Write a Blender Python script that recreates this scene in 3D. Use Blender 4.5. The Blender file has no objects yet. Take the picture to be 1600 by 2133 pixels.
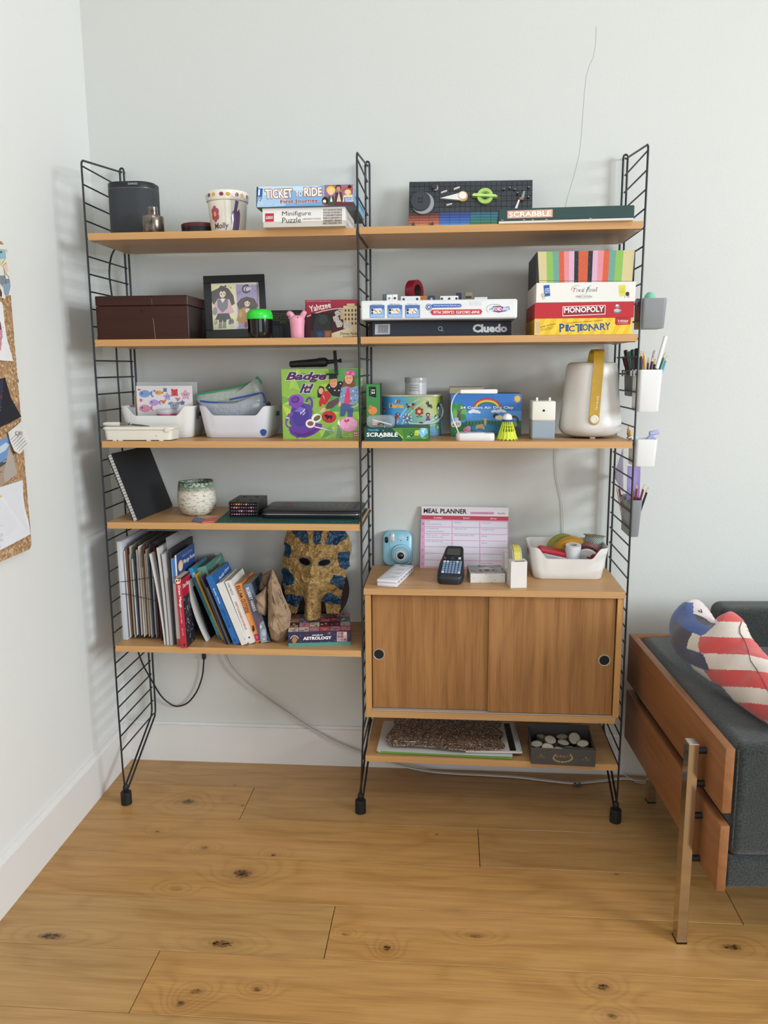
import bpy, bmesh, math, random
import numpy as np
from mathutils import Vector, Matrix, noise
random.seed(7)
scene = bpy.context.scene
COL = scene.collection
PI = math.pi

# ------------------------------------------------------------------ camera
FPX, IW, IH = 1695.4, 1600, 2133
CAMP = Vector((1.0584, -2.696, 1.4128))
YAW, PITCH, ROLL = -0.0809, -0.1751, -0.0068
def _axes():
    cy, sy = math.cos(YAW), math.sin(YAW); cp, sp = math.cos(PITCH), math.sin(PITCH)
    f = Vector((sy*cp, cy*cp, sp)); r = Vector((cy, -sy, 0)); u = r.cross(f)
    cr, sr = math.cos(ROLL), math.sin(ROLL)
    return cr*r + sr*u, -sr*r + cr*u, f
CR, CU, CF = _axes()
cam_data = bpy.data.cameras.new('camera')
cam_data.sensor_fit = 'HORIZONTAL'; cam_data.sensor_width = 36.0
cam_data.lens = FPX/IW*36.0
cam_data.clip_start = 0.05
cam = bpy.data.objects.new('camera', cam_data); COL.objects.link(cam)
m = Matrix.Identity(4)
for i in range(3):
    m[i][0] = CR[i]; m[i][1] = CU[i]; m[i][2] = -CF[i]; m[i][3] = CAMP[i]
cam.matrix_world = m
scene.camera = cam

# ------------------------------------------------------------------ light
scene.view_settings.view_transform = 'Standard'
scene.view_settings.look = 'None'
scene.view_settings.gamma = 1.0
scene.view_settings.use_curve_mapping = False
scene.view_settings.exposure = 0.42
world = bpy.data.worlds.new('daylight'); scene.world = world
world.use_nodes = True
bg = world.node_tree.nodes['Background']
bg.inputs[0].default_value = (0.93, 0.97, 1.0, 1); bg.inputs[1].default_value = 0.13
def area(name, loc, target, sx, sy, power, col=(1, 1, 1)):
    l = bpy.data.lights.new(name, 'AREA'); l.shape = 'RECTANGLE'; l.size = sx; l.size_y = sy
    l.energy = power; l.color = col
    o = bpy.data.objects.new(name, l); COL.objects.link(o); o.location = loc
    o.rotation_euler = (Vector(target) - Vector(loc)).to_track_quat('-Z', 'Y').to_euler()
    return o
# daylight of the tall window in the right-hand wall, plus fill added behind the camera
area('window_daylight', (6.9, -4.1, 2.35), (0.6, 0, 1.1), 2.0, 1.7, 250, (0.885, 0.985, 1.06))
area('rooflight_fill', (1.7, -2.75, 3.55), (1.6, -2.3, 0), 1.7, 1.1, 26, (0.88, 0.975, 1.06))  # unseen rooflight, set forward to lighten the front of the floor
area('frontal_fill', (1.9, -4.6, 1.3), (0.8, 0, 0.8), 2.2, 1.9, 25, (0.90, 0.98, 1.06))  # added lamp behind the camera, fills shelf fronts and lower wall

# ------------------------------------------------------------------ helpers
def ray(u, v): return CF + (u-IW/2)/FPX*CR - (v-IH/2)/FPX*CU
def P(u, v, y):
    d = ray(u, v); t = (y-CAMP.y)/d.y; return CAMP + t*d
def Z(u, v, z):
    d = ray(u, v); t = (z-CAMP.z)/d.z; return CAMP + t*d
def X(u, v, x):
    d = ray(u, v); t = (x-CAMP.x)/d.x; return CAMP + t*d
def crop(x0, y0, s): return lambda x, y: (x0+x/s, y0+y/s)
A1 = crop(160, 290, 5); A2 = crop(420, 350, 4.4444); A3 = crop(740, 300, 4.1026); A4 = crop(1020, 280, 4.4444)
A5 = crop(180, 520, 5.3333); A6 = crop(400, 560, 4.2105); A7 = crop(740, 560, 4.2105); A8 = crop(1080, 500, 4.7059)
B1 = crop(190, 730, 3.9024); B2 = crop(560, 720, 7.2727); B3 = crop(740, 760, 7.2727); B4 = crop(920, 720, 6.1538)
B5 = crop(1080, 700, 5); B6 = crop(190, 920, 5.5172); B7 = crop(380, 980, 4); B8 = crop(220, 1090, 6.1538)
C1 = crop(380, 1130, 6.6667); C2 = crop(520, 1090, 6.1538); C3 = crop(740, 1040, 4.7059); C4 = crop(860, 1040, 7.2727)
C5 = crop(1000, 1090, 5); C7 = crop(740, 1470, 2.7586); C8 = crop(1250, 680, 4.7407)
D1 = crop(0, 480, 5.3333); D2 = crop(0, 780, 5.079); D3 = crop(1280, 1220, 5)

def lin(h):
    h = h.lstrip('#'); c = [int(h[i:i+2], 16)/255 for i in (0, 2, 4)]
    return tuple(x/12.92 if x <= .04045 else ((x+.055)/1.055)**2.4 for x in c) + (1.0,)

class NT:
    """tiny node-graph helper"""
    def __init__(s, mat): s.t = mat.node_tree; s.L = s.t.links
    def n(s, kind, **kw):
        nd = s.t.nodes.new(kind)
        for k, v in kw.items(): setattr(nd, k, v)
        return nd
    def put(s, sock, v):
        if isinstance(v, bpy.types.NodeSocket): s.L.new(v, sock)
        else: sock.default_value = v
    def m(s, op, a, b=None, c=None):
        nd = s.n('ShaderNodeMath', operation=op); s.put(nd.inputs[0], a)
        if b is not None: s.put(nd.inputs[1], b)
        if c is not None: s.put(nd.inputs[2], c)
        return nd.outputs[0]
    def mix(s, f, a, b, mode='MIX'):
        nd = s.n('ShaderNodeMix', data_type='RGBA', blend_type=mode)
        s.put(nd.inputs[0], f); s.put(nd.inputs[6], a); s.put(nd.inputs[7], b); return nd.outputs[2]
    def noise(s, vec, scale, detail=3, rough=.5, out=0):
        nd = s.n('ShaderNodeTexNoise'); s.put(nd.inputs['Vector'], vec); nd.inputs['Scale'].default_value = scale
        nd.inputs['Detail'].default_value = detail; nd.inputs['Roughness'].default_value = rough; return nd.outputs[out]
    def ramp(s, f, lo, hi):
        nd = s.n('ShaderNodeMapRange'); s.put(nd.inputs[0], f); nd.inputs[1].default_value = lo; nd.inputs[2].default_value = hi
        return nd.outputs[0]
    def obj(s): return s.n('ShaderNodeTexCoord').outputs['Object']
    def xyz(s, v):
        nd = s.n('ShaderNodeSeparateXYZ'); s.put(nd.inputs[0], v); return nd.outputs
    def vec(s, x, y, z):
        nd = s.n('ShaderNodeCombineXYZ'); s.put(nd.inputs[0], x); s.put(nd.inputs[1], y); s.put(nd.inputs[2], z); return nd.outputs[0]
    def scale(s, v, sc):
        nd = s.n('ShaderNodeVectorMath', operation='MULTIPLY'); s.put(nd.inputs[0], v); nd.inputs[1].default_value = sc; return nd.outputs[0]
    def add(s, v, w):
        nd = s.n('ShaderNodeVectorMath', operation='ADD'); s.put(nd.inputs[0], v); s.put(nd.inputs[1], w); return nd.outputs[0]
    def bump(s, h, strength, dist, bsdf):
        nd = s.n('ShaderNodeBump'); s.put(nd.inputs['Height'], h); nd.inputs['Strength'].default_value = strength
        nd.inputs['Distance'].default_value = dist; s.L.new(nd.outputs[0], bsdf.inputs['Normal'])

MATS = {}
def new_mat(name):
    mt = bpy.data.materials.new(name); mt.use_nodes = True
    return mt, NT(mt), mt.node_tree.nodes['Principled BSDF']
def mat(hexcol, rough=.5, metal=0.0, spec=.5, var=None, bump=None, alpha=1.0, trans=0.0, coat=0.0, sss=0.0, name=None):
    """plain coloured procedural material: var = (scale, amount, hex2), bump = (scale, strength)"""
    key = (hexcol, rough, metal, spec, var, bump, alpha, trans, coat, sss)
    if key in MATS: return MATS[key]
    mt, t, b = new_mat(name or 'mat_'+hexcol)
    b.inputs['Base Color'].default_value = lin(hexcol)
    b.inputs['Roughness'].default_value = rough; b.inputs['Metallic'].default_value = metal
    b.inputs['Specular IOR Level'].default_value = spec
    b.inputs['Alpha'].default_value = alpha
    b.inputs['Transmission Weight'].default_value = trans
    b.inputs['Coat Weight'].default_value = coat
    if sss: b.inputs['Subsurface Weight'].default_value = sss; b.inputs['Subsurface Scale'].default_value = .02
    v = var or (7, .06, None)
    if not trans:
        o = t.obj(); f = t.ramp(t.noise(o, v[0], 4), .35, .7)
        c2 = lin(v[2]) if v[2] else tuple(x*(1-v[1]) for x in lin(hexcol)[:3]) + (1,)
        t.L.new(t.mix(t.m('MULTIPLY', f, 1.0 if not v[2] else v[1]), lin(hexcol), c2), b.inputs['Base Color'])
    if bump:
        t.bump(t.noise(t.obj(), bump[0], 5, .6), bump[1], .003, b)
    MATS[key] = mt
    return mt

def wood_mat(name, base, dark, axis=0, streak=1.0, rough=.42, knots=(), ring=14.0, per_object=False, cath=.5, light=None):
    """grain runs along local axis; knots = [(along, across, size_along, size_across, darkness)]"""
    mt, t, b = new_mat(name)
    o = t.obj(); xs = t.xyz(o)
    al = xs[axis]; ac = xs[1 if axis == 0 else 0]
    third = xs[2] if axis != 2 else xs[1]
    if per_object:
        rnd = t.n('ShaderNodeObjectInfo').outputs['Random']
        off = t.m('MULTIPLY', rnd, 37.0); al2 = t.m('ADD', al, off); ac2 = t.m('ADD', ac, t.m('MULTIPLY', rnd, 11.0))
    else: rnd = None; al2, ac2 = al, t.m('ADD', ac, third)
    g = t.m('MULTIPLY', ac2, ring)
    warp = t.noise(t.vec(t.m('MULTIPLY', al2, 1.1), t.m('MULTIPLY', ac2, 3.5), 0.0), 1.3, 2, .5)
    g = t.m('ADD', g, t.m('MULTIPLY', warp, 9.0*cath))
    kmask = None
    for (ka, kc, sa, sc, dk) in knots:
        dx = t.m('DIVIDE', t.m('SUBTRACT', al, ka), sa); dy = t.m('DIVIDE', t.m('SUBTRACT', ac, kc), sc)
        r2 = t.m('ADD', t.m('MULTIPLY', dx, dx), t.m('MULTIPLY', dy, dy))
        wide = t.m('POWER', 2.718, t.m('MULTIPLY', r2, -.13))
        g = t.m('ADD', g, t.m('MULTIPLY', wide, 3.2))
        jag = t.noise(o, 130, 2)
        k = t.m('MULTIPLY', t.ramp(t.m('ADD', r2, t.m('MULTIPLY', jag, 1.2)), 1.5, .75), dk)
        halo = t.m('MULTIPLY', t.m('POWER', 2.718, t.m('MULTIPLY', r2, -.45)), .30*dk)
        k = t.m('MAXIMUM', k, halo)
        kmask = k if kmask is None else t.m('MAXIMUM', kmask, k)
    s = t.m('SINE', t.m('MULTIPLY', g, 6.283))
    s = t.m('POWER', t.ramp(s, -1, 1), 3.0)
    fine = t.noise(t.vec(t.m('MULTIPLY', al2, 7.0), t.m('MULTIPLY', ac2, 260.0), t.m('MULTIPLY', third, 260.0)), 1.0, 3, .6)
    mid = t.noise(t.vec(t.m('MULTIPLY', al2, 1.5), t.m('MULTIPLY', ac2, 38.0), t.m('MULTIPLY', third, 38.0)), 1.0, 3, .55)
    lines = t.m('ADD', t.m('MULTIPLY', s, .32*cath), t.m('ADD', t.m('MULTIPLY', t.ramp(fine, .42, .75), .45), t.m('MULTIPLY', t.ramp(mid, .35, .7), .55)))
    lines = t.m('MULTIPLY', lines, streak)
    c = t.mix(lines, lin(base), lin(dark))
    if light:
        c = t.mix(t.m('MULTIPLY', t.ramp(t.noise(t.vec(t.m('MULTIPLY', al2, 1.5), t.m('MULTIPLY', ac2, 9.0), 0.0), 1.0, 2), .45, .75), .5), c, lin(light))
    if rnd is not None:
        hs = t.n('ShaderNodeHueSaturation'); t.L.new(c, hs.inputs['Color'])
        t.put(hs.inputs['Value'], t.ramp(t.m('FRACT', t.m('MULTIPLY', rnd, 7.31)), -.9, 2.0) if False else t.m('ADD', .9, t.m('MULTIPLY', t.m('FRACT', t.m('MULTIPLY', rnd, 7.31)), .2)))
        t.put(hs.inputs['Hue'], t.m('ADD', .494, t.m('MULTIPLY', t.m('FRACT', t.m('MULTIPLY', rnd, 3.77)), .012)))
        c = hs.outputs[0]
    if kmask is not None:
        c = t.mix(t.m('MULTIPLY', kmask, .8), c, lin('5a3c20'))
        crk_ = t.noise(t.vec(t.m('MULTIPLY', al, 60.0), t.m('MULTIPLY', ac, 160.0), 0.0), 1.0, 2, .5)
        c = t.mix(t.m('MULTIPLY', t.ramp(crk_, .50, .56), t.m('POWER', kmask, 2.0)), c, lin('1c120a'))
    t.L.new(c, b.inputs['Base Color'])
    b.inputs['Roughness'].default_value = rough; b.inputs['Specular IOR Level'].default_value = .4
    t.bump(t.m('ADD', fine, t.m('MULTIPLY', s, .2)), .12, .001, b)
    return mt

class MB:
    """mesh builder: gathers shapes, then links them as ONE mesh object"""
    def __init__(s): s.bm = bmesh.new(); s.mi = 0; s.any = []
    def _tag(s, geom):
        for f in geom:
            f.material_index = s.mi
    def box(s, x0, x1, y0, y1, z0, z1, bev=0.0, seg=1, M=None):
        r = bmesh.ops.create_cube(s.bm, size=1.0); vs = r['verts']
        mt = Matrix.Translation(((x0+x1)/2, (y0+y1)/2, (z0+z1)/2)) @ Matrix.Diagonal((abs(x1-x0), abs(y1-y0), abs(z1-z0), 1))
        bmesh.ops.transform(s.bm, matrix=mt, verts=vs)
        fs = list({f for v in vs for f in v.link_faces})
        if bev > 0:
            es = list({e for v in vs for e in v.link_edges})
            rb = bmesh.ops.bevel(s.bm, geom=es, offset=bev, segments=seg, affect='EDGES', profile=.5, clamp_overlap=True)
            vs = list({v for f in rb['faces'] for v in f.verts} | {v for v in vs if v.is_valid})
            fs = list({f for v in vs for f in v.link_faces})
        s._tag(fs)
        if M is not None: bmesh.ops.transform(s.bm, matrix=M, verts=vs)
        return s
    def loft(s, rings, cap0=True, cap1=True, M=None, closed=True):
        R = [[s.bm.verts.new((M @ Vector(p)) if M is not None else p) for p in r] for r in rings]
        fs = []
        n = len(R[0])
        for a, b in zip(R, R[1:]):
            for i in range(n if closed else n-1):
                j = (i+1) % n
                try: fs.append(s.bm.faces.new((a[i], a[j], b[j], b[i])))
                except ValueError: pass
        if cap0: fs.append(s.bm.faces.new(list(reversed(R[0]))))
        if cap1: fs.append(s.bm.faces.new(R[-1]))
        s._tag(fs); return s
    def lathe(s, prof, seg=32, M=None, cap0=True, cap1=True):
        rings = [[(r*math.cos(2*PI*k/seg), r*math.sin(2*PI*k/seg), z) for k in range(seg)] for r, z in prof]
        return s.loft(rings, cap0, cap1, M)
    def tube(s, pts, r, seg=8, cap=True, M=None):
        pts = [Vector(p) for p in pts]; rings = []; up = None
        for i, p in enumerate(pts):
            d = (pts[min(i+1, len(pts)-1)] - pts[max(i-1, 0)]).normalized()
            if up is None: up = d.orthogonal().normalized()
            up = (up - d*up.dot(d)).normalized(); w = d.cross(up)
            rr = r[i] if isinstance(r, (list, tuple)) else r
            rings.append([p + rr*(math.cos(2*PI*k/seg)*up + math.sin(2*PI*k/seg)*w) for k in range(seg)])
        return s.loft(rings, cap, cap, M)
    def prism(s, poly, z0, z1, M=None):
        a = [(x, y, z0) for x, y in poly]; b = [(x, y, z1) for x, y in poly]
        return s.loft([a, b], True, True, M)
    def mesh(s, verts, faces, M=None):
        V = [s.bm.verts.new((M @ Vector(v)) if M is not None else v) for v in verts]; fs = []
        for f in faces:
            try: fs.append(s.bm.faces.new([V[i] for i in f]))
            except ValueError: pass
        s._tag(fs); return s
    def build(s, name, mats, parent=None, smooth=True, angle=.7, M=None):
        bmesh.ops.recalc_face_normals(s.bm, faces=s.bm.faces[:])
        me = bpy.data.meshes.new(name); s.bm.to_mesh(me); s.bm.free()
        if M is not None: me.transform(M)
        for mm in (mats if isinstance(mats, (list, tuple)) else [mats]): me.materials.append(mm)
        if smooth:
            me.shade_smooth(); me.set_sharp_from_angle(angle=angle)
        o = bpy.data.objects.new(name, me); COL.objects.link(o)
        if parent: o.parent = parent
        return o

def tag(o, label=None, cat=None, group=None, kind=None):
    if label: o['label'] = label
    if cat: o['category'] = cat
    if group: o['group'] = group
    if kind: o['kind'] = kind
    return o
def thing(name, label, cat, loc=(0, 0, 0), rz=0.0, group=None, rot=None):
    o = bpy.data.objects.new(name, None); COL.objects.link(o); o.empty_display_size = .02
    o.location = loc; o.rotation_euler = rot if rot else (0, 0, rz)
    return tag(o, label, cat, group)
def plabel(o, label): o['label'] = label; return o
def rr(w, d, r, n=5, z=0.0, cx=0.0, cy=0.0, side=1):
    """rounded rectangle ring, counter-clockwise from the front right corner"""
    r = min(r, w/2-1e-5, d/2-1e-5); pts = []
    for (sx, sy, a0) in ((1, -1, -PI/2), (1, 1, 0), (-1, 1, PI/2), (-1, -1, PI)):
        for k in range(n+1):
            a = a0 + (PI/2)*k/n
            pts.append((cx+sx*(w/2-r)+r*math.cos(a), cy+sy*(d/2-r)+r*math.sin(a), z))
    return pts
def dense(ring, step):
    out = []
    for a, b in zip(ring, ring[1:]+ring[:1]):
        a, b = Vector(a), Vector(b); k = max(1, int((b-a).length/step))
        for i in range(k): out.append(tuple(a.lerp(b, i/k)))
    return out
def smooth_path(pts, n=8):
    pts = [Vector(p) for p in pts]; out = []
    Q = [2*pts[0]-pts[1]] + pts + [2*pts[-1]-pts[-2]]
    for i in range(1, len(Q)-2):
        for k in range(n):
            t = k/n; a, b, c, d = Q[i-1], Q[i], Q[i+1], Q[i+2]
            out.append(.5*((2*b)+(c-a)*t+(2*a-5*b+4*c-d)*t*t+(3*b-a-3*c+d)*t**3))
    out.append(pts[-1]); return out

# flat print (lettering, pictures) laid on a face as thin coloured shapes ------------
def ink_mat():
    mt, t, b = new_mat('printed_ink')
    a = t.n('ShaderNodeAttribute', attribute_name='ink'); t.L.new(a.outputs['Color'], b.inputs['Base Color'])
    b.inputs['Roughness'].default_value = .45; b.inputs['Specular IOR Level'].default_value = .35
    return mt
INK = ink_mat()
_glyph = {}
def text_shape(s, bold=0.0, shear=0.0, spacing=1.0, flat=False):
    key = (s, bold, shear, spacing)
    if key in _glyph: return _glyph[key]
    cu = bpy.data.curves.new('lettering', 'FONT'); cu.body = s; cu.size = 1.0; cu.resolution_u = 2
    cu.offset = bold; cu.shear = shear; cu.space_character = spacing; cu.fill_mode = 'FRONT'
    o = bpy.data.objects.new('lettering', cu)
    me = bpy.data.meshes.new_from_object(o)
    V = np.array([v.co[:2] for v in me.vertices]).reshape(-1, 2); F = [tuple(p.vertices) for p in me.polygons]
    bpy.data.objects.remove(o); bpy.data.curves.remove(cu); bpy.data.meshes.remove(me)
    if len(V):
        lo, hi = V.min(0), V.max(0); V = (V-lo)/np.maximum(hi-lo, 1e-6)
        asp = (hi-lo)[0]/max((hi-lo)[1], 1e-6)
    else: asp = 1
    _glyph[key] = (V, F, asp); return _glyph[key]
def homog(q):
    """maps the picture quad q = [bl, br, tr, tl] to the unit square"""
    A = []; B = []
    for (x, y), (u, v) in zip(q, ((0, 0), (1, 0), (1, 1), (0, 1))):
        A.append([x, y, 1, 0, 0, 0, -u*x, -u*y]); B.append(u)
        A.append([0, 0, 0, x, y, 1, -v*x, -v*y]); B.append(v)
    h = np.linalg.solve(np.array(A, float), np.array(B, float)); return np.append(h, 1).reshape(3, 3)
class Art:
    """O = face corner (bottom left), U / V = full edge vectors; quad gives the drawing coordinates of the face"""
    def __init__(s, O, U, V, quad=None, lift=.0004, step=.000008, N=None):
        s.O, s.U, s.V = Vector(O), Vector(U), Vector(V); s.N = Vector(N) if N else s.U.cross(s.V).normalized()
        s.H = homog(quad) if quad else np.eye(3); s.h = lift; s.step = step; s.verts = []; s.faces = []; s.cols = []; s.cl = True
    def _pt(s, x, y):
        p = s.H @ np.array([x, y, 1.0]); u, v = float(p[0]/p[2]), float(p[1]/p[2])
        if s.cl: u = min(1, max(0, u)); v = min(1, max(0, v))
        return s.O + u*s.U + v*s.V + s.h*s.N
    def shape(s, pts, faces, col):
        b = len(s.verts); s.verts += [s._pt(*p) for p in pts]
        for f in faces: s.faces.append(tuple(b+i for i in f)); s.cols.append(lin(col))
        s.h += s.step; return s
    def poly(s, pts, col): return s.shape(pts, [tuple(range(len(pts)))], col)
    def rect(s, x0, y0, x1, y1, col): return s.poly([(x0, y0), (x1, y0), (x1, y1), (x0, y1)], col)
    def ell(s, cx, cy, rx, ry, col, n=18, rot=0):
        c, q = math.cos(rot), math.sin(rot)
        return s.poly([(cx+rx*math.cos(a)*c-ry*math.sin(a)*q, cy+rx*math.cos(a)*q+ry*math.sin(a)*c) for a in (2*PI*k/n for k in range(n))], col)
    def ring(s, cx, cy, r0x, r0y, t, col, a0=0, a1=2*PI, n=24):
        P_ = []; F_ = []
        for k in range(n+1):
            a = a0+(a1-a0)*k/n
            P_ += [(cx+r0x*math.cos(a), cy+r0y*math.sin(a)), (cx+(r0x-t)*math.cos(a), cy+(r0y-t)*math.sin(a))]
        F_ = [(2*k, 2*k+2, 2*k+3, 2*k+1) for k in range(n)]
        return s.shape(P_, F_, col)
    def line(s, pts, w, col):
        P_ = []; F_ = []
        for (a, b) in zip(pts, pts[1:]):
            dx, dy = b[0]-a[0], b[1]-a[1]; L = math.hypot(dx, dy) or 1; nx, ny = -dy/L*w/2, dx/L*w/2; k = len(P_)
            P_ += [(a[0]+nx, a[1]+ny), (b[0]+nx, b[1]+ny), (b[0]-nx, b[1]-ny), (a[0]-nx, a[1]-ny)]; F_.append((k, k+1, k+2, k+3))
        return s.shape(P_, F_, col)
    def text(s, txt, bl, br, tl, col, bold=.012, outline=None, shear=0.0, spacing=1.0):
        """text fills the parallelogram given by its bottom-left, bottom-right and top-left corners"""
        bl, br, tl = np.array(bl, float), np.array(br, float), np.array(tl, float)
        def put(b, c, g=0.0):
            V, F, asp = text_shape(txt, b, shear, spacing)
            if not len(V): return
            hh = np.linalg.norm(tl-bl); e = g*hh
            x = (br-bl)/np.linalg.norm(br-bl); y = (tl-bl)/hh
            o = bl-e*x-e*y; U_ = (br-bl)+2*e*x; V_ = (tl-bl)+2*e*y
            s.shape([tuple(o+p[0]*U_+p[1]*V_) for p in V], F, c)
        if outline:
            for w_, c_ in outline: put(bold+w_, c_, w_*1.3)
        put(bold, col); return s
    def words(s, txt, x0, y0, x1, y1, col, **k):
        """axis-aligned in drawing coordinates whose y runs downwards: box x0..x1, top y0, bottom y1"""
        return s.text(txt, (x0, y1), (x1, y1), (x0, y0), col, **k)
    def build(s, name, parent, material=None, arr=None):
        me = bpy.data.meshes.new(name); me.from_pydata([tuple(v) for v in s.verts], [], s.faces)
        at = me.color_attributes.new('ink', 'FLOAT_COLOR', 'CORNER')
        buf = []
        for f, c in zip(s.faces, s.cols): buf += list(c)*len(f)
        at.data.foreach_set('color', buf)
        me.materials.append(material or INK)
        o = bpy.data.objects.new(name, me); COL.objects.link(o); o.parent = parent; return o

def box_frame(bl, br, z=None, y=None, yr=None):
    """world base-left, base-right of a front face from two picture points; on plane z, or at depth y"""
    if z is not None: a, b = Z(*bl, z), Z(*br, z)
    else: a, b = P(*bl, y), P(*br, y if yr is None else yr)
    w = math.hypot(b.x-a.x, b.y-a.y); rz = math.atan2(b.y-a.y, b.x-a.x)
    return a, w, rz
# ------------------------------------------------------------------ room shell
def wall_material(name, base):
    mt, t, b = new_mat(name); o = t.obj()
    f = t.ramp(t.noise(o, 1.1, 4, .6), .3, .75)
    c = t.mix(t.m('MULTIPLY', f, .5), lin(base), tuple(x*.95 for x in lin(base)[:3])+(1,))
    t.L.new(c, b.inputs['Base Color']); b.inputs['Roughness'].default_value = .62; b.inputs['Specular IOR Level'].default_value = .25
    t.bump(t.m('ADD', t.noise(o, 90, 3), t.m('MULTIPLY', t.noise(o, 6, 3), 1.5)), .09, .004, b)
    return mt
WALL = wall_material('painted_wall', 'd3d4cf')
WALL2 = wall_material('painted_side_wall', 'dededa')
SKIRT = mat('dfdcd8', .4, var=(3, .05, None))
WB, WL, BBY, BBX = .030, -.116, .0135, -.100
def struct(name, o): return tag(o, kind='structure')
def slab(name, x0, x1, y0, y1, z0, z1, m):
    b = MB(); b.box(x0, x1, y0, y1, z0, z1); return tag(b.build(name, m, smooth=False), kind='structure')
wall_back = slab('wall_back', WL-.1, 7.2, WB, WB+.1, -.02, 3.6, WALL)
slab('wall_left', WL-.1, WL, -6.0, WB, -.02, 3.6, WALL2)
slab('ceiling', WL-.1, 7.2, -6.0, WB+.1, 3.6, 3.7, mat('dcdcd8', .7))
# right-hand wall with the window opening the daylight comes through
b = MB()
for q in ((-6.0, -5.25, 0, 3.6), (-2.95, WB, 0, 3.6), (-5.25, -2.95, 0, 1.4), (-5.25, -2.95, 3.3, 3.6)):
    b.box(7.0, 7.1, q[0], q[1], q[2], q[3])
tag(b.build('wall_right', WALL2, smooth=False), kind='structure')
def baseboard(name, along_x):
    b = MB()
    if along_x: prof = [(0, 0), (0, .139), (.005, .1395), (.0115, .147), (.0165, .147), (.0165, 0)]
    else: prof = [(0, 0), (0, .136), (.003, .137), (.009, .150), (.016, .153), (.016, 0)]
    if along_x: rings = [[(x, BBY+d, z) for d, z in prof] for x in (BBX-.016, 7.0)]
    else: rings = [[(BBX-d, y, z) for d, z in prof] for y in (BBY+.016, -6.0)]
    b.loft(rings); return tag(b.build(name, SKIRT, angle=.3), kind='structure')
baseboard('baseboard_back', True); baseboard('baseboard_left', False)
# fine crack running down the plaster above the shelves
def strip(pts, w, y, name, m, parent):
    b = MB(); V = []; F = []
    for p, (u, v) in enumerate(pts):
        q = P(u, v, y); V += [(q.x-w/2, y-.0003, q.z), (q.x+w/2, y-.0003, q.z)]
        if p: F.append((2*p-2, 2*p-1, 2*p+1, 2*p))
    b.mesh(V, F); return b.build(name, m, parent, smooth=False)
crk = [(1242, 55), (1241, 90), (1236, 120), (1228, 135), (1221, 160), (1217, 200), (1214, 240), (1211, 285), (1207, 320), (1200, 350), (1194, 372), (1188, 392), (1182, 412), (1177, 435)]
strip(crk, .0012, WB, 'plaster_crack', mat('a3a39f', .8), wall_back)

# ------------------------------------------------------------------ floor planks
KN = [((505, 1820), .034, .026, 1), ((107, 1950), .045, .016, 1), ((462, 1966), .04, .017, 1), ((392, 1670), .028, .02, .9),
      ((570, 1781), .012, .008, 1), ((425, 1766), .014, .010, .8), ((328, 1732), .009, .007, .7), ((410, 2065), .018, .011, .8), ((375, 2091), .014, .013, .8),
      ((535, 2061), .014, .010, .7), ((720, 1946), .012, .008, .6), ((806, 1975), .012, .014, 1), ((992, 1950), .022, .010, .7), ((1257, 2056), .018, .013, 1),
      ((1275, 2117), .016, .012, .8), ((1526, 1973), .030, .013, 1), ((1285, 1821), .010, .006, .7), ((367, 1852), .02, .012, .35), ((490, 1635), .008, .006, .6),
      ((505, 1678), .006, .005, .9), ((910, 1738), .005, .004, .8)]
KNW = [(Z(u, v, 0), a, c, d) for (u, v), a, c, d in KN]
rows = [BBY+.016, -.160, -.358, -.556, -.757, -.955, -1.154, -1.352, -1.55, -1.75, -1.95, -2.15, -2.4, -2.65, -2.9, -3.2, -3.6, -4.0, -4.5, -5.0, -6.0]
butts = {0: [2.05], 1: [.400, 2.3], 2: [1.155, 3.05], 3: [1.82], 4: [.763, 2.66], 5: [.354, 2.25], 6: [1.5], 7: [.8, 2.7]}
subfloor = slab('floor', WL-.1, 7.1, -6.0, WB+.05, -.04, -.0125, mat('2a1e14', .9))
PL = [('ba915b', '8c6235'), ('bd955d', '8e6538'), ('bd8a50', '8c5c2d'), ('be975e', '916936'), ('c29357', '8e6232'), ('ba8e55', '886031'), ('c0965a', '8e6634')]
pn = 0
for r in range(len(rows)-1):
    xs = [BBX-.012] + butts.get(r, [.5+.37*(r % 4), 2.4+.3*(r % 3)]) + [4.2, 7.0]
    for x0, x1 in zip(xs, xs[1:]):
        y1, y0 = rows[r], rows[r+1]; cx, cy = (x0+x1)/2, (y0+y1)/2
        kk = [(p.x-cx, p.y-cy, a, c, d) for p, a, c, d in KNW if x0 < p.x < x1 and y0 < p.y < y1][:6]
        base, dark = PL[(r*2+pn*3) % len(PL)]
        mt = wood_mat('oak_plank_%d' % pn, base, dark, 0, .85, .34, kk, 7.5+pn % 3*1.5, False, .78, 'c0945f')
        # every plank has its own stretch of grain
        nt = mt.node_tree; tc = [n for n in nt.nodes if n.type == 'TEX_COORD'][0]
        b = MB(); b.box(x0-cx+.0010, x1-cx-.0010, y0-cy+.0008, y1-cy-.0008, -.014, 0, .0007)
        o = b.build('plank', mt, subfloor, smooth=False); o.location = (cx, cy, 0); pn += 1

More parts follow.
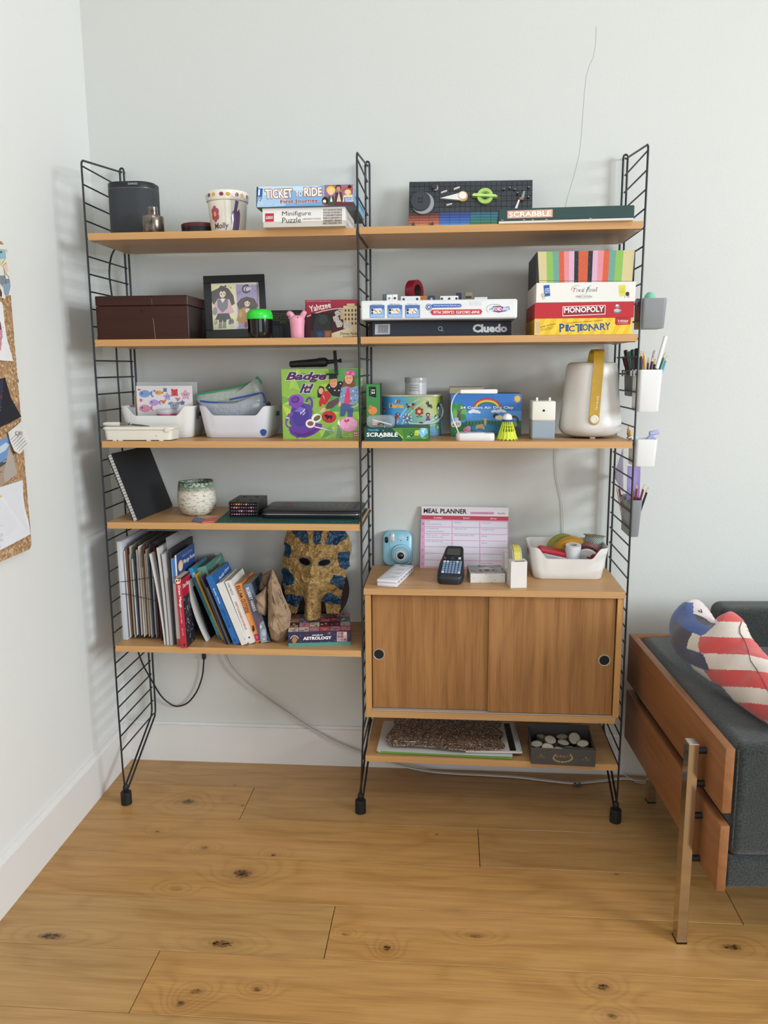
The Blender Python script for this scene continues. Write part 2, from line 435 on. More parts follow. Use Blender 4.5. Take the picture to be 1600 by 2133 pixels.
# ------------------------------------------------------------------ shelving: three wire ladder panels
D, YF = .795, -.30
BLACK = mat('15181c', .42, spec=.5); RUB = mat('131212', .55)
STEEL = mat('b9bbbd', .25, 1.0); 
LX = [0.0, D, 2*D]
def ladder(i, label):
    x = LX[i]; root = thing('wire_ladder_panel', label, 'shelf ladder', (x, 0, 0), group='black wire ladder panels of the shelving')
    dx = (-.003, -.014, -.002)[i] + (.006 if i == 0 else 0)
    def fx(z): return dx*max(0, (.33-z)/.33)
    b = MB()
    pts = [(fx(.055), YF+.006, .055)] + [(fx(z), YF, z) for z in (.12, .2, .33, 1.0)] + [(0, YF, 1.994), (0, YF+.002, 2.000), (0, YF+.010, 2.0065), (0, -.006, 2.038)]
    b.tube(pts, .0030, 8); b.build('front_rod', BLACK, root)
    for s in (-1, 1):
        b = MB(); h = .0066*s
        b.tube([(fx(.05)+h*.9, YF+.012, .05), (fx(.19)*.5+h, -.012, .184), (h, -.002, .20), (h, 0, .22), (h, 0, 2.044)], .0033, 8)
        b.build('back_rod', BLACK, root)
    b = MB(); b.tube([(.0062*math.cos(a), 0, 2.044+.0075*math.sin(a)) for a in (PI*k/10 for k in range(11))], .0029, 8)
    b.build('hanging_loop', BLACK, root)
    b = MB(); b.lathe([(.0045, 0), (.0045, .003), (.002, .0045), (0.0003, .0045)], 14, Matrix.Translation((0, .002, 2.0445)) @ Matrix.Rotation(PI/2, 4, 'X'))
    b.lathe([(.0022, .0), (.0022, .030)], 8, Matrix.Translation((0, .002, 2.0445)) @ Matrix.Rotation(-PI/2, 4, 'X'))
    b.build('wall_screw', STEEL, root)
    me = None
    for k in range(37):
        z = .19+.05*k
        if me is None:
            b = MB(); b.tube([(0, YF, 0), (0, -.004, 0)], .0024, 8); o = b.build('rung', BLACK, root); me = o.data
        else:
            o = bpy.data.objects.new('rung', me); COL.objects.link(o); o.parent = root
        o.location = (fx(z)*.5, 0, z)
    b = MB(); f = fx(0)
    b.lathe([(.0145, 0), (.0175, .0015), (.0175, .042), (.016, .0435), (.0075, .0435), (.0075, .050), (.009, .052), (.009, .062), (.006, .068)], 28, Matrix.Translation((f, YF+.010, 0)))
    b.build('foot', RUB, root)
    return root
ladder(0, 'leftmost black wire ladder panel of the shelves, nearest the left wall')
ladder(1, 'middle black wire ladder panel between the two shelf bays')
ladder(2, 'rightmost black wire ladder panel of the shelves, beside the sofa, cups hung on it')

OAK = wood_mat('oak_veneer', 'c69a68', 'a1713d', 0, .55, .42, ring=22, cath=.5)
OAKV = wood_mat('oak_veneer_upright', 'a67748', '754a22', 2, .85, .40, ring=20, cath=.55)
OAKE = wood_mat('oak_edge', 'cfa06a', 'b07f48', 0, .6, .45, ring=60, cath=.3)
def board(b, x0, x1, y0, y1, z0, z1): b.box(x0, x1, y0, y1, z0, z1, .0008)
def shelf(x0, z, label, tilt=0.0):
    g = .0045; w = D-2*g
    root = thing('shelf_board', label, 'shelf', (x0+D/2, 0, z), group='oak shelf boards', rot=(0, tilt, 0))
    b = MB(); board(b, -w/2, w/2, YF+.0015, -.006, -.02, 0); b.build('board', OAK, root, smooth=False)
    b = MB(); b.box(-w/2, w/2, YF+.0002, YF+.0015, -.0198, -.0002); b.build('front_edge', OAKE, root, smooth=False)
    for sx in (-1, 1):
        for y in (YF+.028, -.03):
            b = MB(); x = sx*w/2
            b.tube([(x-sx*.02, y, -.0213), (x-sx*.001, y, -.0213), (x+sx*.0008, y, -.019), (x+sx*.0008, y, -.006)], .0009, 6)
            b.build('shelf_pin', STEEL, root)
    return root
ZL = [1.8047, 1.5015, 1.1997, .9489, .5497]; ZR = [1.8069, 1.5024, 1.1993]
nm = ['top', 'second', 'third', 'fourth', 'fifth']
what = ['with speaker and flower pot', 'with dark wooden box and picture frame', 'with two white bins', 'with notebook and black tin', 'with books and gold mask']
for k, z in enumerate(ZL): shelf(0, z, 'oak board of left bay, %s from top, %s' % (nm[k], what[k]))
what = ['with dark brick mosaic', 'with stacks of board games', 'with lantern and pencil sharpener']
for k, z in enumerate(ZR): shelf(D, z, 'oak shelf board of the right bay, %s from top, %s' % (nm[k], what[k]))
shelf(D, .1999, 'low oak shelf board under the cabinet holding papers and candle box', .0065)
ZC, ZB = .7497, .1999

# ------------------------------------------------------------------ sliding-door cabinet
g = .0045; W = D-2*g; x0 = D+g; H = .42
cab = thing('sliding_door_cabinet', 'oak cabinet with two sliding doors in the right bay', 'cabinet', (x0, 0, ZC-H))
def cpart(name, m, *q):
    b = MB(); board(b, *q); return b.build(name, m, cab, smooth=False)
cpart('top_panel', OAK, 0, W, YF, -.004, H-.02, H)
cpart('bottom_panel', OAK, .002, W-.012, YF+.004, -.004, 0, .02)
SIDE = wood_mat('oak_side_edge', 'c4935a', 'a3743c', 2, .5, .45, ring=40, cath=.3)
for xa in (.003, W-.018-.003): cpart('side_panel', SIDE, xa, xa+.018, YF+.005, -.004, .02, H-.02)
cpart('back_panel', OAKV, .021, W-.021, -.012, -.006, .02, H-.02)
cpart('sliding_track', mat('b3a79b', .5), .021, W-.021, YF+.010, YF+.045, .02, .0225)
RING = mat('b9b0a4', .35, .6); HOLE = mat('050505', .7)
mid = .383
for (xa, xb, yo, hx, grain) in ((.0235, mid+.01, .026, .0435, 0), (mid, W-.024, .014, W-.0515, .37)):
    b = MB(); board(b, xa-(xa+xb)/2, xb-(xa+xb)/2, YF+yo, YF+yo+.009, .024, H-.021)
    d = b.build('door', OAKV, cab, smooth=False); d.location = ((xa+xb)/2, 0, 0)
    dxh = hx-(xa+xb)/2
    Mh = Matrix.Translation((dxh, YF+yo, .201)) @ Matrix.Rotation(PI/2, 4, 'X')
    b = MB(); b.lathe([(.0150, -.002), (.0150, .0008), (.0158, .0016), (.0185, .0016), (.0193, .0002), (.0193, -.002)], 40, Mh, False, False); b.build('handle_ring', RING, d)
    b = MB(); b.lathe([(.0151, -.001), (.0151, .0005)], 32, Mh); b.build('finger_hole', HOLE, d)
# ------------------------------------------------------------------ sofa
def cloth_mat(name, base, dark, scale, strength, sheen=.3):
    mt, t, b = new_mat(name); o = t.obj()
    n1 = t.noise(o, scale, 4, .65); n2 = t.noise(o, scale*.12, 3)
    f = t.m('ADD', t.m('MULTIPLY', t.ramp(n1, .35, .68), .75), t.m('MULTIPLY', n2, .3))
    t.L.new(t.mix(f, lin(dark), lin(base)), b.inputs['Base Color']); b.inputs['Roughness'].default_value = .95
    b.inputs['Specular IOR Level'].default_value = .15; b.inputs['Sheen Weight'].default_value = sheen
    t.bump(n1, strength, .004, b); return mt
BOUCLE = cloth_mat('boucle_fabric', '454a47', '141615', 260, .8)
SOFW = wood_mat('teak_boards', '94623c', '6c4325', 1, .6, .42, ring=14, cath=.7)
SOFE = wood_mat('teak_ends', 'ad7748', '8c5a34', 2, .6, .42, ring=60, cath=.5)
CHROME = mat('cfc8c0', .12, 1.0); DARK = mat('0d0c0b', .5)
sofa = thing('sofa', 'low dark grey boucle sofa with teak side boards and chrome leg', 'sofa', (1.682, -.935, 0), math.radians(3.1))
def sbox(name, m, *q, bev=.0025, seg=2, parent=sofa, **k):
    b = MB(); b.box(*q, bev=bev, seg=seg); return b.build(name, m, parent, **k)
for z0, z1 in ((.408, .566), (.212, .377)):
    o = sbox('side_board', SOFW, 0, .022, 0, .805, z0, z1)
sbox('back_board', SOFW, .022, 1.2, .783, .805, .408, .566)
sbox('back_board', SOFW, .022, 1.2, .783, .805, .212, .377)
def cushion(name, x0, x1, y0, y1, z0, z1, r, bulge=0.0):
    b = MB(); b.box(x0, x1, y0, y1, z0, z1, bev=r, seg=5)
    o = b.build(name, BOUCLE, sofa, angle=1.5); return o
cushion('seat_cushion', .026, 1.2, .004, .775, .292, .572, .026)
cushion('seat_base', .026, 1.2, .012, .775, .212, .290, .008)
cushion('backrest', .235, 1.2, .665, .778, .50, .690, .03)
b = MB(); b.tube([(.030, .004, .56), (.0305, .003, .45), (.0305, .003, .32)], .0016, 6); b.build('seam_piping', BOUCLE, sofa)
b = MB(); b.box(-.047, -.0225, .095, .130, .004, .530, bev=.0012); b.build('leg', CHROME, sofa, smooth=False)
b = MB(); b.box(-.0475, -.022, .0945, .1305, 0, .004); b.build('leg_pad', DARK, sofa, smooth=False)
for z in (.507, .422, .338, .224):
    b = MB(); b.lathe([(.008, 0), (.008, .024)], 14, Matrix.Translation((-.0235, .112, z)) @ Matrix.Rotation(PI/2, 4, 'Y')); b.build('leg_spacer', DARK, sofa)
b = MB(); b.box(.075, .100, .76, .79, .004, .300, bev=.0012); b.build('leg', CHROME, sofa, smooth=False)
b = MB(); b.box(.0745, .1005, .7595, .7905, 0, .004); b.build('leg_pad', DARK, sofa, smooth=False)
# ------------------------------------------------------------------ boxes with printed faces
CARD = mat('8d8478', .6)
def gb(name, label, cat, c, bl, br, tr, tl, y, d, m_lid, z=None, yr=None, group=None, base=None, lidh=None, bev=.001, face='front_print', tilt=0.0):
    a, b = P(*c(*bl), y), P(*c(*br), y if yr is None else yr)
    h = P(*c(*tl), y).z - a.z
    if z is not None: a.z = z
    w = math.hypot(b.x-a.x, b.y-a.y); rz = math.atan2(b.y-a.y, b.x-a.x)
    root = thing(name, label, cat, a, rz, group, rot=(tilt, 0, rz))
    if base:
        lidh = lidh or h*.8
        k = MB(); k.box(0, w, 0, d, h-lidh, h, bev); k.build('lid', m_lid, root, smooth=False)
        k = MB(); k.box(.0015, w-.0015, .0015, d-.0015, 0, h-lidh+.002); k.build('box_base', base, root, smooth=False)
    else:
        k = MB(); k.box(0, w, 0, d, 0, h, bev); k.build('carton', m_lid, root, smooth=False)
    art = Art((0, 0, 0), (w, 0, 0), (0, 0, h), [bl, br, tr, tl])
    root['wh'] = (w, h, d)
    return root, w, h, art

# ================= top shelf, left bay
ZT = ZL[0]
# black loudspeaker
a, b = P(233, 470, -.15), P(328, 470, -.15); w = b.x-a.x; hh = P(280, 378, -.19).z-ZT
sp = thing('smart_speaker', 'dark grey rounded wireless speaker at the left end of the top shelf', 'speaker', ((a.x+b.x)/2, -.14, ZT), 0)
SPK = mat('34383c', .5, bump=(900, .5)); SPT = mat('1b1e21', .45)
k = MB(); k.loft([rr(w*.97, .115, .045, 8, 0), rr(w, .118, .046, 8, .006), rr(w, .118, .046, 8, hh-.0185)]); k.build('speaker_grille', SPK, sp)
k = MB(); k.loft([rr(w+.0006, .1186, .0465, 8, hh-.0185), rr(w+.0006, .1186, .0465, 8, hh-.0172)]); k.build('trim_band', mat('6f757a', .4, .6), sp)
k = MB(); k.loft([rr(w, .118, .046, 8, hh-.0172), rr(w, .118, .046, 8, hh-.002), rr(w*.985, .116, .046, 8, hh)]); k.build('speaker_top', SPT, sp)
ar = Art((.006, -.0597, hh-.0110), (.029, 0, 0), (0, 0, .0058), lift=.0002); ar.text('SONOS', (0, 0), (1, 0), (0, 1), 'd5d9dc', bold=.01, spacing=1.3); ar.build('printed_name', sp)
# mottled mercury-glass bottle
GLAS = mat('8a7f75', .22, .85, var=(55, .9, '3c342e'), bump=(45, .4))
q = P(320, 484, -.26); bt = thing('mercury_glass_bottle', 'small mottled silver glass bottle standing in front of the dark speaker', 'bottle', (q.x, -.26, ZT))
k = MB(); k.lathe([(.0295, 0), (.031, .002), (.031, .044), (.0295, .049), (.020, .0515), (.0155, .0525), (.0155, .058)], 36, cap1=False); k.build('bottle_body', GLAS, bt)
k = MB(); k.lathe([(.0155, .058), (.0155, .074), (.014, .0755), (.012, .0755), (.012, .06)], 30, cap0=False, cap1=True); k.build('bottle_neck', GLAS, bt)
# black tin with red lid edge
q = P(414, 484, -.16); tn = thing('round_black_tin', 'low round black tin with dark red rim beside the painted flower pot', 'tin', (q.x+.004, -.15, ZT))
k = MB(); k.lathe([(.056, 0), (.0575, .0015), (.0575, .030)], 44); k.build('tin_body', mat('15171b', .35), tn)
k = MB(); k.lathe([(.058, .030), (.0585, .0395), (.056, .0415), (.0, .0415)], 44, cap1=False); k.build('tin_lid', mat('6b2526', .4), tn)
# painted flower pot
q = P(476, 480, -.22); zt = P(476, 400, -.24).z-ZT
pot = thing('painted_flower_pot', 'white hand-painted flower pot with dots, a flower and a child name', 'flower pot', (q.x, -.22, ZT))
r1 = (P(519, 420, -.22).x-P(433, 420, -.22).x)/2; r0 = r1*.80; zr = zt*.78; ri = r1*.945
GLZ = mat('ece6d8', .12, spec=.6, coat=.4)
k = MB(); k.lathe([(r0*.97, 0), (r0, .003), (ri, zr-.002)], 56, cap1=False); k.build('pot_body', GLZ, pot)
k = MB(); k.lathe([(ri, zr-.001), (r1-.0015, zr-.0015), (r1, zr+.001), (r1, zt-.003), (r1-.002, zt), (r1-.0055, zt), (r1-.006, zt-.004), (r0*.85, .006), (0, .006)], 56, cap0=False, cap1=False); k.build('pot_rim', GLZ, pot)
def on_cone(rb, rt, zb, zt_, pts, name, col, root, lift=.0005):
    """flat painted patch wrapped on a cone; pts = (angle, height fraction)"""
    k = MB(); V = []
    ctr = [sum(p[0] for p in pts)/len(pts), sum(p[1] for p in pts)/len(pts)]
    allp = [ctr] + list(pts)
    for ang, t in allp:
        r = rb+(rt-rb)*t+lift; V.append((r*math.sin(ang), -r*math.cos(ang), zb+(zt_-zb)*t))
    n = len(pts); k.mesh(V, [(0, 1+i, 1+(i+1) % n) for i in range(n)]); return k.build(name, mat(col, .15, coat=.3), root)
for i in range(17):
    an = -1.45+i*.36-.05*(i % 2); c_ = ('7d2f3b', 'e0aa4e')[i % 2]
    on_cone(r1, r1, zr, zt, [(an+.105*math.cos(t), .5+.22*math.sin(t)) for t in (2*PI*j/14 for j in range(14))], 'painted_dot', c_, pot)
for j in range(6):
    t = 2*PI*j/6+.5
    on_cone(r0, ri, 0, zr, [(-.47+.16*math.cos(t)+.115*math.cos(s), .56+.155*math.sin(t)+.10*math.sin(s)) for s in (2*PI*i/12 for i in range(12))], 'painted_petal', 'b04458', pot)
on_cone(r0, ri, 0, zr, [(-.47+.09*math.cos(s), .56+.075*math.sin(s)) for s in (2*PI*i/12 for i in range(12))], 'painted_flower_centre', 'e3b04f', pot, .0008)
hp = [(.50, .02), (.86, .02), (.92, .25), (.95, .55), (.88, .72), (.80, .62), (.72, .70), (.80, .80), (.84, .95), (.66, .97), (.62, .80), (.58, .66), (.47, .60), (.42, .42), (.46, .25)]
on_cone(r0, ri, 0, zr, hp, 'painted_handprint', '6b5578', pot)
V, F, asp = text_shape('Molly', .004, .12)
k = MB(); vv = []
for x, y in V:
    an = -.56+.86*x-.02; t = .05+.23*y+.02*x
    r = r0+(ri-r0)*t+.0006; vv.append((r*math.sin(an), -r*math.cos(an), zr*t))
k.mesh(vv, F); k.build('painted_name', mat('4a2a22', .2), pot, smooth=False)
# white puzzle box and railway board game
LB = mat('8fb9dd', .5); WHT = mat('ece9e4', .5)
pz, w, h, ar = gb('puzzle_box', 'white jigsaw puzzle box under the light blue railway game', 'game box', A2, (566, 538), (1332, 548), (1326, 357), (560, 360), -.335, .215, WHT, z=ZT, base=mat('cfc8bd', .6), lidh=.038)
ar.rect(586, 487, 663, 409, 'c8283a')
ar.words('LEGO', 594, 434, 656, 462, 'f7f4ee', bold=.03, outline=[(.05, '1a1412'), (.025, 'f1c93c')] if False else [(.045, '201512')], shear=.1)
ar.words('Minifigure', 736, 394, 1000, 449, '2b2b2d', bold=-.004); ar.words('Puzzle', 738, 452, 908, 503, '2b2b2d', bold=-.004)
ar.words('1000-PIECE PUZZLE', 922, 464, 1094, 478, '3a3a3c', bold=.0)
cols = ['2d2622', '6b2f28', '3c3a55', '8a6a3a', '2b4436', '5a2c3c', 'a5803e']
for r_ in range(6):
    for c_ in range(13):
        x = 1122+c_*14.0; y = 378+r_*26; q = cols[(r_*5+c_*3) % 7]
        ar.rect(x-3.6, y+20, x+3.6, y+7, q); ar.ell(x, y+3, 3.4, 4.2, cols[(r_+c_) % 4], 8)
ar.build('front_print', pz)
tr_, w, h, ar = gb('railway_game_box', 'light blue railway board game lying on the white puzzle box', 'game box', A2, (505, 345), (1404, 335), (1406, 126), (487, 155), -.345, .29, LB, z=ZT+pz['wh'][1]+.0008, base=mat('3a4550', .6), lidh=None)
for i, (x0, x1, c_) in enumerate([(487, 760, 'a6cbe8'), (760, 1120, '7fb0dc'), (1120, 1427, '9a6a86')]): ar.rect(x0, 350, x1, 120, c_)
ar.poly([(487, 155), (1100, 140), (900, 200), (700, 170), (520, 260)], 'c5def0'); ar.poly([(620, 350), (1100, 345), (1090, 300), (800, 330)], '6fa4d4')
ar.rect(496, 350, 510, 150, '23303c'); ar.rect(510, 250, 552, 170, '2f5f9e'); ar.rect(514, 236, 528, 178, 'eef2f4'); ar.line([(500, 330), (520, 258), (548, 258), (530, 300)], 5, '1e2730')
ar.text('TICKET', (582, 268), (826, 258), (570, 180), 'f3efe4', bold=.03, outline=[(.055, 'a4573f')])
ar.text('TO', (850, 250), (912, 247), (848, 196), 'f3efe4', bold=.03, outline=[(.05, 'a4573f')])
ar.text('RIDE', (930, 246), (1098, 243), (926, 160), 'f3efe4', bold=.03, outline=[(.055, 'a4573f')])
ar.text('First Journey', (716, 324), (1062, 312), (712, 279), '8d2a2a', bold=.02, outline=[(.03, 'f0d9c9')])
ar.words('15', 528, 288, 556, 314, 'f0e4c0', bold=.01); ar.words('min', 526, 316, 560, 328, 'f0e4c0'); ar.words('Alan R. Moon', 600, 308, 684, 326, 'd5e2ec', shear=.2)
# travellers on the lid (plain figures)
ar.ell(1184, 185, 44, 40, 'e9c53f'); ar.ell(1184, 200, 30, 34, 'eec7a4'); ar.poly([(1150, 335), (1160, 245), (1215, 245), (1225, 335)], '3f4c3c'); ar.poly([(1175, 300), (1186, 240), (1200, 300)], 'efe9da')
ar.ell(1128, 290, 32, 40, '2a2320'); ar.ell(1122, 296, 16, 18, 'efe2cf'); ar.ell(1116, 318, 18, 12, '8e3d55')
ar.ell(1258, 160, 30, 32, '4c2c28'); ar.ell(1258, 172, 20, 24, 'c99168'); ar.poly([(1220, 335), (1228, 210), (1290, 205), (1310, 335)], '4a2e3c'); ar.poly([(1240, 300), (1262, 205), (1285, 300)], 'd9c6a4')
ar.ell(1358, 182, 58, 28, 'b5532f'); ar.ell(1372, 150, 20, 17, '26211f'); ar.ell(1352, 205, 32, 27, 'edc49b'); ar.poly([(1290, 335), (1310, 235), (1400, 230), (1420, 335)], 'e2cf93')
ar.poly([(1225, 335), (1240, 300), (1420, 305), (1420, 335)], '6b2b33'); ar.rect(1314, 305, 1410, 258, '2f6fb4'); ar.text('DAYS OF', (1324, 282), (1404, 281), (1324, 264), 'f2f3f2', bold=.03); ar.text('WONDER', (1324, 303), (1408, 301), (1324, 286), 'f2f3f2', bold=.03)
ar.build('front_print', tr_)
# print on the underside of the railway game, visible from below
ar = Art((0, tr_['wh'][2], 0), (tr_['wh'][0], 0, 0), (0, -tr_['wh'][2], 0), lift=.0006)
ar.rect(0, 0, 1, 1, '4d4a48'); ar.poly([(0, .7), (.5, .5), (1, .75), (1, 1), (0, 1)], '5c7486'); ar.poly([(.55, .2), (.8, .6), (1, .5), (1, .1)], '3b3a38'); ar.build('underside_print', tr_)

# ================= top shelf, right bay
ZU = ZR[0]
# dark brick mosaic of the night sky, made of square plates
p0, p1 = P(*A3(452, 700), -.085), P(*A3(1517, 690), -.085); top = P(*A3(452, 306), -.03).z; top2 = P(*A3(1516, 350), -.03).z
mw, mh = p1.x-p0.x, top-ZU-.006
ms = thing('brick_mosaic_panel', 'dark grey brick mosaic of moon, comet and ringed planet leaning on the wall', 'mosaic', (p0.x, -.075, ZU+.0035), rot=(math.radians(-13), math.radians(.5), 0))
BRK = mat('2b2f34', .45); 
DK = [mat('2a2e33', .45), mat('2e3238', .45), mat('262a2f', .45)]
n = 4; pw = mw/n
k = MB(); k.box(0, mw, .003, .012, 0, mh); k.build('backing_board', mat('1c1f22', .5), ms, smooth=False)
# quad for drawing coordinates
QM = [(452, 752), (1517, 752), (1516, 350), (452, 306)]
HM = homog(QM)
def mq(x, y):
    p = HM @ np.array([x, y, 1.0]); return float(p[0]/p[2]*mw), float(p[1]/p[2]*mh)
ysplit = mq(800, 562)[1]
for i in range(n):
    nx = 6
    for ix in range(nx):
        for iz in range(6):
            x0 = i*pw+ix*pw/nx; z0 = ysplit+iz*(mh-ysplit)/6
            k = MB(); k.box(x0+.0003, x0+pw/nx-.0003, 0, .004, z0+.0003, z0+(mh-ysplit)/6-.0003, .0003)
            k.build('plate', DK[(ix*3+iz*7+i) % 3], ms, smooth=False)
bands = [['4c2a28', '7d3a2c', '9a4f36', 'b9644a', 'd07f52', 'd98f58', 'e4a862'], ['2a3f7c', '27498f', '2d5aa6', '3668b3', '4a86c8', '6aa5d6', '8fb9dc'], ['1f5d70', '246d7e', '276d72', '2f7a63', '2f7d4c', '3c8a48', '79a04a'], ['1f5d70', '246d7e', '276d72', '2f7a63', '2f7d4c', '3c8a48', '79a04a']]
for i in range(n):
    for r_ in range(9):
        for ix in range(3):
            x0 = i*pw+ix*pw/3; z1 = ysplit-r_*ysplit/9
            k = MB(); k.box(x0+.0002, x0+pw/3-.0002, 0, .0038+.0004*(r_ % 2), z1-ysplit/9+.0003, z1-.0003, .0003)
            k.build('plate', mat(bands[i][min(r_, 6)], .4), ms, smooth=False)
def disc(name, cx, cy, rx, col, y0, y1, parent=ms, bev=.0008):
    x, z = mq(cx, cy); x2, _ = mq(cx+rx, cy); r = x2-x
    k = MB(); k.lathe([(r, 0), (r, y0+y1-bev), (r-bev, y0+y1)], 40, Matrix.Translation((x, -y0*0, z)) @ Matrix.Rotation(PI/2, 4, 'X'), cap0=False)
    return k.build(name, mat(col, .4), parent)
def plate_poly(name, pts, col, t0, t1):
    k = MB(); k.prism([mq(*p) for p in pts], 0, t1, Matrix.Rotation(PI/2, 4, 'X')); return k.build(name, mat(col, .4), ms, smooth=False)
disc('moon_disc', 585, 488, 104, '9a9da1', 0, .006); disc('moon_shade', 565, 476, 92, '2e3238', 0, .012)
for dx, dy in ((-14, -14), (14, -14), (-14, 14), (14, 14)): disc('stud', 565+dx, 470+dy, 9, '24282c', .012, .002)
disc('small_moon_disc', 699, 370, 27, '9a9da1', 0, .006); disc('small_moon_shade', 690, 366, 25, '23272b', 0, .010)
disc('comet_rim', 943, 450, 46, 'c99a5c', 0, .007)
plate_poly('comet_tail', [(745, 458), (905, 428), (945, 420), (945, 480), (905, 478)], 'e8e4da', 0, .0085); disc('comet_head', 943, 448, 34, 'efe9dd', 0, .011)
for q in ([(752, 410), (806, 397), (806, 404), (752, 418)], [(866, 388), (918, 374), (918, 382), (866, 397)], [(802, 510), (852, 501), (852, 508), (802, 517)]): plate_poly('comet_streak', q, 'dcdcd8', 0, .008)
def mring(name, cx, cy, r0, r1, col, t):
    x, z = mq(cx, cy); R0 = mq(cx+r0, cy)[0]-x; R1 = mq(cx+r1, cy)[0]-x
    k = MB(); k.lathe([(R0, 0), (R0, t), (R1, t), (R1, 0)], 44, Matrix.Translation((x, 0, z)) @ Matrix.Rotation(PI/2, 4, 'X'), False, False); return k.build(name, mat(col, .4), ms)
mring('planet_band', 1135, 458, 66, 40, 'a8cc63', .010); mring('planet_shade', 1135, 458, 42, 28, '7fa347', .008)
plate_poly('planet_ring', [(1024, 452), (1040, 440), (1220, 456), (1240, 470), (1222, 474), (1036, 460)], 'bfdc7c', 0, .0145)
plate_poly('rocket_flame', [(1378, 560), (1404, 498), (1416, 500), (1396, 560)], 'e6e4e0', 0, .010); plate_poly('rocket_body', [(1424, 486), (1442, 440), (1456, 438), (1450, 490)], '8b8d90', 0, .012); plate_poly('rocket_fin', [(1410, 484), (1446, 478), (1444, 502), (1414, 498)], 'a8673f', 0, .011)
for q in ((1289, 412), (1335, 405), (1376, 417), (1398, 444), (1485, 408), (1482, 476)): disc('star_stud', q[0], q[1], 9, '31353a', 0, .007); disc('star_dot', q[0]+1, q[1]-1, 4, 'b8babd', .007, .0012)
for q in ([(472, 700), (478, 668), (506, 636), (512, 660), (536, 690), (538, 700)], [(652, 700), (656, 660), (686, 640), (690, 668), (708, 684), (708, 700)]): plate_poly('rock_silhouette', q, '3f2a2c', 0, .009)
plate_poly('rock_silhouette', [(775, 700), (785, 682), (820, 684), (828, 700)], '20242a', 0, .009)
# old green word game box
GRN = mat('24423f', .5, var=(30, .12, None))
sc, w, h, ar = gb('word_game_box', 'long flat dark green word game box with pink name label on top shelf', 'game box', A4, (80, 826), (1338, 790), (1340, 660), (82, 690), -.305, .19, GRN, z=ZU, yr=-.318, base=mat('d9d2c8', .6), lidh=.034, bev=.0025)
ar.words('SCRABBLE', 168, 703, 603, 770, '00000000'[:6], bold=0) if False else None
ar.poly([(168, 780), (603, 766), (603, 694), (168, 708)], 'c9887a'); ar.poly([(172, 776), (599, 763), (599, 698), (172, 712)], 'dcaa9c')
ar.text('SCRABBLE', (184, 769), (590, 755), (184, 718), 'f3ead6', bold=.045, outline=[(.03, 'a55f52')])
for x, y in ((120, 794), (330, 791), (415, 790), (545, 787), (950, 776)): ar.ell(x, y, 12, 3, 'c8beb0', 8)
ar.build('front_print', sc)
# ================= second shelf, left bay
Z2 = ZL[1]
MAHO = wood_mat('dark_mahogany', '3d1d17', '24110e', 0, .8, .35, ring=10, cath=.4)
MAHS = wood_mat('mahogany_shaded_side', '20120f', '140a08', 1, .8, .4, ring=10, cath=.4)  # mahogany with the shade on the box side darkened into its colour
a, b = P(*A5(100, 990), -.285), P(*A5(1112, 987), -.285); w = b.x-a.x; hh = P(*A5(85, 505), -.285).z-P(*A5(100, 990), -.285).z
wb = thing('wooden_keepsake_box', 'old dark mahogany box with keyhole and hinged lid on second shelf', 'wooden box', (max(a.x, .0075), -.285, Z2), math.radians(.4))
hl = hh*.765
k = MB(); k.box(0, w, 0, .006, 0, hl, .001); k.build('front_panel', MAHO, wb, smooth=False)
for xx in (0, w-.006):
    k = MB(); k.box(xx, xx+.006, .0062, .225, 0, hl, .001); k.build('side_panel', MAHS, wb, smooth=False)
k = MB(); k.box(.006, w-.006, .219, .225, 0, hl); k.build('back_panel', MAHS, wb, smooth=False)
k = MB(); k.box(-.0008, w+.0008, -.0008, .2258, hl+.0012, hh, .0018); k.build('lid', MAHO, wb, smooth=False)
k = MB(); k.box(-.001, w+.0006, -.0012, .010, .0002, .010, .001); k.build('base_moulding', MAHO, wb, smooth=False)
ar = Art((0, 0, 0), (w, 0, 0), (0, 0, hh), [(100, 990), (1112, 987), (1088, 490), (80, 505)], lift=.0012)
ar.ell(587, 672, 8, 17, '070404'); ar.ell(590, 668, 4, 8, '3c2a24')
ar.line([(712, 748), (718, 790), (724, 850), (730, 920), (738, 985)], 5, '8d7a6c'); ar.line([(698, 530), (702, 606)], 4, '7a5a4e')
ar.build('keyhole_and_scratch', wb)
# picture frame leaning at the back
FRB = mat('1a1c1f', .45)
pf_dx = .006
pf = thing('picture_frame', 'black picture frame holding two drawn girls, leaning behind the green-lidded tub', 'picture frame', (P(*A6(115, 605), -.14).x+pf_dx, -.150, Z2+.0045), rot=(math.radians(-12), math.radians(-2.0), math.radians(9)))
fw = P(*A6(640, 605), -.14).x-P(*A6(115, 605), -.14).x; fh = (P(*A6(65, 85), -.11).z-Z2)*1.04
QF = [(115, 618), (640, 618), (594, 100), (63, 85)]
HF = homog(QF)
def fq(x, y): p = HF @ np.array([x, y, 1.]); return float(p[0]/p[2]*fw), float(p[1]/p[2]*fh)
ix0, iz0 = fq(172, 545); ix1, iz1 = fq(548, 160)
for nme, q in (('frame_bar', (0, fw, 0, iz0)), ('frame_bar', (0, fw, iz1, fh)), ('frame_bar', (0, ix0, iz0, iz1)), ('frame_bar', (ix1, fw, iz0, iz1))):
    k = MB(); k.box(q[0], q[1], 0, .016, q[2], q[3], .0012); k.build(nme, FRB, pf, smooth=False)
k = MB(); k.box(ix0, ix1, .008, .012, iz0, iz1); k.build('drawing_sheet', mat('e3ddd0', .6), pf, smooth=False)
ar = Art((0, .008, 0), (fw, 0, 0), (0, 0, fh), QF)
ar.poly([(172, 545), (375, 545), (345, 165), (134, 152)], 'ece3b2'); ar.poly([(392, 545), (548, 545), (545, 180), (352, 168)], 'a79ac0')
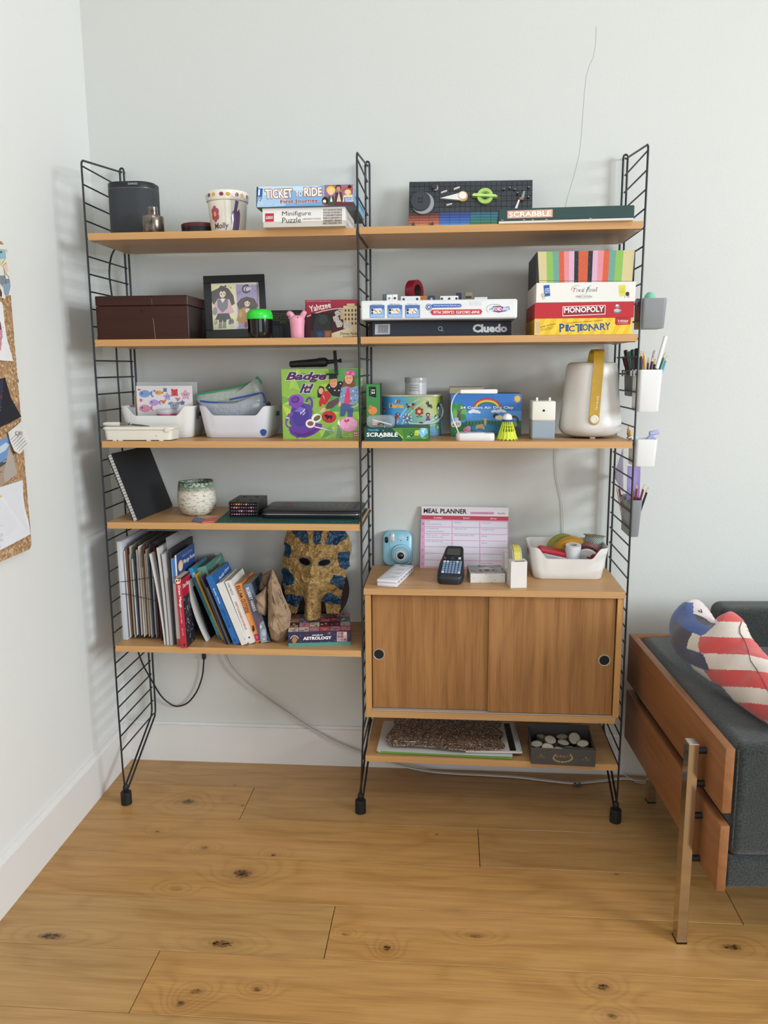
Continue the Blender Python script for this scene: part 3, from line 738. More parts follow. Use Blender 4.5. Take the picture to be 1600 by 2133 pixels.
ar.rect(380, 545, 548, 525, 'b9a3c6')
# left drawing: long-haired girl in grey waistcoat
ar.poly([(140, 215), (190, 195), (238, 172), (290, 200), (335, 260), (350, 330), (322, 345), (300, 290), (200, 280), (168, 330), (145, 300)], '3f3231')
ar.ell(240, 238, 27, 36, 'efd9c4'); ar.poly([(208, 232), (220, 200), (262, 200), (272, 236), (250, 214), (238, 228), (226, 214)], '3f3231')
ar.poly([(205, 185), (225, 165), (236, 182)], '4a4746'); ar.poly([(246, 182), (262, 164), (276, 184)], '4a4746')
for ex in (229, 253): ar.ell(ex, 242, 5, 7, '2a2222', 8)
ar.line([(234, 262), (246, 262)], 2, '9a5a52')
ar.poly([(160, 360), (196, 285), (290, 290), (350, 400), (300, 420), (200, 415)], 'dcabb8'); ar.poly([(196, 285), (290, 285), (290, 360), (245, 400), (200, 350)], '74737a'); ar.poly([(222, 280), (266, 280), (243, 318)], 'efe7dc')
ar.poly([(185, 455), (205, 405), (300, 405), (325, 455), (260, 462)], '37353a')
for lx in (232, 268): ar.poly([(lx-16, 530), (lx-13, 460), (lx+13, 460), (lx+16, 530)], '8f958e'); ar.rect(lx-15, 476, lx+15, 460, '2e2c30')
ar.ell(180, 385, 20, 34, '8e8f92'); ar.ell(325, 480, 24, 28, '6d6d6e'); ar.ell(335, 515, 26, 20, 'd8d4cb'); ar.ell(318, 468, 6, 8, '2c2a2c', 8)
ar.words('SA', 178, 452, 206, 496, '6a6555'); 
for q in ((292, 180), (306, 188), (312, 196)): ar.ell(q[0], q[1], 5, 5, '8a8070', 7)
# right drawing: girl under a crescent moon
ar.ell(445, 210, 42, 36, 'd8cfe2'); ar.ring(446, 210, 42, 38, 16, '3c3840', .6, 5.2); ar.ring(458, 212, 26, 26, 8, '55505a', .4, 5.6)
ar.poly([(366, 330), (400, 290), (450, 275), (515, 295), (548, 350), (530, 400), (390, 380)], '41322f'); ar.ell(457, 330, 24, 30, 'ecd0b8'); ar.poly([(432, 322), (445, 296), (480, 300), (484, 330), (458, 310)], '41322f')
ar.poly([(370, 470), (392, 380), (440, 360), (480, 380), (500, 480), (420, 500)], 'b8893f'); ar.ell(404, 420, 14, 26, 'cfa458'); ar.poly([(440, 380), (475, 372), (480, 400), (450, 410)], 'e8e0d4'); ar.ell(455, 510, 16, 26, '8a3c5c')
for ex in (447, 468): ar.ell(ex, 334, 4, 6, '2a2222', 8)
ar.text('AR', (368, 262), (404, 235), (356, 245), '6d6580'); ar.ell(522, 232, 8, 8, '8e86a0', 8)
ar.build('drawing', pf)
k = MB(); k.box(ix0, ix1, .0062, .0072, iz0, iz1); k.build('glass_pane', mat('ffffff', .04, alpha=.06), pf, smooth=False)
# black tub with a bright green domed lid
q = P(541, 702, -.275); r = (P(565.5, 660, -.275).x-P(513, 660, -.275).x)/2; ht = P(541, 641, -.275).z-P(541, 702, -.275).z
tb = thing('green_lidded_tub', 'black round tub with bright green domed lid on second shelf', 'tub', (q.x, -.265, Z2))
hb = ht*.655
k = MB(); k.lathe([(r*.8, 0), (r*.87, .003), (r*.95, hb*.35), (r*.985, hb)], 44); k.build('tub_body', mat('101216', .12, spec=.6), tb)
k = MB(); k.lathe([(r*1.01, hb), (r*1.03, hb+.002), (r*1.02, hb+.010), (r*.95, hb+(ht-hb)*.72), (r*.80, ht-.002), (r*.6, ht), (0, ht)], 44, cap1=False); k.build('domed_lid', mat('2ed43f', .25), tb)
# black game box with print, behind
bk, w, h, ar = gb('black_game_box', 'black game box with small olive lettering between green tub and pink figure', 'game box', A6, (700, 606), (985, 606), (985, 343), (694, 350), -.165, .06, mat('14161a', .45), z=Z2)
for i, (s_, x0, x1) in enumerate((('The game of the', 710, 960), ('hand of destiny', 710, 955), ('last points, the', 710, 950), ('most another way', 710, 960), ('game', 770, 830))): ar.words(s_, x0, 372+i*19, x1, 386+i*19, '7d7a3a', bold=.004)
for i in range(8): ar.words('rules and players of age', 712, 492+i*13, 790, 500+i*13, '6a6c70')
ar.build('front_print', bk)
# pink soft figure with two floppy ears
q = P(618, 703, -.285); s = (P(640, 690, -.285).x-P(599, 690, -.285).x)/.040
pk = thing('pink_soft_figure', 'pale pink squashy figure with two floppy ears in front of dice game box', 'soft toy', (q.x, -.27, Z2))
PNK = mat('e39bb0', .45, var=(25, .08, None), sss=.15)
k = MB(); k.lathe([(.0185, 0), (.0195, .002), (.020, .015), (.0205, .030), (.0215, .040), (.0225, .050), (.021, .058), (.017, .063), (.010, .065), (0, .065)], 32, cap1=False); k.build('body', PNK, pk)
for pts, rr_ in (([(-.010, 0, .054), (-.017, -.002, .063), (-.0215, -.004, .067), (-.025, -.006, .062)], [.010, .011, .0115, .005]), ([(.010, 0, .052), (.017, -.002, .064), (.022, -.003, .072), (.025, -.004, .077)], [.0085, .0085, .0078, .006])):
    pp = smooth_path(pts, 5); n_ = len(pp); ra = [rr_[0]+(rr_[-1]-rr_[0])*0 for _ in pp]
    ra = [float(np.interp(i/(n_-1), np.linspace(0, 1, 4), rr_)) for i in range(n_)]
    k = MB(); k.tube(pp, ra, 16); k.build('ear', PNK, pk, angle=1.4)
k = MB(); k.lathe([(0.0, -.001), (.0018, 0), (0, .001)], 10, Matrix.Translation((.006, -.0205, .058)) @ Matrix.Rotation(PI/2, 4, 'X'), False, False); k.build('eye', mat('1c1214', .3), pk)
# dice game with window and plain tower picture
DG = mat('7c2437', .5)
yz, w, h, ar = gb('dice_game_box', 'maroon dice game box with see-through window beside the middle ladder', 'game box', A6, (1000, 604), (1450, 602), (1450, 262), (985, 268), -.235, .062, mat('4b1722', .5), z=Z2)
ar.rect(985, 604, 1480, 262, '4a1a25')
pt = [(985, 268), (1480, 262), (1480, 330)]+[(1480-i*47, 330+i*i*.9) for i in range(1, 11)]; ar.poly(pt, '98293f')
ar.line([(1005, 415), (1060, 392), (1140, 366), (1240, 348), (1330, 342)], 7, 'e6d9c3')
ar.text('Yahtzee', (1030, 376), (1220, 335), (1018, 322), 'efe8e0', bold=.015)
ar.words('ages 8 to adult / for 2 or more players / family dice game', 1000, 272, 1215, 284, 'd9a9a9')
ar.rect(1040, 545, 1230, 385, '241a1e'); ar.poly([(1060, 540), (1080, 420), (1110, 390), (1180, 400), (1215, 430), (1220, 540)], '2c3230'); ar.ell(1150, 440, 40, 44, '3a4240')
ar.rect(1040, 604, 1090, 540, '3b2f2c'); ar.rect(1088, 600, 1160, 538, '29405c'); ar.rect(1160, 600, 1224, 536, '8a5138'); ar.ell(1123, 572, 22, 20, '35507a'); ar.ell(1190, 568, 20, 20, 'a1664a')
# plain pale building
ar.rect(1328, 520, 1460, 320, 'd8c7a0'); ar.rect(1360, 330, 1430, 300, 'c9b58b'); ar.rect(1300, 440, 1330, 350, 'cbb88f')
for yy in range(4):
    for xx in range(4): ar.rect(1340+xx*30, 372+yy*38, 1354+xx*30, 350+yy*38, '5c3a3a')
ar.poly([(1225, 604), (1225, 560), (1480, 490), (1480, 604)], 'dccaa2')
for (cx, cy, s_) in ((1275, 385, 26), (1262, 432, 30), (1290, 478, 34), (1362, 492, 36), (1298, 350, 16)):
    ar.poly([(cx-s_, cy-s_*.4), (cx+s_*.2, cy-s_), (cx+s_, cy-s_*.1), (cx+s_*.7, cy+s_*.8), (cx-s_*.5, cy+s_)], 'd5d0ca')
    for dx, dy in ((-.4, -.2), (0, .1), (.4, .4), (.3, -.4), (-.3, .5), (.6, 0)): ar.ell(cx+dx*s_, cy+dy*s_, 3.2, 3.6, '3a3434', 7)
ar.words('Disney Parks', 1300, 552, 1455, 582, '3a2a28', bold=.006, shear=.2); ar.words('Theme Park Edition', 1320, 585, 1438, 597, '4a3a34')
ar.build('front_print', yz)

# ================= second shelf, right bay
Z2R = ZR[1]
NAVY = mat('16202f', .5)
cl, w, h, ar = gb('detective_game_box', 'navy blue flat game box with big pale lettering under white circuit box', 'game box', A7, (150, 600), (1368, 584), (1368, 455), (145, 465), -.285, .22, NAVY, z=Z2R, yr=-.225)
ar.poly([(172, 580), (308, 576), (308, 486), (172, 490)], 'b9bcc0')
for i in range(17): ar.rect(198+i*5.6, 566, 198+i*5.6+(1.6, 3, 2.2, 3.6)[i % 4], 496, '1d222a')
ar.ring(755, 523, 19, 18, 3.5, 'd7d9dc'); ar.line([(767, 536), (779, 549)], 4, 'd7d9dc')
ar.text('Cluedo', (1038, 556), (1334, 551), (1036, 484), 'e3e4e2', bold=.05)
ar.build('front_print', cl)
hC = cl['wh'][1]
sn, w, h, ar = gb('circuit_kit_box', 'white electronics kit box turned upside down on the navy game box', 'game box', A7, (50, 440), (1420, 428), (1428, 254), (48, 270), -.335, .29, mat('e6e6e6', .5), z=Z2R+hC+.001, bev=.004)
for i in range(60): 
    x, y = 70+(i*211) % 1330, 285+(i*67) % 140; ar.line([(x, y), (x+12, y+6*(-1)**i)], 2, 'cdd0d4')
for j, x in enumerate((128, 283, 438)):
    ar.rect(x, 418, x+128, 308, '4a6fb0'); ar.rect(x+4, 414, x+124, 345, '7fa3d6'); ar.rect(x+4, 414, x+124, 392, '9fbce0')
    ar.words(('Alarm Station', 'FM Radio', 'Night Fan')[j], x+18, 296, x+112, 305, '8a8d92')
    ar.poly([(x+20, 385), (x+14, 340), (x+100, 335), (x+114, 380)], 'e3ddd2'); ar.ell(x+22, 352, 10, 12, '1f2226'); ar.ell(x+22, 378, 8, 9, '1f2226')
    for t in range(6): ar.rect(x+36+t*12, 346+10*(t % 3)+10, x+46+t*12, 346+10*(t % 3), ('a4432f', '3b3a38', 'c8a23f', 'd0cdc6', '7a2f2a', '3f6a44')[(t+j) % 6])
def flip(tx, x0, y0, x1, y1, col, **kk): ar.text(tx, (x1, y0), (x0, y0), (x1, y1), col, **kk)
ar.poly([(665, 312), (680, 300), (920, 298), (934, 312), (926, 328), (672, 332)], '3f63a8'); ar.ell(645, 326, 28, 28, '2e4f95'); ar.ring(645, 326, 22, 22, 4, 'e6e8ee'); ar.ell(645, 326, 9, 9, 'e6e8ee')
flip('Fun learning electronics & more', 685, 306, 920, 322, 'dfe6f4')
ar.poly([(656, 368), (675, 350), (1100, 346), (1116, 366), (1100, 392), (676, 396)], 'c03a42'); flip('SNAP CIRCUITS  CLASSIC PLUS', 685, 360, 1090, 384, 'f5efec', bold=.02)
for i in range(3): flip('ages eight and up', 1000, 275+i*14, 1110, 284+i*14, 'c3c6cb')
ar.poly([(1178, 345), (1215, 322), (1270, 316), (1310, 330), (1352, 322), (1356, 350), (1320, 364), (1260, 376), (1215, 366)], '2f5aa8'); ar.poly([(1205, 345), (1260, 320), (1310, 345), (1262, 372)], 'b8323e')
flip('SNAP CIRCUITS', 1184, 330, 1350, 360, 'f2f2f4', bold=.03); ar.ring(1215, 345, 64, 44, 2.5, '8a8d62', 2.4, 5.4); ar.ring(1245, 340, 40, 38, 2, '8a8d62', 3.2, 6.0)
ar.build('front_print', sn)
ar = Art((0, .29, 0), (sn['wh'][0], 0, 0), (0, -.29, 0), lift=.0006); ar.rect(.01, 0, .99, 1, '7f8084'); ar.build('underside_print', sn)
zs = Z2R+hC+.001+sn['wh'][1]+.0006
# loose things lying on top of it
def onsnap(cx, cy, y): return P(*A7(cx, cy), y)
q = onsnap(518, 243, -.20); r = (P(*A7(518, 98), -.20).z-zs)/2
tp = thing('red_tape_roll', 'dark red roll of tape standing on edge on the white circuit box', 'tape roll', (q.x, -.20, zs), math.radians(62))
k = MB(); k.lathe([(r*.62, -.0125), (r, -.0125), (r, .0125), (r*.62, .0125), (r*.62, -.0125)], 48, Matrix.Translation((0, 0, r)) @ Matrix.Rotation(PI/2, 4, 'X'), False, False); k.build('tape', mat('7d1126', .3), tp)
k = MB(); k.lathe([(r*.60, -.012), (r*.62, -.012), (r*.62, .012), (r*.60, .012), (r*.60, -.012)], 40, Matrix.Translation((0, 0, r)) @ Matrix.Rotation(PI/2, 4, 'X'), False, False); k.build('cardboard_core', mat('3a2a24', .7), tp)
def sblock(name, label, cat, cx, cy, wpx, hpx, y, d, col, rz=0, studs=(), grp=None, rough=.4):
    q = onsnap(cx, cy, y); w_ = P(*A7(cx+wpx, cy), y).x-q.x; h_ = onsnap(cx, cy-hpx, y).z-zs
    o = thing(name, label, cat, (q.x, y, zs), rz, grp)
    k = MB(); k.box(0, w_, 0, d, 0, h_, .001); k.build('block_body', mat(col, rough), o, smooth=False)
    for sx, sc in studs:
        k = MB(); k.lathe([(.0035, 0), (.0035, .0008), (.002, .0009)], 12, Matrix.Translation((w_*sx, 0, h_*.5)) @ Matrix.Rotation(PI/2, 4, 'X')); k.build('connector_ring', mat(sc, .3), o)
    return o
sblock('switch_module', 'small white switch module with two round contacts, left on the circuit box', 'circuit part', 275, 262, 48, 36, -.27, .02, 'e9e9e6', 0, [(.5, '8d8f92')], 'white circuit modules')
sblock('switch_module', 'small white module right beside the first, nearer the red tape', 'circuit part', 325, 262, 46, 38, -.27, .02, 'e6e6e3', .05, [(.5, '26282c')], 'white circuit modules')
sblock('battery_holder', 'grey blue battery holder lying behind the white switch modules', 'circuit part', 240, 262, 60, 40, -.22, .03, '5a5f68')
sblock('connector_strip', 'flat white snap strip lying left of the orange module', 'circuit part', 400, 262, 170, 22, -.25, .018, 'dedede', 0, [(.15, '2a2c30'), (.85, '2a2c30')])
sblock('orange_module', 'little orange electronic module behind the snap strips', 'circuit part', 560, 262, 66, 24, -.20, .018, 'c77a35')
sblock('blue_module', 'small dark blue electronic module between the two white strips', 'circuit part', 640, 262, 60, 26, -.24, .016, '2a2e4e', .1, [(.5, 'b8b9bc')])
sblock('connector_strip', 'flat white snap strip lying right of the dark blue module', 'circuit part', 745, 262, 160, 24, -.26, .018, 'e2e2e0', 0, [(.1, '2a2c30'), (.5, '2a2c30'), (.9, '2a2c30')])
sblock('transistor_module', 'navy module with raised centre at the end of the right strip', 'circuit part', 885, 250, 48, 40, -.22, .02, '232748')
sblock('speaker_module', 'brown perforated speaker module with black dots on circuit box', 'circuit part', 962, 258, 66, 54, -.22, .02, '8b7a62', 0, [(.25, '241e18'), (.5, '241e18'), (.75, '241e18')])
sblock('clear_strip', 'long translucent strip lying at the right end of the circuit box', 'circuit part', 1045, 258, 115, 10, -.25, .02, 'd3d6d8')

# stack of boxes at the right end
GY = -.300
pc, w, h, ar = gb('sketching_game_box', 'yellow drawing game box at the bottom of the right-hand stack', 'game box', A8, (155, 932), (1112, 912), (1110, 755), (158, 772), GY, .262, mat('d9a91f', .5), z=Z2R, base=None)
ar.rect(150, 940, 1120, 750, 'e3b624')
for i in range(9): ar.poly([(190+i*110, 940), (250+i*110, 940), (330+i*110, 750), (270+i*110, 750)], 'ecc73f')
ar.poly([(158, 925), (214, 922), (212, 782), (162, 784)], 'd9bd92'); 
for i in range(7): ar.rect(172+i*6, 910, 174+i*6, 800, 'a98f66')
ar.text('PICTIONARY', (400, 910), (905, 876), (390, 822), '33507f', bold=.03, outline=[(.05, 'f1e3b0')]) if False else None
L_ = [('P', 405, 460, 908, 822), ('I', 466, 500, 890, 820), ('C', 496, 560, 898, 838), ('T', 560, 625, 898, 815), ('I', 604, 640, 892, 822), ('O', 630, 690, 892, 822), ('N', 690, 762, 884, 812), ('A', 735, 800, 880, 818), ('R', 802, 862, 874, 806), ('Y', 850, 906, 880, 808)]
for i, (ch, x0, x1, y1, y0) in enumerate(L_):
    dy = (-4, 6, -2, 5, -3)[i % 5]; ar.text(ch, (x0, y1+dy), (x1, y1+dy-3), (x0-2, y0+dy), '35517e', bold=.035, outline=[(.035, 'f2d97a')])
ar.text('Quick Sketches, Hilarious Guesses!', (468, 822), (828, 789), (467, 806), '8d5a1c', bold=.012)
ar.text('evels of Clues!', (216, 862), (368, 826), (214, 846), '6a4a1a', bold=.012); ar.text('Kids can play, too', (220, 880), (352, 852), (219, 870), '6a4a1a'); ar.text('for three teams', (222, 893), (340, 866), (221, 884), '6a4a1a')
ar.poly([(945, 758), (1095, 752), (1092, 820), (960, 828), (946, 815)], 'b02a34'); ar.words('2-4|22|all', 972, 778, 1068, 800, 'f3e3da', bold=.02); ar.words('AGE TEAMS MIN', 975, 803, 1068, 811, 'e8c8c0')
ar.build('front_print', pc)
z_ = Z2R+pc['wh'][1]+.0006
mo, w, h, ar = gb('property_game_box', 'red property trading game box under the white quiz box', 'game box', A8, (158, 771), (1130, 748), (1130, 597), (160, 620), GY, .262, mat('b32430', .5), z=z_)
ar.rect(150, 780, 1140, 590, 'b8262f'); ar.poly([(434, 745), (852, 722), (852, 632), (434, 650)], 'f1e8e2'); ar.poly([(440, 738), (846, 716), (846, 638), (440, 656)], '8f1f2b')
ar.text('MONOPOLY', (450, 714), (838, 698), (449, 658), 'f5f0ea', bold=.03, outline=[(.03, '3a1418')])
ar.ell(968, 690, 38, 22, '75787a'); ar.ell(966, 682, 30, 16, 'b9bcbd'); ar.ell(968, 640, 22, 19, '8b8e90'); ar.ell(964, 634, 12, 10, 'd9dbdb'); ar.poly([(988, 640), (1002, 652), (986, 656)], '67696b'); ar.poly([(992, 680), (1012, 668), (1004, 692)], '8b8e90')
ar.build('front_print', mo)
z_ += mo['wh'][1]+.0006
tv, w, h, ar = gb('quiz_game_box', 'white quiz game box with curly coloured lettering, under the striped box', 'game box', A8, (172, 607), (1145, 580), (1143, 395), (172, 412), GY, .262, mat('e7e3dc', .5), z=z_)
ar.poly([(246, 436), (306, 429), (318, 536), (258, 546)], '2b5aa0'); 
for i, t in enumerate(('CARDS', 'FOR', 'ADULTS')): ar.text(t, (262+i, 478+i*18), (308+i, 473+i*18), (261+i, 464+i*18), 'dce6f2', bold=.02)
ar.ell(242, 530, 20, 20, 'c9c08a'); ar.line([(238, 548), (246, 572)], 3, '3a3a3a'); ar.line([(252, 546), (262, 566)], 3, '3a3a3a')
ar.poly([(984, 432), (1046, 424), (1058, 526), (1000, 536)], 'd9cf52')
for i, t in enumerate(('CARDS', 'FOR', 'KIDS')): ar.text(t, (998+i, 470+i*18), (1044+i, 464+i*18), (997+i, 456+i*18), 'b9b04a', bold=.02)
ar.ell(1070, 510, 18, 20, '3a3134'); ar.ring(1080, 534, 10, 10, 3, '3a3a3a'); ar.line([(1052, 528), (1044, 548)], 3, '3a3a3a')
tc = ['a33a4a', '8a4a6a', '5a6a9a', '3f7a7a', '4a8a5a', '6a7a3a', '7a5a3a']
for i, (ch, x0, x1) in enumerate([('T', 545, 580), ('r', 580, 596), ('i', 598, 606), ('v', 606, 624), ('i', 626, 633), ('a', 634, 648), ('l', 650, 658)]): ar.text(ch, (x0, 500-i*.7), (x1, 500-i*.7), (x0, (458 if ch in 'Tl' else 472)-i*.7), tc[i % 7], bold=-.002, shear=.3)
ar.ring(590, 470, 60, 36, 3, '8a5a5a', 2.6, 5.0); ar.line([(672, 512), (690, 480), (700, 448), (720, 432)], 4, '4a8a8a')
for i, (ch, x0, x1) in enumerate([('P', 676, 706), ('u', 704, 720), ('r', 722, 734), ('s', 735, 746), ('u', 748, 762), ('i', 764, 770), ('t', 772, 786)]): ar.text(ch, (x0, 494-i*.7), (x1, 494-i*.7), (x0, (450 if ch in 'Pt' else 470)-i*.7), tc[(i+3) % 7], bold=-.002, shear=.3)
ar.ring(656, 540, 82, 16, 2.5, '8a9a8a'); ar.words('FAMILY EDITION', 585, 535, 726, 546, '7a8a8a')
ar.build('front_print', tv)
z_ += tv['wh'][1]+.0006
st, w, h, ar = gb('striped_box', 'box with vertical coloured stripes on top of the game stack', 'box', A8, (172, 405), (1135, 383), (1140, 95), (206, 97), GY+.012, .235, mat('2a2a2c', .6, var=(120, .35, '55565a')), z=z_)
cs = [('25272a', 172, 206, 206, 240), ('cdbf8e', 206, 288, 218, 305), ('88b457', 288, 358, 305, 366), ('6b9c8c', 358, 413, 366, 428), ('cf5a3c', 413, 465, 428, 478), ('d98a92', 465, 514, 478, 528), ('d3a9c0', 514, 562, 528, 580), ('25272a', 562, 604, 580, 620), ('c95a3a', 604, 694, 620, 712), ('25272a', 694, 736, 712, 756), ('d3a9c0', 736, 786, 756, 804), ('d98a92', 786, 836, 804, 858), ('cf5a3c', 836, 892, 858, 908), ('6b9c8c', 892, 950, 908, 968), ('88b457', 950, 1018, 968, 1036), ('cdbf8e', 1018, 1116, 1036, 1134), ('25272a', 1116, 1140, 1134, 1145)]
for c_, x0, x1, t0, t1 in cs: ar.poly([(x0, 410), (x1, 410), (t1, 90), (t0, 90)], c_)
ar.line([(165, 380), (1140, 378)], 4, '4a4f46')
for i in range(140):
    x, y = 210+(i*397) % 920, 100+(i*151) % 280; ar.ell(x, y, 1.6, 1.6, 'e6ddc8', 5)
ar.build('front_print', st)
# ================= third shelf, left bay
Z3 = ZL[2]
WPL = mat('e4e2de', .32, spec=.5); WPL2 = mat('dfdfe6', .32); CLR = mat('e9edf0', .08, alpha=.28); CLR2 = mat('dfe4e6', .2, alpha=.5)
def smoothstep(a, b, x): t = max(0, min(1, (x-a)/(b-a))); return t*t*(3-2*t)
def storage_bin(label, x, y, z, rz=0, m=WPL, w=.24, d=.168, h=.100, drop=.029, group='white scoop-front storage bins'):
    o = thing('storage_bin', label, 'bin', (x, y, z), rz, group)
    def top(ins):
        out = []
        for (px_, py_, _) in dense(rr(w-2*ins, d-2*ins, .030-ins, 8), .006):
            zz = h
            if py_ < -d*.30: zz = h-drop*(1-smoothstep(.27*w, .405*w, abs(px_)))*smoothstep(-d*.30, -d*.46, py_)
            out.append((px_, py_, zz))
        return out
    def at_(t, ins, zz):
        sx = (w*(.86+.14*t)-2*ins)/(w-2*ins); sy = (d*(.84+.16*t)-2*ins)/(d-2*ins)
        return [(p[0]*sx, p[1]*sy, (zz if zz is not None else 0)) for p in top(ins)]
    T = top(0); TI = top(.0022)
    def ring(t, ins):
        base = T if ins == 0 else TI; sx = (.86+.14*t); sy = (.84+.16*t)
        return [(p[0]*sx, p[1]*sy, max(.0, p[2]*t)) for p in base]
    k = MB(); k.loft([[(p[0]*.95, p[1]*.95, 0) for p in ring(0, 0)]] + [[(p[0], p[1], p[2]+.003) if t == 0 else p for p in ring(t, 0)] for t in (0, .3, .6, 1.0)] + [[(p[0], p[1], max(.003, p[2])) for p in ring(t, .0022)] for t in (1.0, .5, .04)], True, True)
    k.build('bin_shell', m, o, angle=.9)
    for s in (-1, 1):
        k = MB(); k.box(s*(w/2*.977)-.0016, s*(w/2*.977)+.0016, -.016, .016, h*.66, h*.80, .001); k.build('handle_slot', mat('3f5349' if s > 0 else '77777a', .6), o)
    return o
q = Z(330, 911.5, Z3); B1X, B1Y = P(328, 880, -.19).x, -.19+.084*.86
storage_bin('white scoop-front bin holding the sea-creature sticker sheet, third shelf', B1X, B1Y, Z3)
B2X = P(490, 880, -.19).x+.004
storage_bin('white scoop-front bin holding the green and blue mesh pouches, third shelf', B2X, B1Y, Z3, math.radians(-1.5), WPL2)
bl_ = thing('blue_sticker', 'small dark blue paint blob stuck on the front of the pouch bin', 'sticker', (B2X+.085, B1Y-.0745, Z3+.018))
k = MB(); k.prism([(.010*math.cos(a)*(1+.15*math.sin(3*a)), .011*math.sin(a)) for a in (2*PI*i/14 for i in range(14))], 0, .0012, Matrix.Rotation(PI/2+.09, 4, 'X')); k.build('blob', mat('2a4f9a', .5), bl_, smooth=False)
# contents of the first bin
def panel_at(name, label, cat, c, bl, br, tr, tl, y, thick, m, tilt=0, group=None):
    a, b = P(*c(*bl), y), P(*c(*br), y); h = P(*c(*tl), y).z-a.z; w_ = b.x-a.x
    o = thing(name, label, cat, a, rot=(math.radians(-tilt), 0, math.atan2(b.y-a.y, b.x-a.x)), group=group)
    k = MB(); k.box(0, w_, 0, thick, 0, h, min(.0008, thick*.3)); k.build('sheet', m, o, smooth=False)
    return o, w_, h, Art((0, 0, 0), (w_, 0, 0), (0, 0, h), [bl, br, tr, tl])
o, w, h, ar = panel_at('sticker_sheet', 'white sticker sheet of little sea creatures standing in the left bin', 'sticker sheet', B1, (384, 640), (836, 640), (842, 305), (384, 288), -.135, .0012, mat('e6e1e2', .5))
def fishy(x, y, s, c1, c2):
    kind = int(x*7+y*3) % 4
    if kind == 0:
        for t in range(5): ar.ell(x+(t-2)*s*.42, y+s*.85, s*.18, s*.42, c2, 9)
    elif kind == 1:
        ar.poly([(x+s*1.25*(1 if t % 2 == 0 else .62)*math.cos(t*PI/5-PI/2), y+s*1.25*(1 if t % 2 == 0 else .62)*math.sin(t*PI/5-PI/2)) for t in range(10)], c1)
        for q_ in (-.25, .25): ar.ell(x+q_*s, y-s*.05, s*.11, s*.15, '27303a', 7)
        return
    elif kind == 2: ar.poly([(x+s*.7, y), (x+s*1.45, y-s*.55), (x+s*1.3, y), (x+s*1.45, y+s*.55)], c2); ar.ell(x, y, s, s*.62, c1); ar.ell(x-s*.45, y-s*.1, s*.13, s*.16, '27303a', 7); return
    else:
        for t in (-1, 1): ar.ell(x+t*s*1.15, y-s*.6, s*.38, s*.3, c2, 9); ar.line([(x+t*s*.8, y), (x+t*s*1.1, y-s*.5)], s*.2, c2)
    ar.ell(x, y, s, s*.85, c1); ar.ell(x-s*.7, y-s*.7, s*.35, s*.35, c2, 9); ar.ell(x+s*.7, y-s*.6, s*.3, s*.35, c2, 9); ar.ell(x, y+s*.6, s*.5, s*.35, c2, 10); ar.ell(x-s*.25, y-s*.1, s*.12, s*.16, '27303a', 7); ar.ell(x+s*.3, y-s*.1, s*.12, s*.16, '27303a', 7)
for q in ((455, 355, 48, '7f9fd0', '6f87bf'), (572, 350, 28, 'e0a05c', 'cf7f4c'), (642, 385, 28, 'b3a3cc', 'a08fc0'), (702, 350, 26, 'd0555a', 'c04048'), (788, 375, 34, 'd6a9bf', 'c792ae'), (450, 472, 48, 'd58fa5', 'c87a96'), (530, 428, 40, 'b69acb', 'a585bd'), (695, 458, 34, '9aa2b0', '868e9e'), (760, 435, 18, '6d7896', '5b6684'), (608, 425, 15, 'd08a5c', 'c0703c'), (725, 408, 14, 'd2888f', 'c07078'), (628, 328, 14, '6f86a8', '56709a'), (422, 405, 14, 'd87a8a', 'c86a7a'), (410, 320, 11, 'd2555a', 'b8444a'), (540, 335, 9, '7a8ab8', '6a7aa8'), (520, 378, 8, '7a7ab0', '6a6aa0')): fishy(*q)
ar.build('sheet_print', o)
o, w, h, ar = panel_at('frosted_plastic_tray', 'clear frosted plastic tray standing behind the sticker sheet in the left bin', 'tray', B1, (384, 560), (868, 560), (866, 262), (386, 258), -.098, .010, CLR2)
o, w, h, ar = panel_at('notepad', 'beige lined notepad edge showing left of the sticker sheet', 'notepad', B1, (360, 640), (392, 640), (386, 366), (362, 366), -.115, .006, mat('b9a27e', .6))
for i in range(14): ar.rect(362, 376+i*17, 374, 380+i*17, '7d6a4e')
ar.build('sheet_print', o)
q = P(*B1(605, 522), -.165)
t_ = thing('pink_craft_tub', 'small clear craft tub with bright pink contents in front of sticker sheet', 'tub', (q.x, -.155, q.z-.02))
k = MB(); k.lathe([(.030, 0), (.0305, .024)], 30); k.build('pink_filling', mat('c03a72', .4), t_)
k = MB(); k.lathe([(.0315, .022), (.032, .028), (.032, .036), (.030, .037), (0, .037)], 30, cap0=False, cap1=False); k.build('clear_lid', CLR2, t_)
o, w, h, ar = panel_at('grey_card', 'crumpled grey cellophane strip in the left corner of the sticker bin', 'wrapper', B1, (300, 560), (362, 560), (352, 470), (286, 462), -.15, .003, mat('a9a8ab', .3))
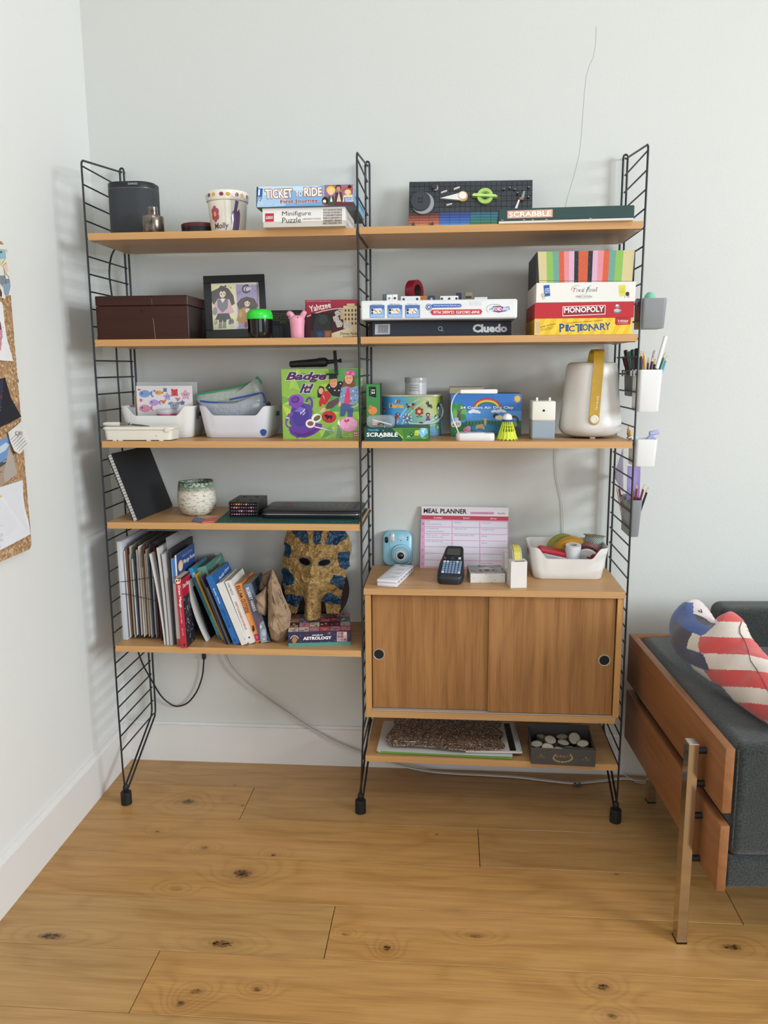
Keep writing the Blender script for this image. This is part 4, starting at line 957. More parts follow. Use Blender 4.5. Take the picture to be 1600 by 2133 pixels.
# mesh zip pouches in the second bin
def mesh_mat(name, base, linec, alpha):
    mt, t, b = new_mat(name); o = t.obj(); xs = t.xyz(o)
    gx = t.m('ABSOLUTE', t.m('SINE', t.m('MULTIPLY', xs[0], 1000))); gz = t.m('ABSOLUTE', t.m('SINE', t.m('MULTIPLY', xs[2], 1000)))
    g_ = t.m('GREATER_THAN', t.m('MAXIMUM', gx, gz), .90)
    t.L.new(t.mix(g_, lin(base), lin(linec)), b.inputs['Base Color']); b.inputs['Roughness'].default_value = .15; b.inputs['Coat Weight'].default_value = .5
    t.L.new(t.m('MAXIMUM', g_, alpha), b.inputs['Alpha']); t.bump(t.noise(o, 35, 3), .5, .01, b); return mt
def pouch(name, label, pts, y, thick, m, lean=0.0):
    W_ = [P(*B1(*p), y) for p in pts]; c = sum((Vector((p.x, 0, p.z)) for p in W_), Vector())/len(W_)
    o = thing(name, label, 'pouch', (c.x, y, c.z))
    L_ = [Vector((p.x-c.x, 0, p.z-c.z)) for p in W_]; rings = []
    for f, yy in ((1.0, 0.0), (.97, -thick*.35), (.85, -thick*.8), (.55, -thick), (.2, -thick*1.05)): rings.append([(p.x*f, yy+lean*p.z, p.z*f) for p in L_])
    back = [[(p[0], -p[1]*.6+2*lean*p[2] if False else -yy_*.6+lean*p[2], p[2]) for p in r_] for r_, yy_ in ((rings[3], -thick), (rings[1], -thick*.35))]
    k = MB(); k.loft(list(reversed(rings)) + list(reversed(back)) if False else list(reversed(rings)), True, True); k.build('mesh_body', m, o, angle=1.5)
    return o, c
GM = mesh_mat('green_mesh', 'd5ddd6', '93a099', .72); BM_ = mesh_mat('blue_mesh', 'd0d5da', '7a8290', .74)
ZGR = mat('2f9a6a', .5); ZBL = mat('2c4fa0', .5)
def zipline(o, c, pts, y, r, m, name='zip_edge'):
    k = MB(); k.tube(smooth_path([P(*B1(*p), y)-Vector((c.x, y+.004, c.z)) for p in pts], 5), r, 8); k.build(name, m, o)
o, c = pouch('mesh_zip_pouch', 'green-edged clear mesh zip pouch slanting up out of the right bin', [(848, 365), (960, 345), (1150, 310), (1300, 260), (1352, 215), (1385, 260), (1420, 430), (1390, 500), (880, 480)], -.125, .012, GM)
zipline(o, c, [(848, 362), (960, 340), (1150, 308), (1300, 258), (1350, 222)], -.128, .0032, ZGR); zipline(o, c, [(1345, 214), (1372, 244), (1385, 268)], -.128, .0035, ZGR, 'zip_tab')
zipline(o, c, [(850, 380), (980, 372), (1120, 352), (1240, 318)], -.134, .0022, ZGR)
o, c = pouch('mesh_zip_pouch', 'blue-edged clear mesh zip pouch lying at the front of the right bin', [(870, 420), (1000, 425), (1200, 415), (1390, 345), (1420, 440), (1375, 560), (950, 560), (895, 480)], -.150, .016, BM_)
zipline(o, c, [(875, 412), (1000, 424), (1200, 425), (1420, 418)], -.166, .0026, ZBL); zipline(o, c, [(1120, 400), (1260, 372), (1380, 346), (1400, 372), (1418, 418)], -.160, .0026, ZBL)
zipline(o, c, [(856, 425), (852, 480), (858, 560)], -.166, .003, mat('27304a', .5), 'zip_tab'); zipline(o, c, [(1424, 425), (1440, 450), (1438, 470)], -.168, .006, mat('16181e', .5), 'zip_pull')
# flat white case with a craft knife on it
a, b = Z(*B1(125, 733), Z3), Z(*B1(560, 733), Z3)
fc = thing('flat_white_case', 'flat white lidded plastic case at the left end of third shelf', 'case', ((a.x+b.x)/2+.012, -.2505, Z3), 0)
fc.location.x = max(fc.location.x, .0045+(b.x-a.x+.053)/2); cw = b.x-a.x+.052; IV = mat('e6e3d6', .38)
k = MB(); k.loft([rr(cw*.90, .074, .012, 5, .0015), rr(cw*.94, .080, .014, 5, .003), rr(cw*.965, .086, .014, 5, .033)]); k.build('case_base', IV, fc)
k = MB(); k.loft([rr(cw*.99, .090, .016, 6, .0335), rr(cw, .093, .016, 6, .035), rr(cw, .093, .016, 6, .040), rr(cw*.97, .088, .014, 6, .0425)]); k.build('case_lid', IV, fc)
k = MB(); k.box(cw*.40, cw*.47, -.049, -.046, .028, .041, .001); k.build('clip', IV, fc)
k = MB(); k.lathe([(.0018, 0), (.0018, .001)], 10, Matrix.Translation((cw*.27, -.0425, .016)) @ Matrix.Rotation(PI/2, 4, 'X')); k.build('pin_hole', mat('c9b98a', .5), fc)
for sx in (-.36, -.28, .12, .30):
    k = MB(); k.box(cw*sx, cw*sx+.012, -.040, -.030, 0, .003); k.build('foot_pad', IV, fc)
zk = Z3+.0425
kn = thing('craft_knife', 'craft knife with white handle and steel neck lying on the flat white case', 'craft knife', (P(*B1(95, 590), -.27).x, -.266, zk+.0070), 0)
k = MB(); k.tube([(0, 0, 0), (.008, 0, 0), (.03, .001, 0), (.052, .002, 0)], [.0035, .0062, .0066, .006], 14); k.build('handle', mat('dcd9cc', .35), kn)
k = MB(); k.tube([(.052, .002, 0), (.056, .002, .0), (.078, .003, -.001)], [.0052, .0052, .0042], 14); k.build('collar', mat('a3a5a6', .2, 1.0), kn)
k = MB(); k.lathe([(0, -.005), (.004, -.003), (.0045, 0), (.004, .003), (0, .005)], 14, Matrix.Translation((.084, .003, .0)), False, False); k.build('screw_head', mat('8d8f90', .2, 1.0), kn)
k = MB(); k.tube([(.078, .003, -.001), (.10, .002, -.003), (.130, -.002, -.0055), (.146, -.004, -.006)], [.0032, .0028, .0022, .0008], 8); k.build('blade_arm', mat('77797b', .25, 1.0), kn)
sg = thing('thread_loop', 'loose thread hanging from the end of the flat white case', 'thread', (P(*B1(640, 600), -.21).x, -.2, Z3))
k = MB(); k.tube(smooth_path([(-.006, -.01, .040), (.008, -.008, .034), (.024, -.01, .024), (.032, -.012, .010), (.026, -.018, .001), (.012, -.02, .001)], 6), .0006, 6); k.build('strand', mat('d8d5cc', .7), sg)

# badge kit box
bd, w, h, ar = gb('badge_kit_box', 'large green badge-making kit box with purple machine pictured, middle ladder side', 'toy box', B2, (218, 1418), (1388, 1412), (1372, 352), (178, 358), -.225, .085, mat('7fae4a', .5), z=Z3)
ar.rect(170, 1430, 1400, 340, '8cb54c')
import itertools
rg = random.Random(3)
for i in range(34):
    x, y = rg.uniform(180, 1380), rg.uniform(360, 1410); s_ = rg.uniform(60, 230); an = rg.uniform(0, 6)
    ar.poly([(x+s_*math.cos(an+t)*f, y+s_*math.sin(an+t)*f) for t, f in ((0, 1), (.9, .6), (2.2, .9), (3.4, .5))], rg.choice(['a9c653', 'c0d160', '6fa64c', '5f9a50', '9dc25a', 'b6cb4e', '7db05e', '4f8f55']))
ar.poly([(930, 1000), (1380, 1000), (1380, 360), (905, 360)], '5a9c56'); ar.poly([(1080, 700), (1180, 360), (1380, 360), (1380, 900)], '3f8a55')
ar.text('Badge', (248, 560), (862, 560), (262, 404), '54295c', bold=.02, outline=[(.05, 'f3eef4'), (.022, '3b1c45')], shear=.25)
ar.text('It!', (462, 722), (655, 722), (480, 578), '54295c', bold=.02, outline=[(.05, 'f3eef4'), (.022, '3b1c45')], shear=.25)
# purple machine
ar.poly([(300, 1260), (380, 1190), (640, 1160), (810, 1190), (800, 1260), (700, 1340), (560, 1395), (420, 1390), (330, 1340)], '6b3a98'); ar.poly([(330, 1290), (500, 1340), (770, 1240), (640, 1360), (450, 1385)], '57307e')
ar.poly([(310, 1180), (330, 1000), (350, 920), (520, 870), (620, 900), (660, 1000), (650, 1180), (560, 1270), (400, 1280)], '5a4399'); ar.ell(480, 1060, 130, 170, '4b3a8e'); ar.poly([(380, 1000), (470, 930), (560, 960), (470, 1010)], '7a68b8')
ar.ring(610, 890, 62, 110, 34, '6a3d9c', -2.8, 1.4); ar.ell(410, 830, 118, 92, '8a55b4', 24, .0); ar.poly([(300, 850), (305, 910), (420, 960), (520, 890), (525, 850)], '7a48a8'); ar.ell(396, 822, 66, 52, '54307c', 24, -.2); ar.ell(392, 818, 44, 32, '6a4494', 20, -.2)
ar.poly([(245, 1130), (290, 1040), (360, 1010), (370, 1050), (300, 1100), (290, 1150)], '7a4aa6'); ar.ring(310, 1170, 60, 80, 22, '7444a2', 1.2, 4.2); ar.rect(262, 1108, 300, 1090, 'e8e0ee')
ar.text('Badge', (480, 1058), (556, 985), (470, 1020), 'e9e2ef', bold=.02, shear=.2); ar.text('It!', (520, 1060), (556, 1024), (512, 1040), 'e9e2ef', bold=.02)
# badges
ar.ell(632, 1182, 74, 66, 'e9e6e2'); ar.ell(632, 1182, 48, 36, '8a5a4a'); ar.poly([(690, 1220), (830, 1250), (960, 1290), (800, 1262), (700, 1240)], 'e0d8ea')
ar.ell(722, 1100, 78, 66, 'eceae4', 24, -.4); ar.ell(732, 1100, 58, 36, '4f6a4a', 20, -.6); ar.ell(725, 1085, 22, 18, 'b04a3a', 10)
ar.ell(914, 1080, 108, 88, '9c2028', 28, .1); ar.ell(914, 1076, 96, 78, 'c8303a', 28, .1); ar.poly([(838, 1060), (872, 1040), (900, 1056), (960, 1060), (968, 1040), (958, 1120), (944, 1140), (940, 1100), (900, 1104), (890, 1140), (872, 1100), (850, 1076)], '2a1a1c')
ar.ell(1210, 1195, 142, 116, 'd67fb0', 30); ar.ell(1210, 1190, 130, 104, 'e6a5c8', 30); ar.poly([(1180, 1190), (1140, 1140), (1150, 1110), (1180, 1125), (1210, 1105), (1225, 1135)], 'c84a7a')
for i in range(26): ar.ell(1110+(i*73) % 200, 1130+(i*41) % 130, 7, 6, ('f3dbe8', 'e8c86a', 'd08ab8', 'f0e0a8')[i % 4], 7)
ar.poly([(1060, 1110), (1040, 1180), (1080, 1220), (1074, 1150)], 'e9efe4')
for i in range(9): ar.words('make your own badges with the machine', 840+(i*17 if i > 3 else 0), 1236+i*17, 1135, 1246+i*17, 'dfe6cf')
ar.rect(1284, 1378, 1362, 1298, 'b0252f'); ar.text('BAN', (1292, 1334), (1358, 1334), (1292, 1306), 'f3ece6', bold=.02); ar.text('DAI', (1292, 1370), (1358, 1370), (1292, 1342), 'f3ece6', bold=.02)
ar.words('Ages 6+', 1215, 1336, 1268, 1356, 'e8ecd8'); ar.words('item no. 15151', 1155, 1368, 1272, 1382, 'e8ecd8')
# three children (plain figures)
ar.poly([(860, 640), (900, 580), (1080, 540), (1140, 560), (1120, 790), (960, 760)], '26242a'); ar.ell(978, 565, 58, 76, 'd99a7a', 22); ar.poly([(905, 505), (915, 450), (985, 430), (1040, 470), (1035, 500), (930, 512)], '20242c'); ar.line([(945, 596), (975, 612), (1005, 590)], 5, '8a4a42')
for q in ((958, 555), (1000, 548)): ar.ell(q[0], q[1], 6, 5, '3a2a26', 8)
for q in ((915, 640), (1000, 680), (1060, 682), (1085, 580)): ar.ell(q[0], q[1], 11, 9, 'e8e4dc', 8)
ar.poly([(740, 790), (735, 690), (770, 615), (830, 630), (850, 720), (800, 790)], '2c211e'); ar.ell(790, 690, 38, 48, 'dba184'); ar.poly([(760, 860), (820, 700), (900, 690), (945, 770), (860, 900), (790, 880)], 'c02f38'); ar.poly([(770, 930), (760, 850), (810, 840), (800, 920)], 'b82a34'); ar.poly([(815, 740), (835, 780), (850, 830), (826, 780)], 'e9e2da')
ar.poly([(860, 930), (900, 860), (1050, 790), (1070, 860), (960, 950), (880, 965)], '5b4a4c'); ar.poly([(760, 1010), (820, 940), (860, 950), (850, 1000), (790, 1020)], 'dbb29a')
ar.poly([(1085, 680), (1130, 560), (1160, 450), (1290, 450), (1310, 640), (1220, 690)], '7a4a32'); ar.ell(1210, 500, 62, 84, 'e2a98c', 24); ar.poly([(1150, 470), (1160, 400), (1225, 375), (1300, 390), (1305, 480), (1270, 455), (1190, 450)], 'd65a8e')
for q in ((1195, 410), (1240, 400), (1275, 430), (1220, 435)): ar.ell(q[0], q[1], 12, 10, ('7a3a5a', 'e8b0c8')[q[0] % 2], 8)
for q in ((1188, 496), (1236, 500)): ar.ell(q[0], q[1], 8, 6, '3f2a24', 8)
ar.line([(1185, 545), (1208, 556), (1232, 545)], 6, '9a4a4a'); ar.poly([(1065, 860), (1095, 640), (1170, 620), (1250, 640), (1340, 610), (1370, 740), (1340, 880), (1240, 900), (1130, 880)], '7f95b8'); ar.poly([(1135, 880), (1180, 640), (1225, 640), (1230, 890)], 'd0436a')
for q in ((1105, 700), (1140, 760), (1275, 690), (1310, 750), (1250, 800), (1100, 780), (1330, 680), (1240, 840), (1300, 830)): ar.ell(q[0], q[1], 11, 10, ('e8e6e0', '3a3a4a', 'e3c8d0')[q[0] % 3], 8)
ar.poly([(1080, 1075), (1095, 910), (1130, 870), (1260, 900), (1280, 930), (1270, 1080), (1200, 1080), (1185, 960), (1150, 1070)], '46598a'); ar.poly([(1050, 930), (1060, 850), (1095, 860), (1090, 920)], 'dba688'); ar.poly([(1230, 925), (1300, 920), (1360, 870), (1350, 910), (1290, 945)], 'dba688')
ar.build('front_print', bd)
ar = Art((w, 0, 0), (0, .085, 0), (0, 0, h)); ar.rect(0, 0, 1, 1, '8fae6a')
for i in range(6): ar.rect(.15, .08+i*.15, .85, .17+i*.15, ('d5dfae', 'c3d193')[i % 2]); ar.text('badge kit', (.2, .10+i*.15), (.8, .10+i*.15), (.2, .14+i*.15), '4f6a3a')
ar.build('side_print', bd)
# mini tripod lying on the badge box
zt = Z3+h+.001; yT = -.195
BLK = mat('141518', .5)
def tpt(x, y, dy=0): p = P(*B2(x, y), yT); return Vector((p.x, dy, p.z-zt))
tri = thing('mini_tripod', 'black folded mini tripod lying on top of the badge kit box', 'tripod', (0, yT, zt))
off = max(0, .0125-tpt(600, 300).z)
def tp_(x, y, dy=0): v = tpt(x, y, dy); v.z += .0022; return v
k = MB(); k.tube([tp_(316, 296), tp_(335, 294), tp_(480, 285), tp_(700, 272), tp_(760, 268)], [.0062, .0098, .0108, .0124, .0130], 18); k.build('leg_bundle', BLK, tri)
k = MB(); k.tube([tp_(755, 268), tp_(760, 267), tp_(850, 262), tp_(880, 260), tp_(888, 260)], [.0136, .0140, .0140, .0118, .008], 18); k.build('leg_hub', mat('1b1c20', .45), tri)
k = MB(); k.tube([tp_(880, 258), tp_(905, 256), tp_(910, 256), tp_(1000, 248)], [.0075, .0075, .0060, .0060], 14); k.build('neck', BLK, tri)
mx = Matrix.Translation(tp_(1030, 260)) 
k = MB(); a_, b_ = tp_(1008, 95, -.012), tp_(1062, 448, -.052); k.tube([a_, a_.lerp(b_, .02), a_.lerp(b_, .5), a_.lerp(b_, .98), b_], [.005, .0068, .0072, .0072, .0065], 4); k.build('phone_clamp', mat('202226', .5), tri, smooth=False)
k = MB(); k.lathe([(0, -.004), (.006, -.003), (.0065, .003), (0, .004)], 16, Matrix.Translation(tp_(1088, 238, -.004)) @ Matrix.Rotation(PI/2, 4, 'Y'), False, False); k.build('clamp_knob', BLK, tri)
k = MB(); k.tube([tp_(1000, 248), tp_(1085, 238, -.002)], .004, 10); k.build('clamp_shaft', BLK, tri)
k = MB(); k.tube([tp_(905, 445, -.054), tp_(980, 442, -.054), tp_(1060, 440, -.054)], .0025, 8); k.build('clamp_foot', BLK, tri)
# ================= third shelf, right bay
Z3R = ZR[2]
gx, w, h, ar = gb('green_number_box', 'tall narrow green box marked 12 behind the middle ladder, third shelf', 'box', B3, (172, 1000), (378, 1000), (375, 290), (170, 293), -.215, .05, mat('3c8a45', .5), z=Z3R+.0)
gx.location.z = P(*B3(172, 1000), -.215).z; hb_ = gx.location.z-Z3R
k = MB(); k.box(.001, w-.001, .001, .049, -hb_, .001); k.build('carton_lower', mat('2f7038', .5), gx, smooth=False)
ar.poly([(214, 470), (320, 492), (316, 330), (212, 330)], '17181a'); ar.text('12', (252, 372), (252, 438), (300, 374), 'f1efe8', bold=.03)
ar.text('count the pages', (228, 345), (230, 465), (240, 345), '9a9d9a')
ar.ell(268, 690, 68, 62, 'e08a4a'); ar.ell(236, 632, 24, 22, 'd9803f'); ar.ell(228, 650, 22, 20, 'c8703a')
ar.build('front_print', gx)
k = MB(); k.box(w+.0004, w+.0016, .004, .052, h*.2, h*1.02); k.build('side_card', mat('2a2d2b', .5), gx, smooth=False)
# bead bucket: rounded tub with lid
yb = -.115; dB = .128
a, b = P(*B3(404, 1083), yb), P(*B3(1300, 1083), yb); w0 = b.x-a.x; wt = P(*B3(1320, 470), yb).x-P(*B3(398, 470), yb).x; hB = P(*B3(860, 455), yb).z-Z3R
bu = thing('bead_bucket', 'blue and green printed bead bucket with rounded corners under the white tin', 'bucket', ((a.x+b.x)/2, yb+dB/2, Z3R))
BKB = mat('7fb6dc', .25, coat=.3)
k = MB(); k.loft([rr(w0*.97, dB*.95, .036, 8, 0), rr(w0, dB*.98, .038, 8, .004), rr(wt, dB, .040, 8, hB*.97)]); k.build('bucket_body', BKB, bu)
k = MB(); k.loft([rr(wt+.002, dB+.002, .041, 8, hB*.955), rr(wt+.004, dB+.004, .042, 8, hB*.965), rr(wt+.003, dB+.003, .042, 8, hB*.995), rr(wt-.004, dB-.004, .04, 8, hB)]); k.build('bucket_lid', mat('c8c9a8', .25), bu)
class WrapArt(Art):
    """print bent round the rounded corners of a tub"""
    def _pt(s, x, y):
        p = s.H @ np.array([x, y, 1.0]); u, v = float(p[0]/p[2]), float(p[1]/p[2])
        ww = w0+(wt-w0)*v; r = .040; X_ = (u-.5)*(ww+2*s.h); fx = ww/2-r; ax = abs(X_)
        yy = -dB/2*(.98+.02*v)
        if ax > fx: yy += r-math.sqrt(max(0, r*r-(min(ax, fx+r)-fx)**2))
        return Vector((X_, yy-s.h, .003+v*(hB*.95-.003)))
wa = WrapArt((0, 0, 0), (1, 0, 0), (0, 0, 1), [(404, 1083), (1300, 1083), (1318, 500), (402, 500)], lift=.0006, step=.00001)
def lerpc(a, b, t): return ''.join('%02x' % int(int(a[i:i+2], 16)*(1-t)+int(b[i:i+2], 16)*t) for i in (0, 2, 4))
stops = [(400, '3f8fd0'), (700, '58a5dc'), (860, '7fb88f'), (1000, 'b7c98a'), (1120, 'd6d9b4'), (1220, 'a9b84f'), (1320, '8a9a3f')]
def grad(x):
    for (x0, c0), (x1, c1) in zip(stops, stops[1:]):
        if x <= x1: return lerpc(c0, c1, max(0, (x-x0)/(x1-x0)))
    return stops[-1][1]
h0 = wa.h
for i in range(46):
    x0 = 402+i*20; x1 = x0+20
    for j in range(4): wa.h = h0; wa.rect(x0, 500+j*146, x1, 500+(j+1)*146, lerpc(grad(x0+10), '5fa6d6', (.0, .1, .35, .8)[j]))
wa.h = h0+.0001
for (p0_, p1_, p2_, c_, wd) in (((640, 900), (760, 640), (980, 530), 'a8d3ee', 18), ((700, 930), (900, 640), (1080, 560), 'cfe3d0', 12), ((820, 960), (1150, 900), (1310, 760), 'e3e6d8', 12), ((600, 1000), (900, 920), (1200, 940), 'b5d6ec', 14)):
    wa.line([((1-t)**2*p0_[0]+2*t*(1-t)*p1_[0]+t*t*p2_[0], (1-t)**2*p0_[1]+2*t*(1-t)*p1_[1]+t*t*p2_[1]) for t in (i/12 for i in range(13))], wd, c_)
for i, c_ in enumerate(('e9e6da', 'd98a2f', '2a2c34', 'c8a23a', '2a3f7c')): wa.poly([(608+i*16, 592), (620+i*16, 592), (640+i*14, 542), (630+i*14, 542)], c_)
wa.text('Hama', (524, 668), (742, 668), (524, 598), 'efb04a', bold=.03, outline=[(.05, '4a3a2a'), (.03, 'f6dfae')])
def petals(cx, cy, n, r, s, c1, c2, ph=0):
    for i in range(n): wa.ell(cx+r*math.cos(ph+2*PI*i/n), cy+r*math.sin(ph+2*PI*i/n), s, s, c1, 9)
    wa.ell(cx, cy, r*.62, r*.62, c2, 12)
petals(975, 722, 6, 44, 24, 'a5323c', 'e6cf7a', .5); wa.rect(970, 810, 980, 770, '2f7a3c'); wa.ell(945, 800, 22, 9, '2f7a3c', 9, .5); wa.ell(1005, 800, 22, 9, '2f7a3c', 9, -.5)
for i in range(8):
    a_ = 2*PI*i/8; wa.line([(795+18*math.cos(a_), 828+18*math.sin(a_)), (795+60*math.cos(a_), 828+60*math.sin(a_))], 14, ('2f4f9e', 'a8405a')[i % 2]); wa.ell(795+62*math.cos(a_+.39), 828+62*math.sin(a_+.39), 11, 11, 'e9eef2', 8)
wa.ell(795, 828, 15, 15, 'eef2f4')
wa.poly([(790, 640), (880, 630), (890, 665), (800, 668)], 'b5835a'); wa.ell(815, 650, 22, 18, '26262a', 9); wa.ell(890, 612, 26, 24, '4a332a'); wa.ell(912, 605, 22, 12, 'b5835a'); wa.ell(792, 615, 12, 16, '26262a', 9)
for lx in (795, 812, 868, 884): wa.rect(lx, 695, lx+10, 660, 'a5734e')
wa.ell(655, 765, 32, 22, '3a2a3a'); wa.ell(655, 825, 30, 24, 'b5403a'); wa.ell(658, 765, 16, 14, 'c8c0d0', 9); wa.ell(655, 828, 15, 14, 'e3a05a', 9); wa.ell(640, 795, 20, 30, '8a3a4a', 10)
wa.ell(1100, 590, 24, 34, '3a5a3a'); wa.ell(1095, 570, 14, 14, 'd9b05a', 9); wa.ell(1130, 635, 34, 22, '2f4a3a'); wa.ell(1155, 655, 18, 24, 'b0382f', 9); wa.ell(1110, 665, 10, 14, 'd9b05a', 8)
wa.ell(1105, 770, 30, 28, '2a2426'); wa.ell(1105, 775, 18, 18, 'e0b090', 9); wa.poly([(1065, 862), (1085, 815), (1125, 815), (1145, 862)], '6a5a9a'); wa.ell(1105, 810, 22, 18, 'b0383f', 9)
wa.ell(1258, 660, 24, 44, '26304a'); wa.ell(1258, 675, 13, 24, 'e6e6e0', 9); wa.ell(1260, 610, 12, 20, '26304a', 9); wa.ell(1245, 810, 46, 40, '33405f'); wa.ell(1220, 820, 14, 14, 'dfe6ea', 8); wa.ell(1268, 795, 16, 18, '8fa6c0', 8)
wa.ell(1245, 960, 34, 50, '5f9a4a'); wa.ell(1232, 910, 13, 12, '3a5a3a', 8); wa.ell(1262, 910, 13, 12, '3a5a3a', 8); wa.ell(1245, 970, 18, 24, 'c0cf7a', 9)
wa.ell(445, 700, 20, 34, 'b54a4a'); wa.ell(448, 660, 10, 14, 'd9a0a0', 8); wa.ell(450, 715, 12, 12, 'e6d9c8', 8); wa.ell(1000, 895, 30, 12, '20222c'); wa.ell(1125, 945, 8, 8, '20222c', 8)
wa.ring(1145, 1042, 34, 8, 3, '3f78b0')
wa.build('bucket_print', bu)
pp = []
for t in [i/16 for i in range(17)]:
    a_ = math.radians(-60+150*t)
k = MB()
hp = [(1296, 620), (1318, 690), (1322, 750), (1300, 810), (1240, 865), (1150, 900), (1010, 912), (820, 905)]
k.tube(smooth_path([wa._pt(x, y)+Vector((0, -.003, 0)) for x, y in hp], 6), .0022, 8); k.build('carrying_handle', mat('dedfd8', .35), bu)
# white tin with printed label on the bucket
q = P(*B3(920, 452), -.075); r = (P(*B3(1092, 400), -.07).x-P(*B3(752, 400), -.07).x)/2; hT = P(*B3(920, 190), -.10).z-(Z3R+hB)
wt_ = thing('white_label_tin', 'white round tin with printed label and worn lid on the bead bucket', 'tin', (q.x, -.070, Z3R+hB+.0004))
k = MB(); k.lathe([(r*.97, 0), (r*.97, hT*.72)], 48); k.build('tin_body', mat('c8c9cc', .25, spec=.6), wt_)
k = MB(); k.lathe([(r, hT*.70), (r*1.01, hT*.72), (r*1.01, hT*.95), (r*.985, hT), (r*.93, hT*.985), (0, hT*.985)], 48, cap0=False, cap1=False); k.build('screw_lid', mat('b9babd', .25, var=(60, .4, '86878a')), wt_)
for i, (s_, t) in enumerate((('water based glaze', .52), ('for all surfaces', .38), ('shake before use', .24))):
    V, F, asp = text_shape(s_, .012); k = MB(); vv = []
    for x, y in V: an = -.62+.9*x; vv.append(((r*.97+.0004)*math.sin(an), -(r*.97+.0004)*math.cos(an), hT*(t+.055*y)))
    k.mesh(vv, F); k.build('label_line', mat('2f3238', .5), wt_, smooth=False)
    for j in (0, 1):
        k = MB(); k.mesh([((r*.97+.0004)*math.sin(a_), -(r*.97+.0004)*math.cos(a_), hT*(t-.05+zz)) for a_ in (-.62+.12*i_ for i_ in range(11)) for zz in (0, .012)], [(2*i_, 2*i_+2, 2*i_+3, 2*i_+1) for i_ in range(10)])
        if j == 0: k.build('label_rule', mat('8d8f95', .5), wt_, smooth=False)
        else: k.bm.free()
# travel word game
ts, w, h, ar = gb('travel_word_game', 'small flat dark green travel word game at the front of third shelf', 'game box', B3, (142, 1160), (1113, 1166), (1112, 968), (150, 960), -.290, .150, mat('1d4a44', .4), z=Z3R, bev=.003)
ar.poly([(380, 1160), (1113, 1166), (1112, 968), (560, 966)], '4f8a2f'); ar.poly([(142, 1160), (700, 1165), (730, 1135), (560, 966), (150, 960)], '174742'); ar.poly([(590, 985), (735, 1138), (810, 1060), (720, 1110)], '8fa83a'); ar.poly([(600, 985), (730, 1105), (735, 1138)], 'a8bb4a'); ar.poly([(735, 1138), (960, 980), (720, 980)], '3f7a2c'); ar.poly([(735, 1138), (790, 1166), (1113, 1166), (1112, 1120)], '3a6b2a')
ar.text('TRAVEL', (198, 1008), (372, 1008), (200, 980), '5fb4d6', bold=.02)
ar.text('SCRABBLE', (176, 1094), (650, 1098), (180, 1030), 'f0f2ee', bold=.03); ar.poly([(350, 1090), (400, 1108), (440, 1098), (400, 1100)], 'f0f2ee'); ar.text('ORIGINAL', (430, 1145), (645, 1146), (430, 1130), '4f7a6a', spacing=1.5)
ar.poly([(790, 1085), (830, 1080), (832, 1102), (792, 1106)], '7fc0de'); ar.poly([(826, 1064), (858, 1030), (892, 1064), (860, 1102)], '1c2f22'); ar.text('C', (848, 1076), (870, 1072), (846, 1052), 'dfe6d6', bold=.02); ar.poly([(900, 1078), (912, 1004), (966, 1000), (962, 1080)], 'c9cc3f'); ar.text('A', (916, 1066), (940, 1066), (916, 1036), '6a7a2a', bold=.02)
ar.poly([(958, 1030), (1000, 970), (1080, 974), (1100, 1040), (1010, 1122)], '7fbfe6'); ar.poly([(1000, 970), (1080, 974), (1040, 1000)], 'a9d8f0'); ar.text('Y', (1004, 1058), (1062, 1048), (1000, 1002), 'eef4f6', bold=.02); ar.ell(1045, 1118, 32, 14, '7aa05a')
ar.build('front_print', ts)
zS = Z3R+ts['wh'][1]
# clear case on top of the travel game
a, b = P(*B3(180, 900), -.265), P(*B3(596, 900), -.265); cwid = b.x-a.x
cc = thing('clear_plastic_case', 'clear rounded plastic case with red block inside on the travel game', 'case', (a.x, -.265, zS+.001))
hcc = P(*B3(300, 758), -.265).z-P(*B3(300, 930), -.265).z
def rrx(w_, h_, r, y, cx, cz, n=5): return [(p[0]+cx, y, p[1]+cz) for p in rr(w_, h_, r, n)]
SHELL = mat('dfe4e8', .06, alpha=.22); 
k = MB(); k.loft([rrx(cwid*.94, hcc*.9, .010, -.002, cwid/2, hcc/2), rrx(cwid, hcc, .012, .004, cwid/2, hcc/2), rrx(cwid, hcc, .012, .036, cwid/2, hcc/2), rrx(cwid*.94, hcc*.9, .010, .04, cwid/2, hcc/2)]); k.build('clear_shell', SHELL, cc)
k = MB(); k.tube([(p[0], p[1], p[2]) for p in rrx(cwid, hcc, .012, .002, cwid/2, hcc/2, 6)]+[rrx(cwid, hcc, .012, .002, cwid/2, hcc/2, 6)[0]], .0015, 8); k.build('rim', mat('8f9498', .2), cc)
k = MB(); k.box(cwid*.16, cwid*.40, .008, .026, .003, .018, .002); k.build('red_block', mat('d0625e', .4), cc)
for i in range(3):
    for j in range(2):
        k = MB(); k.box(cwid*.19+i*.0046, cwid*.19+i*.0046+.0032, .0066, .0082, .0045+j*.0066, .0092+j*.0066, .0006); k.build('white_square', mat('ecd6d2', .4), cc, smooth=False)
k = MB(); k.tube([(cwid*.18, .010, .0205), (cwid*.55, .009, .013), (cwid*.9, .009, .0055)], .0024, 8); k.build('white_stick', mat('e9e6df', .4), cc)
k = MB(); k.box(cwid*.985, cwid*1.04, .004, .03, hcc*.15, hcc*.88, .003); k.build('black_end_cap', mat('22242a', .4), cc)
k = MB(); k.tube(smooth_path([(cwid*.40, -.004, .006), (cwid*.50, -.006, .012), (cwid*.60, -.008, .008), (cwid*.62, -.012, -.002), (cwid*.55, -.024, -.010), (cwid*.46, -.027, -.012)], 6), .0012, 8); k.build('black_loop', mat('16171a', .4), cc)
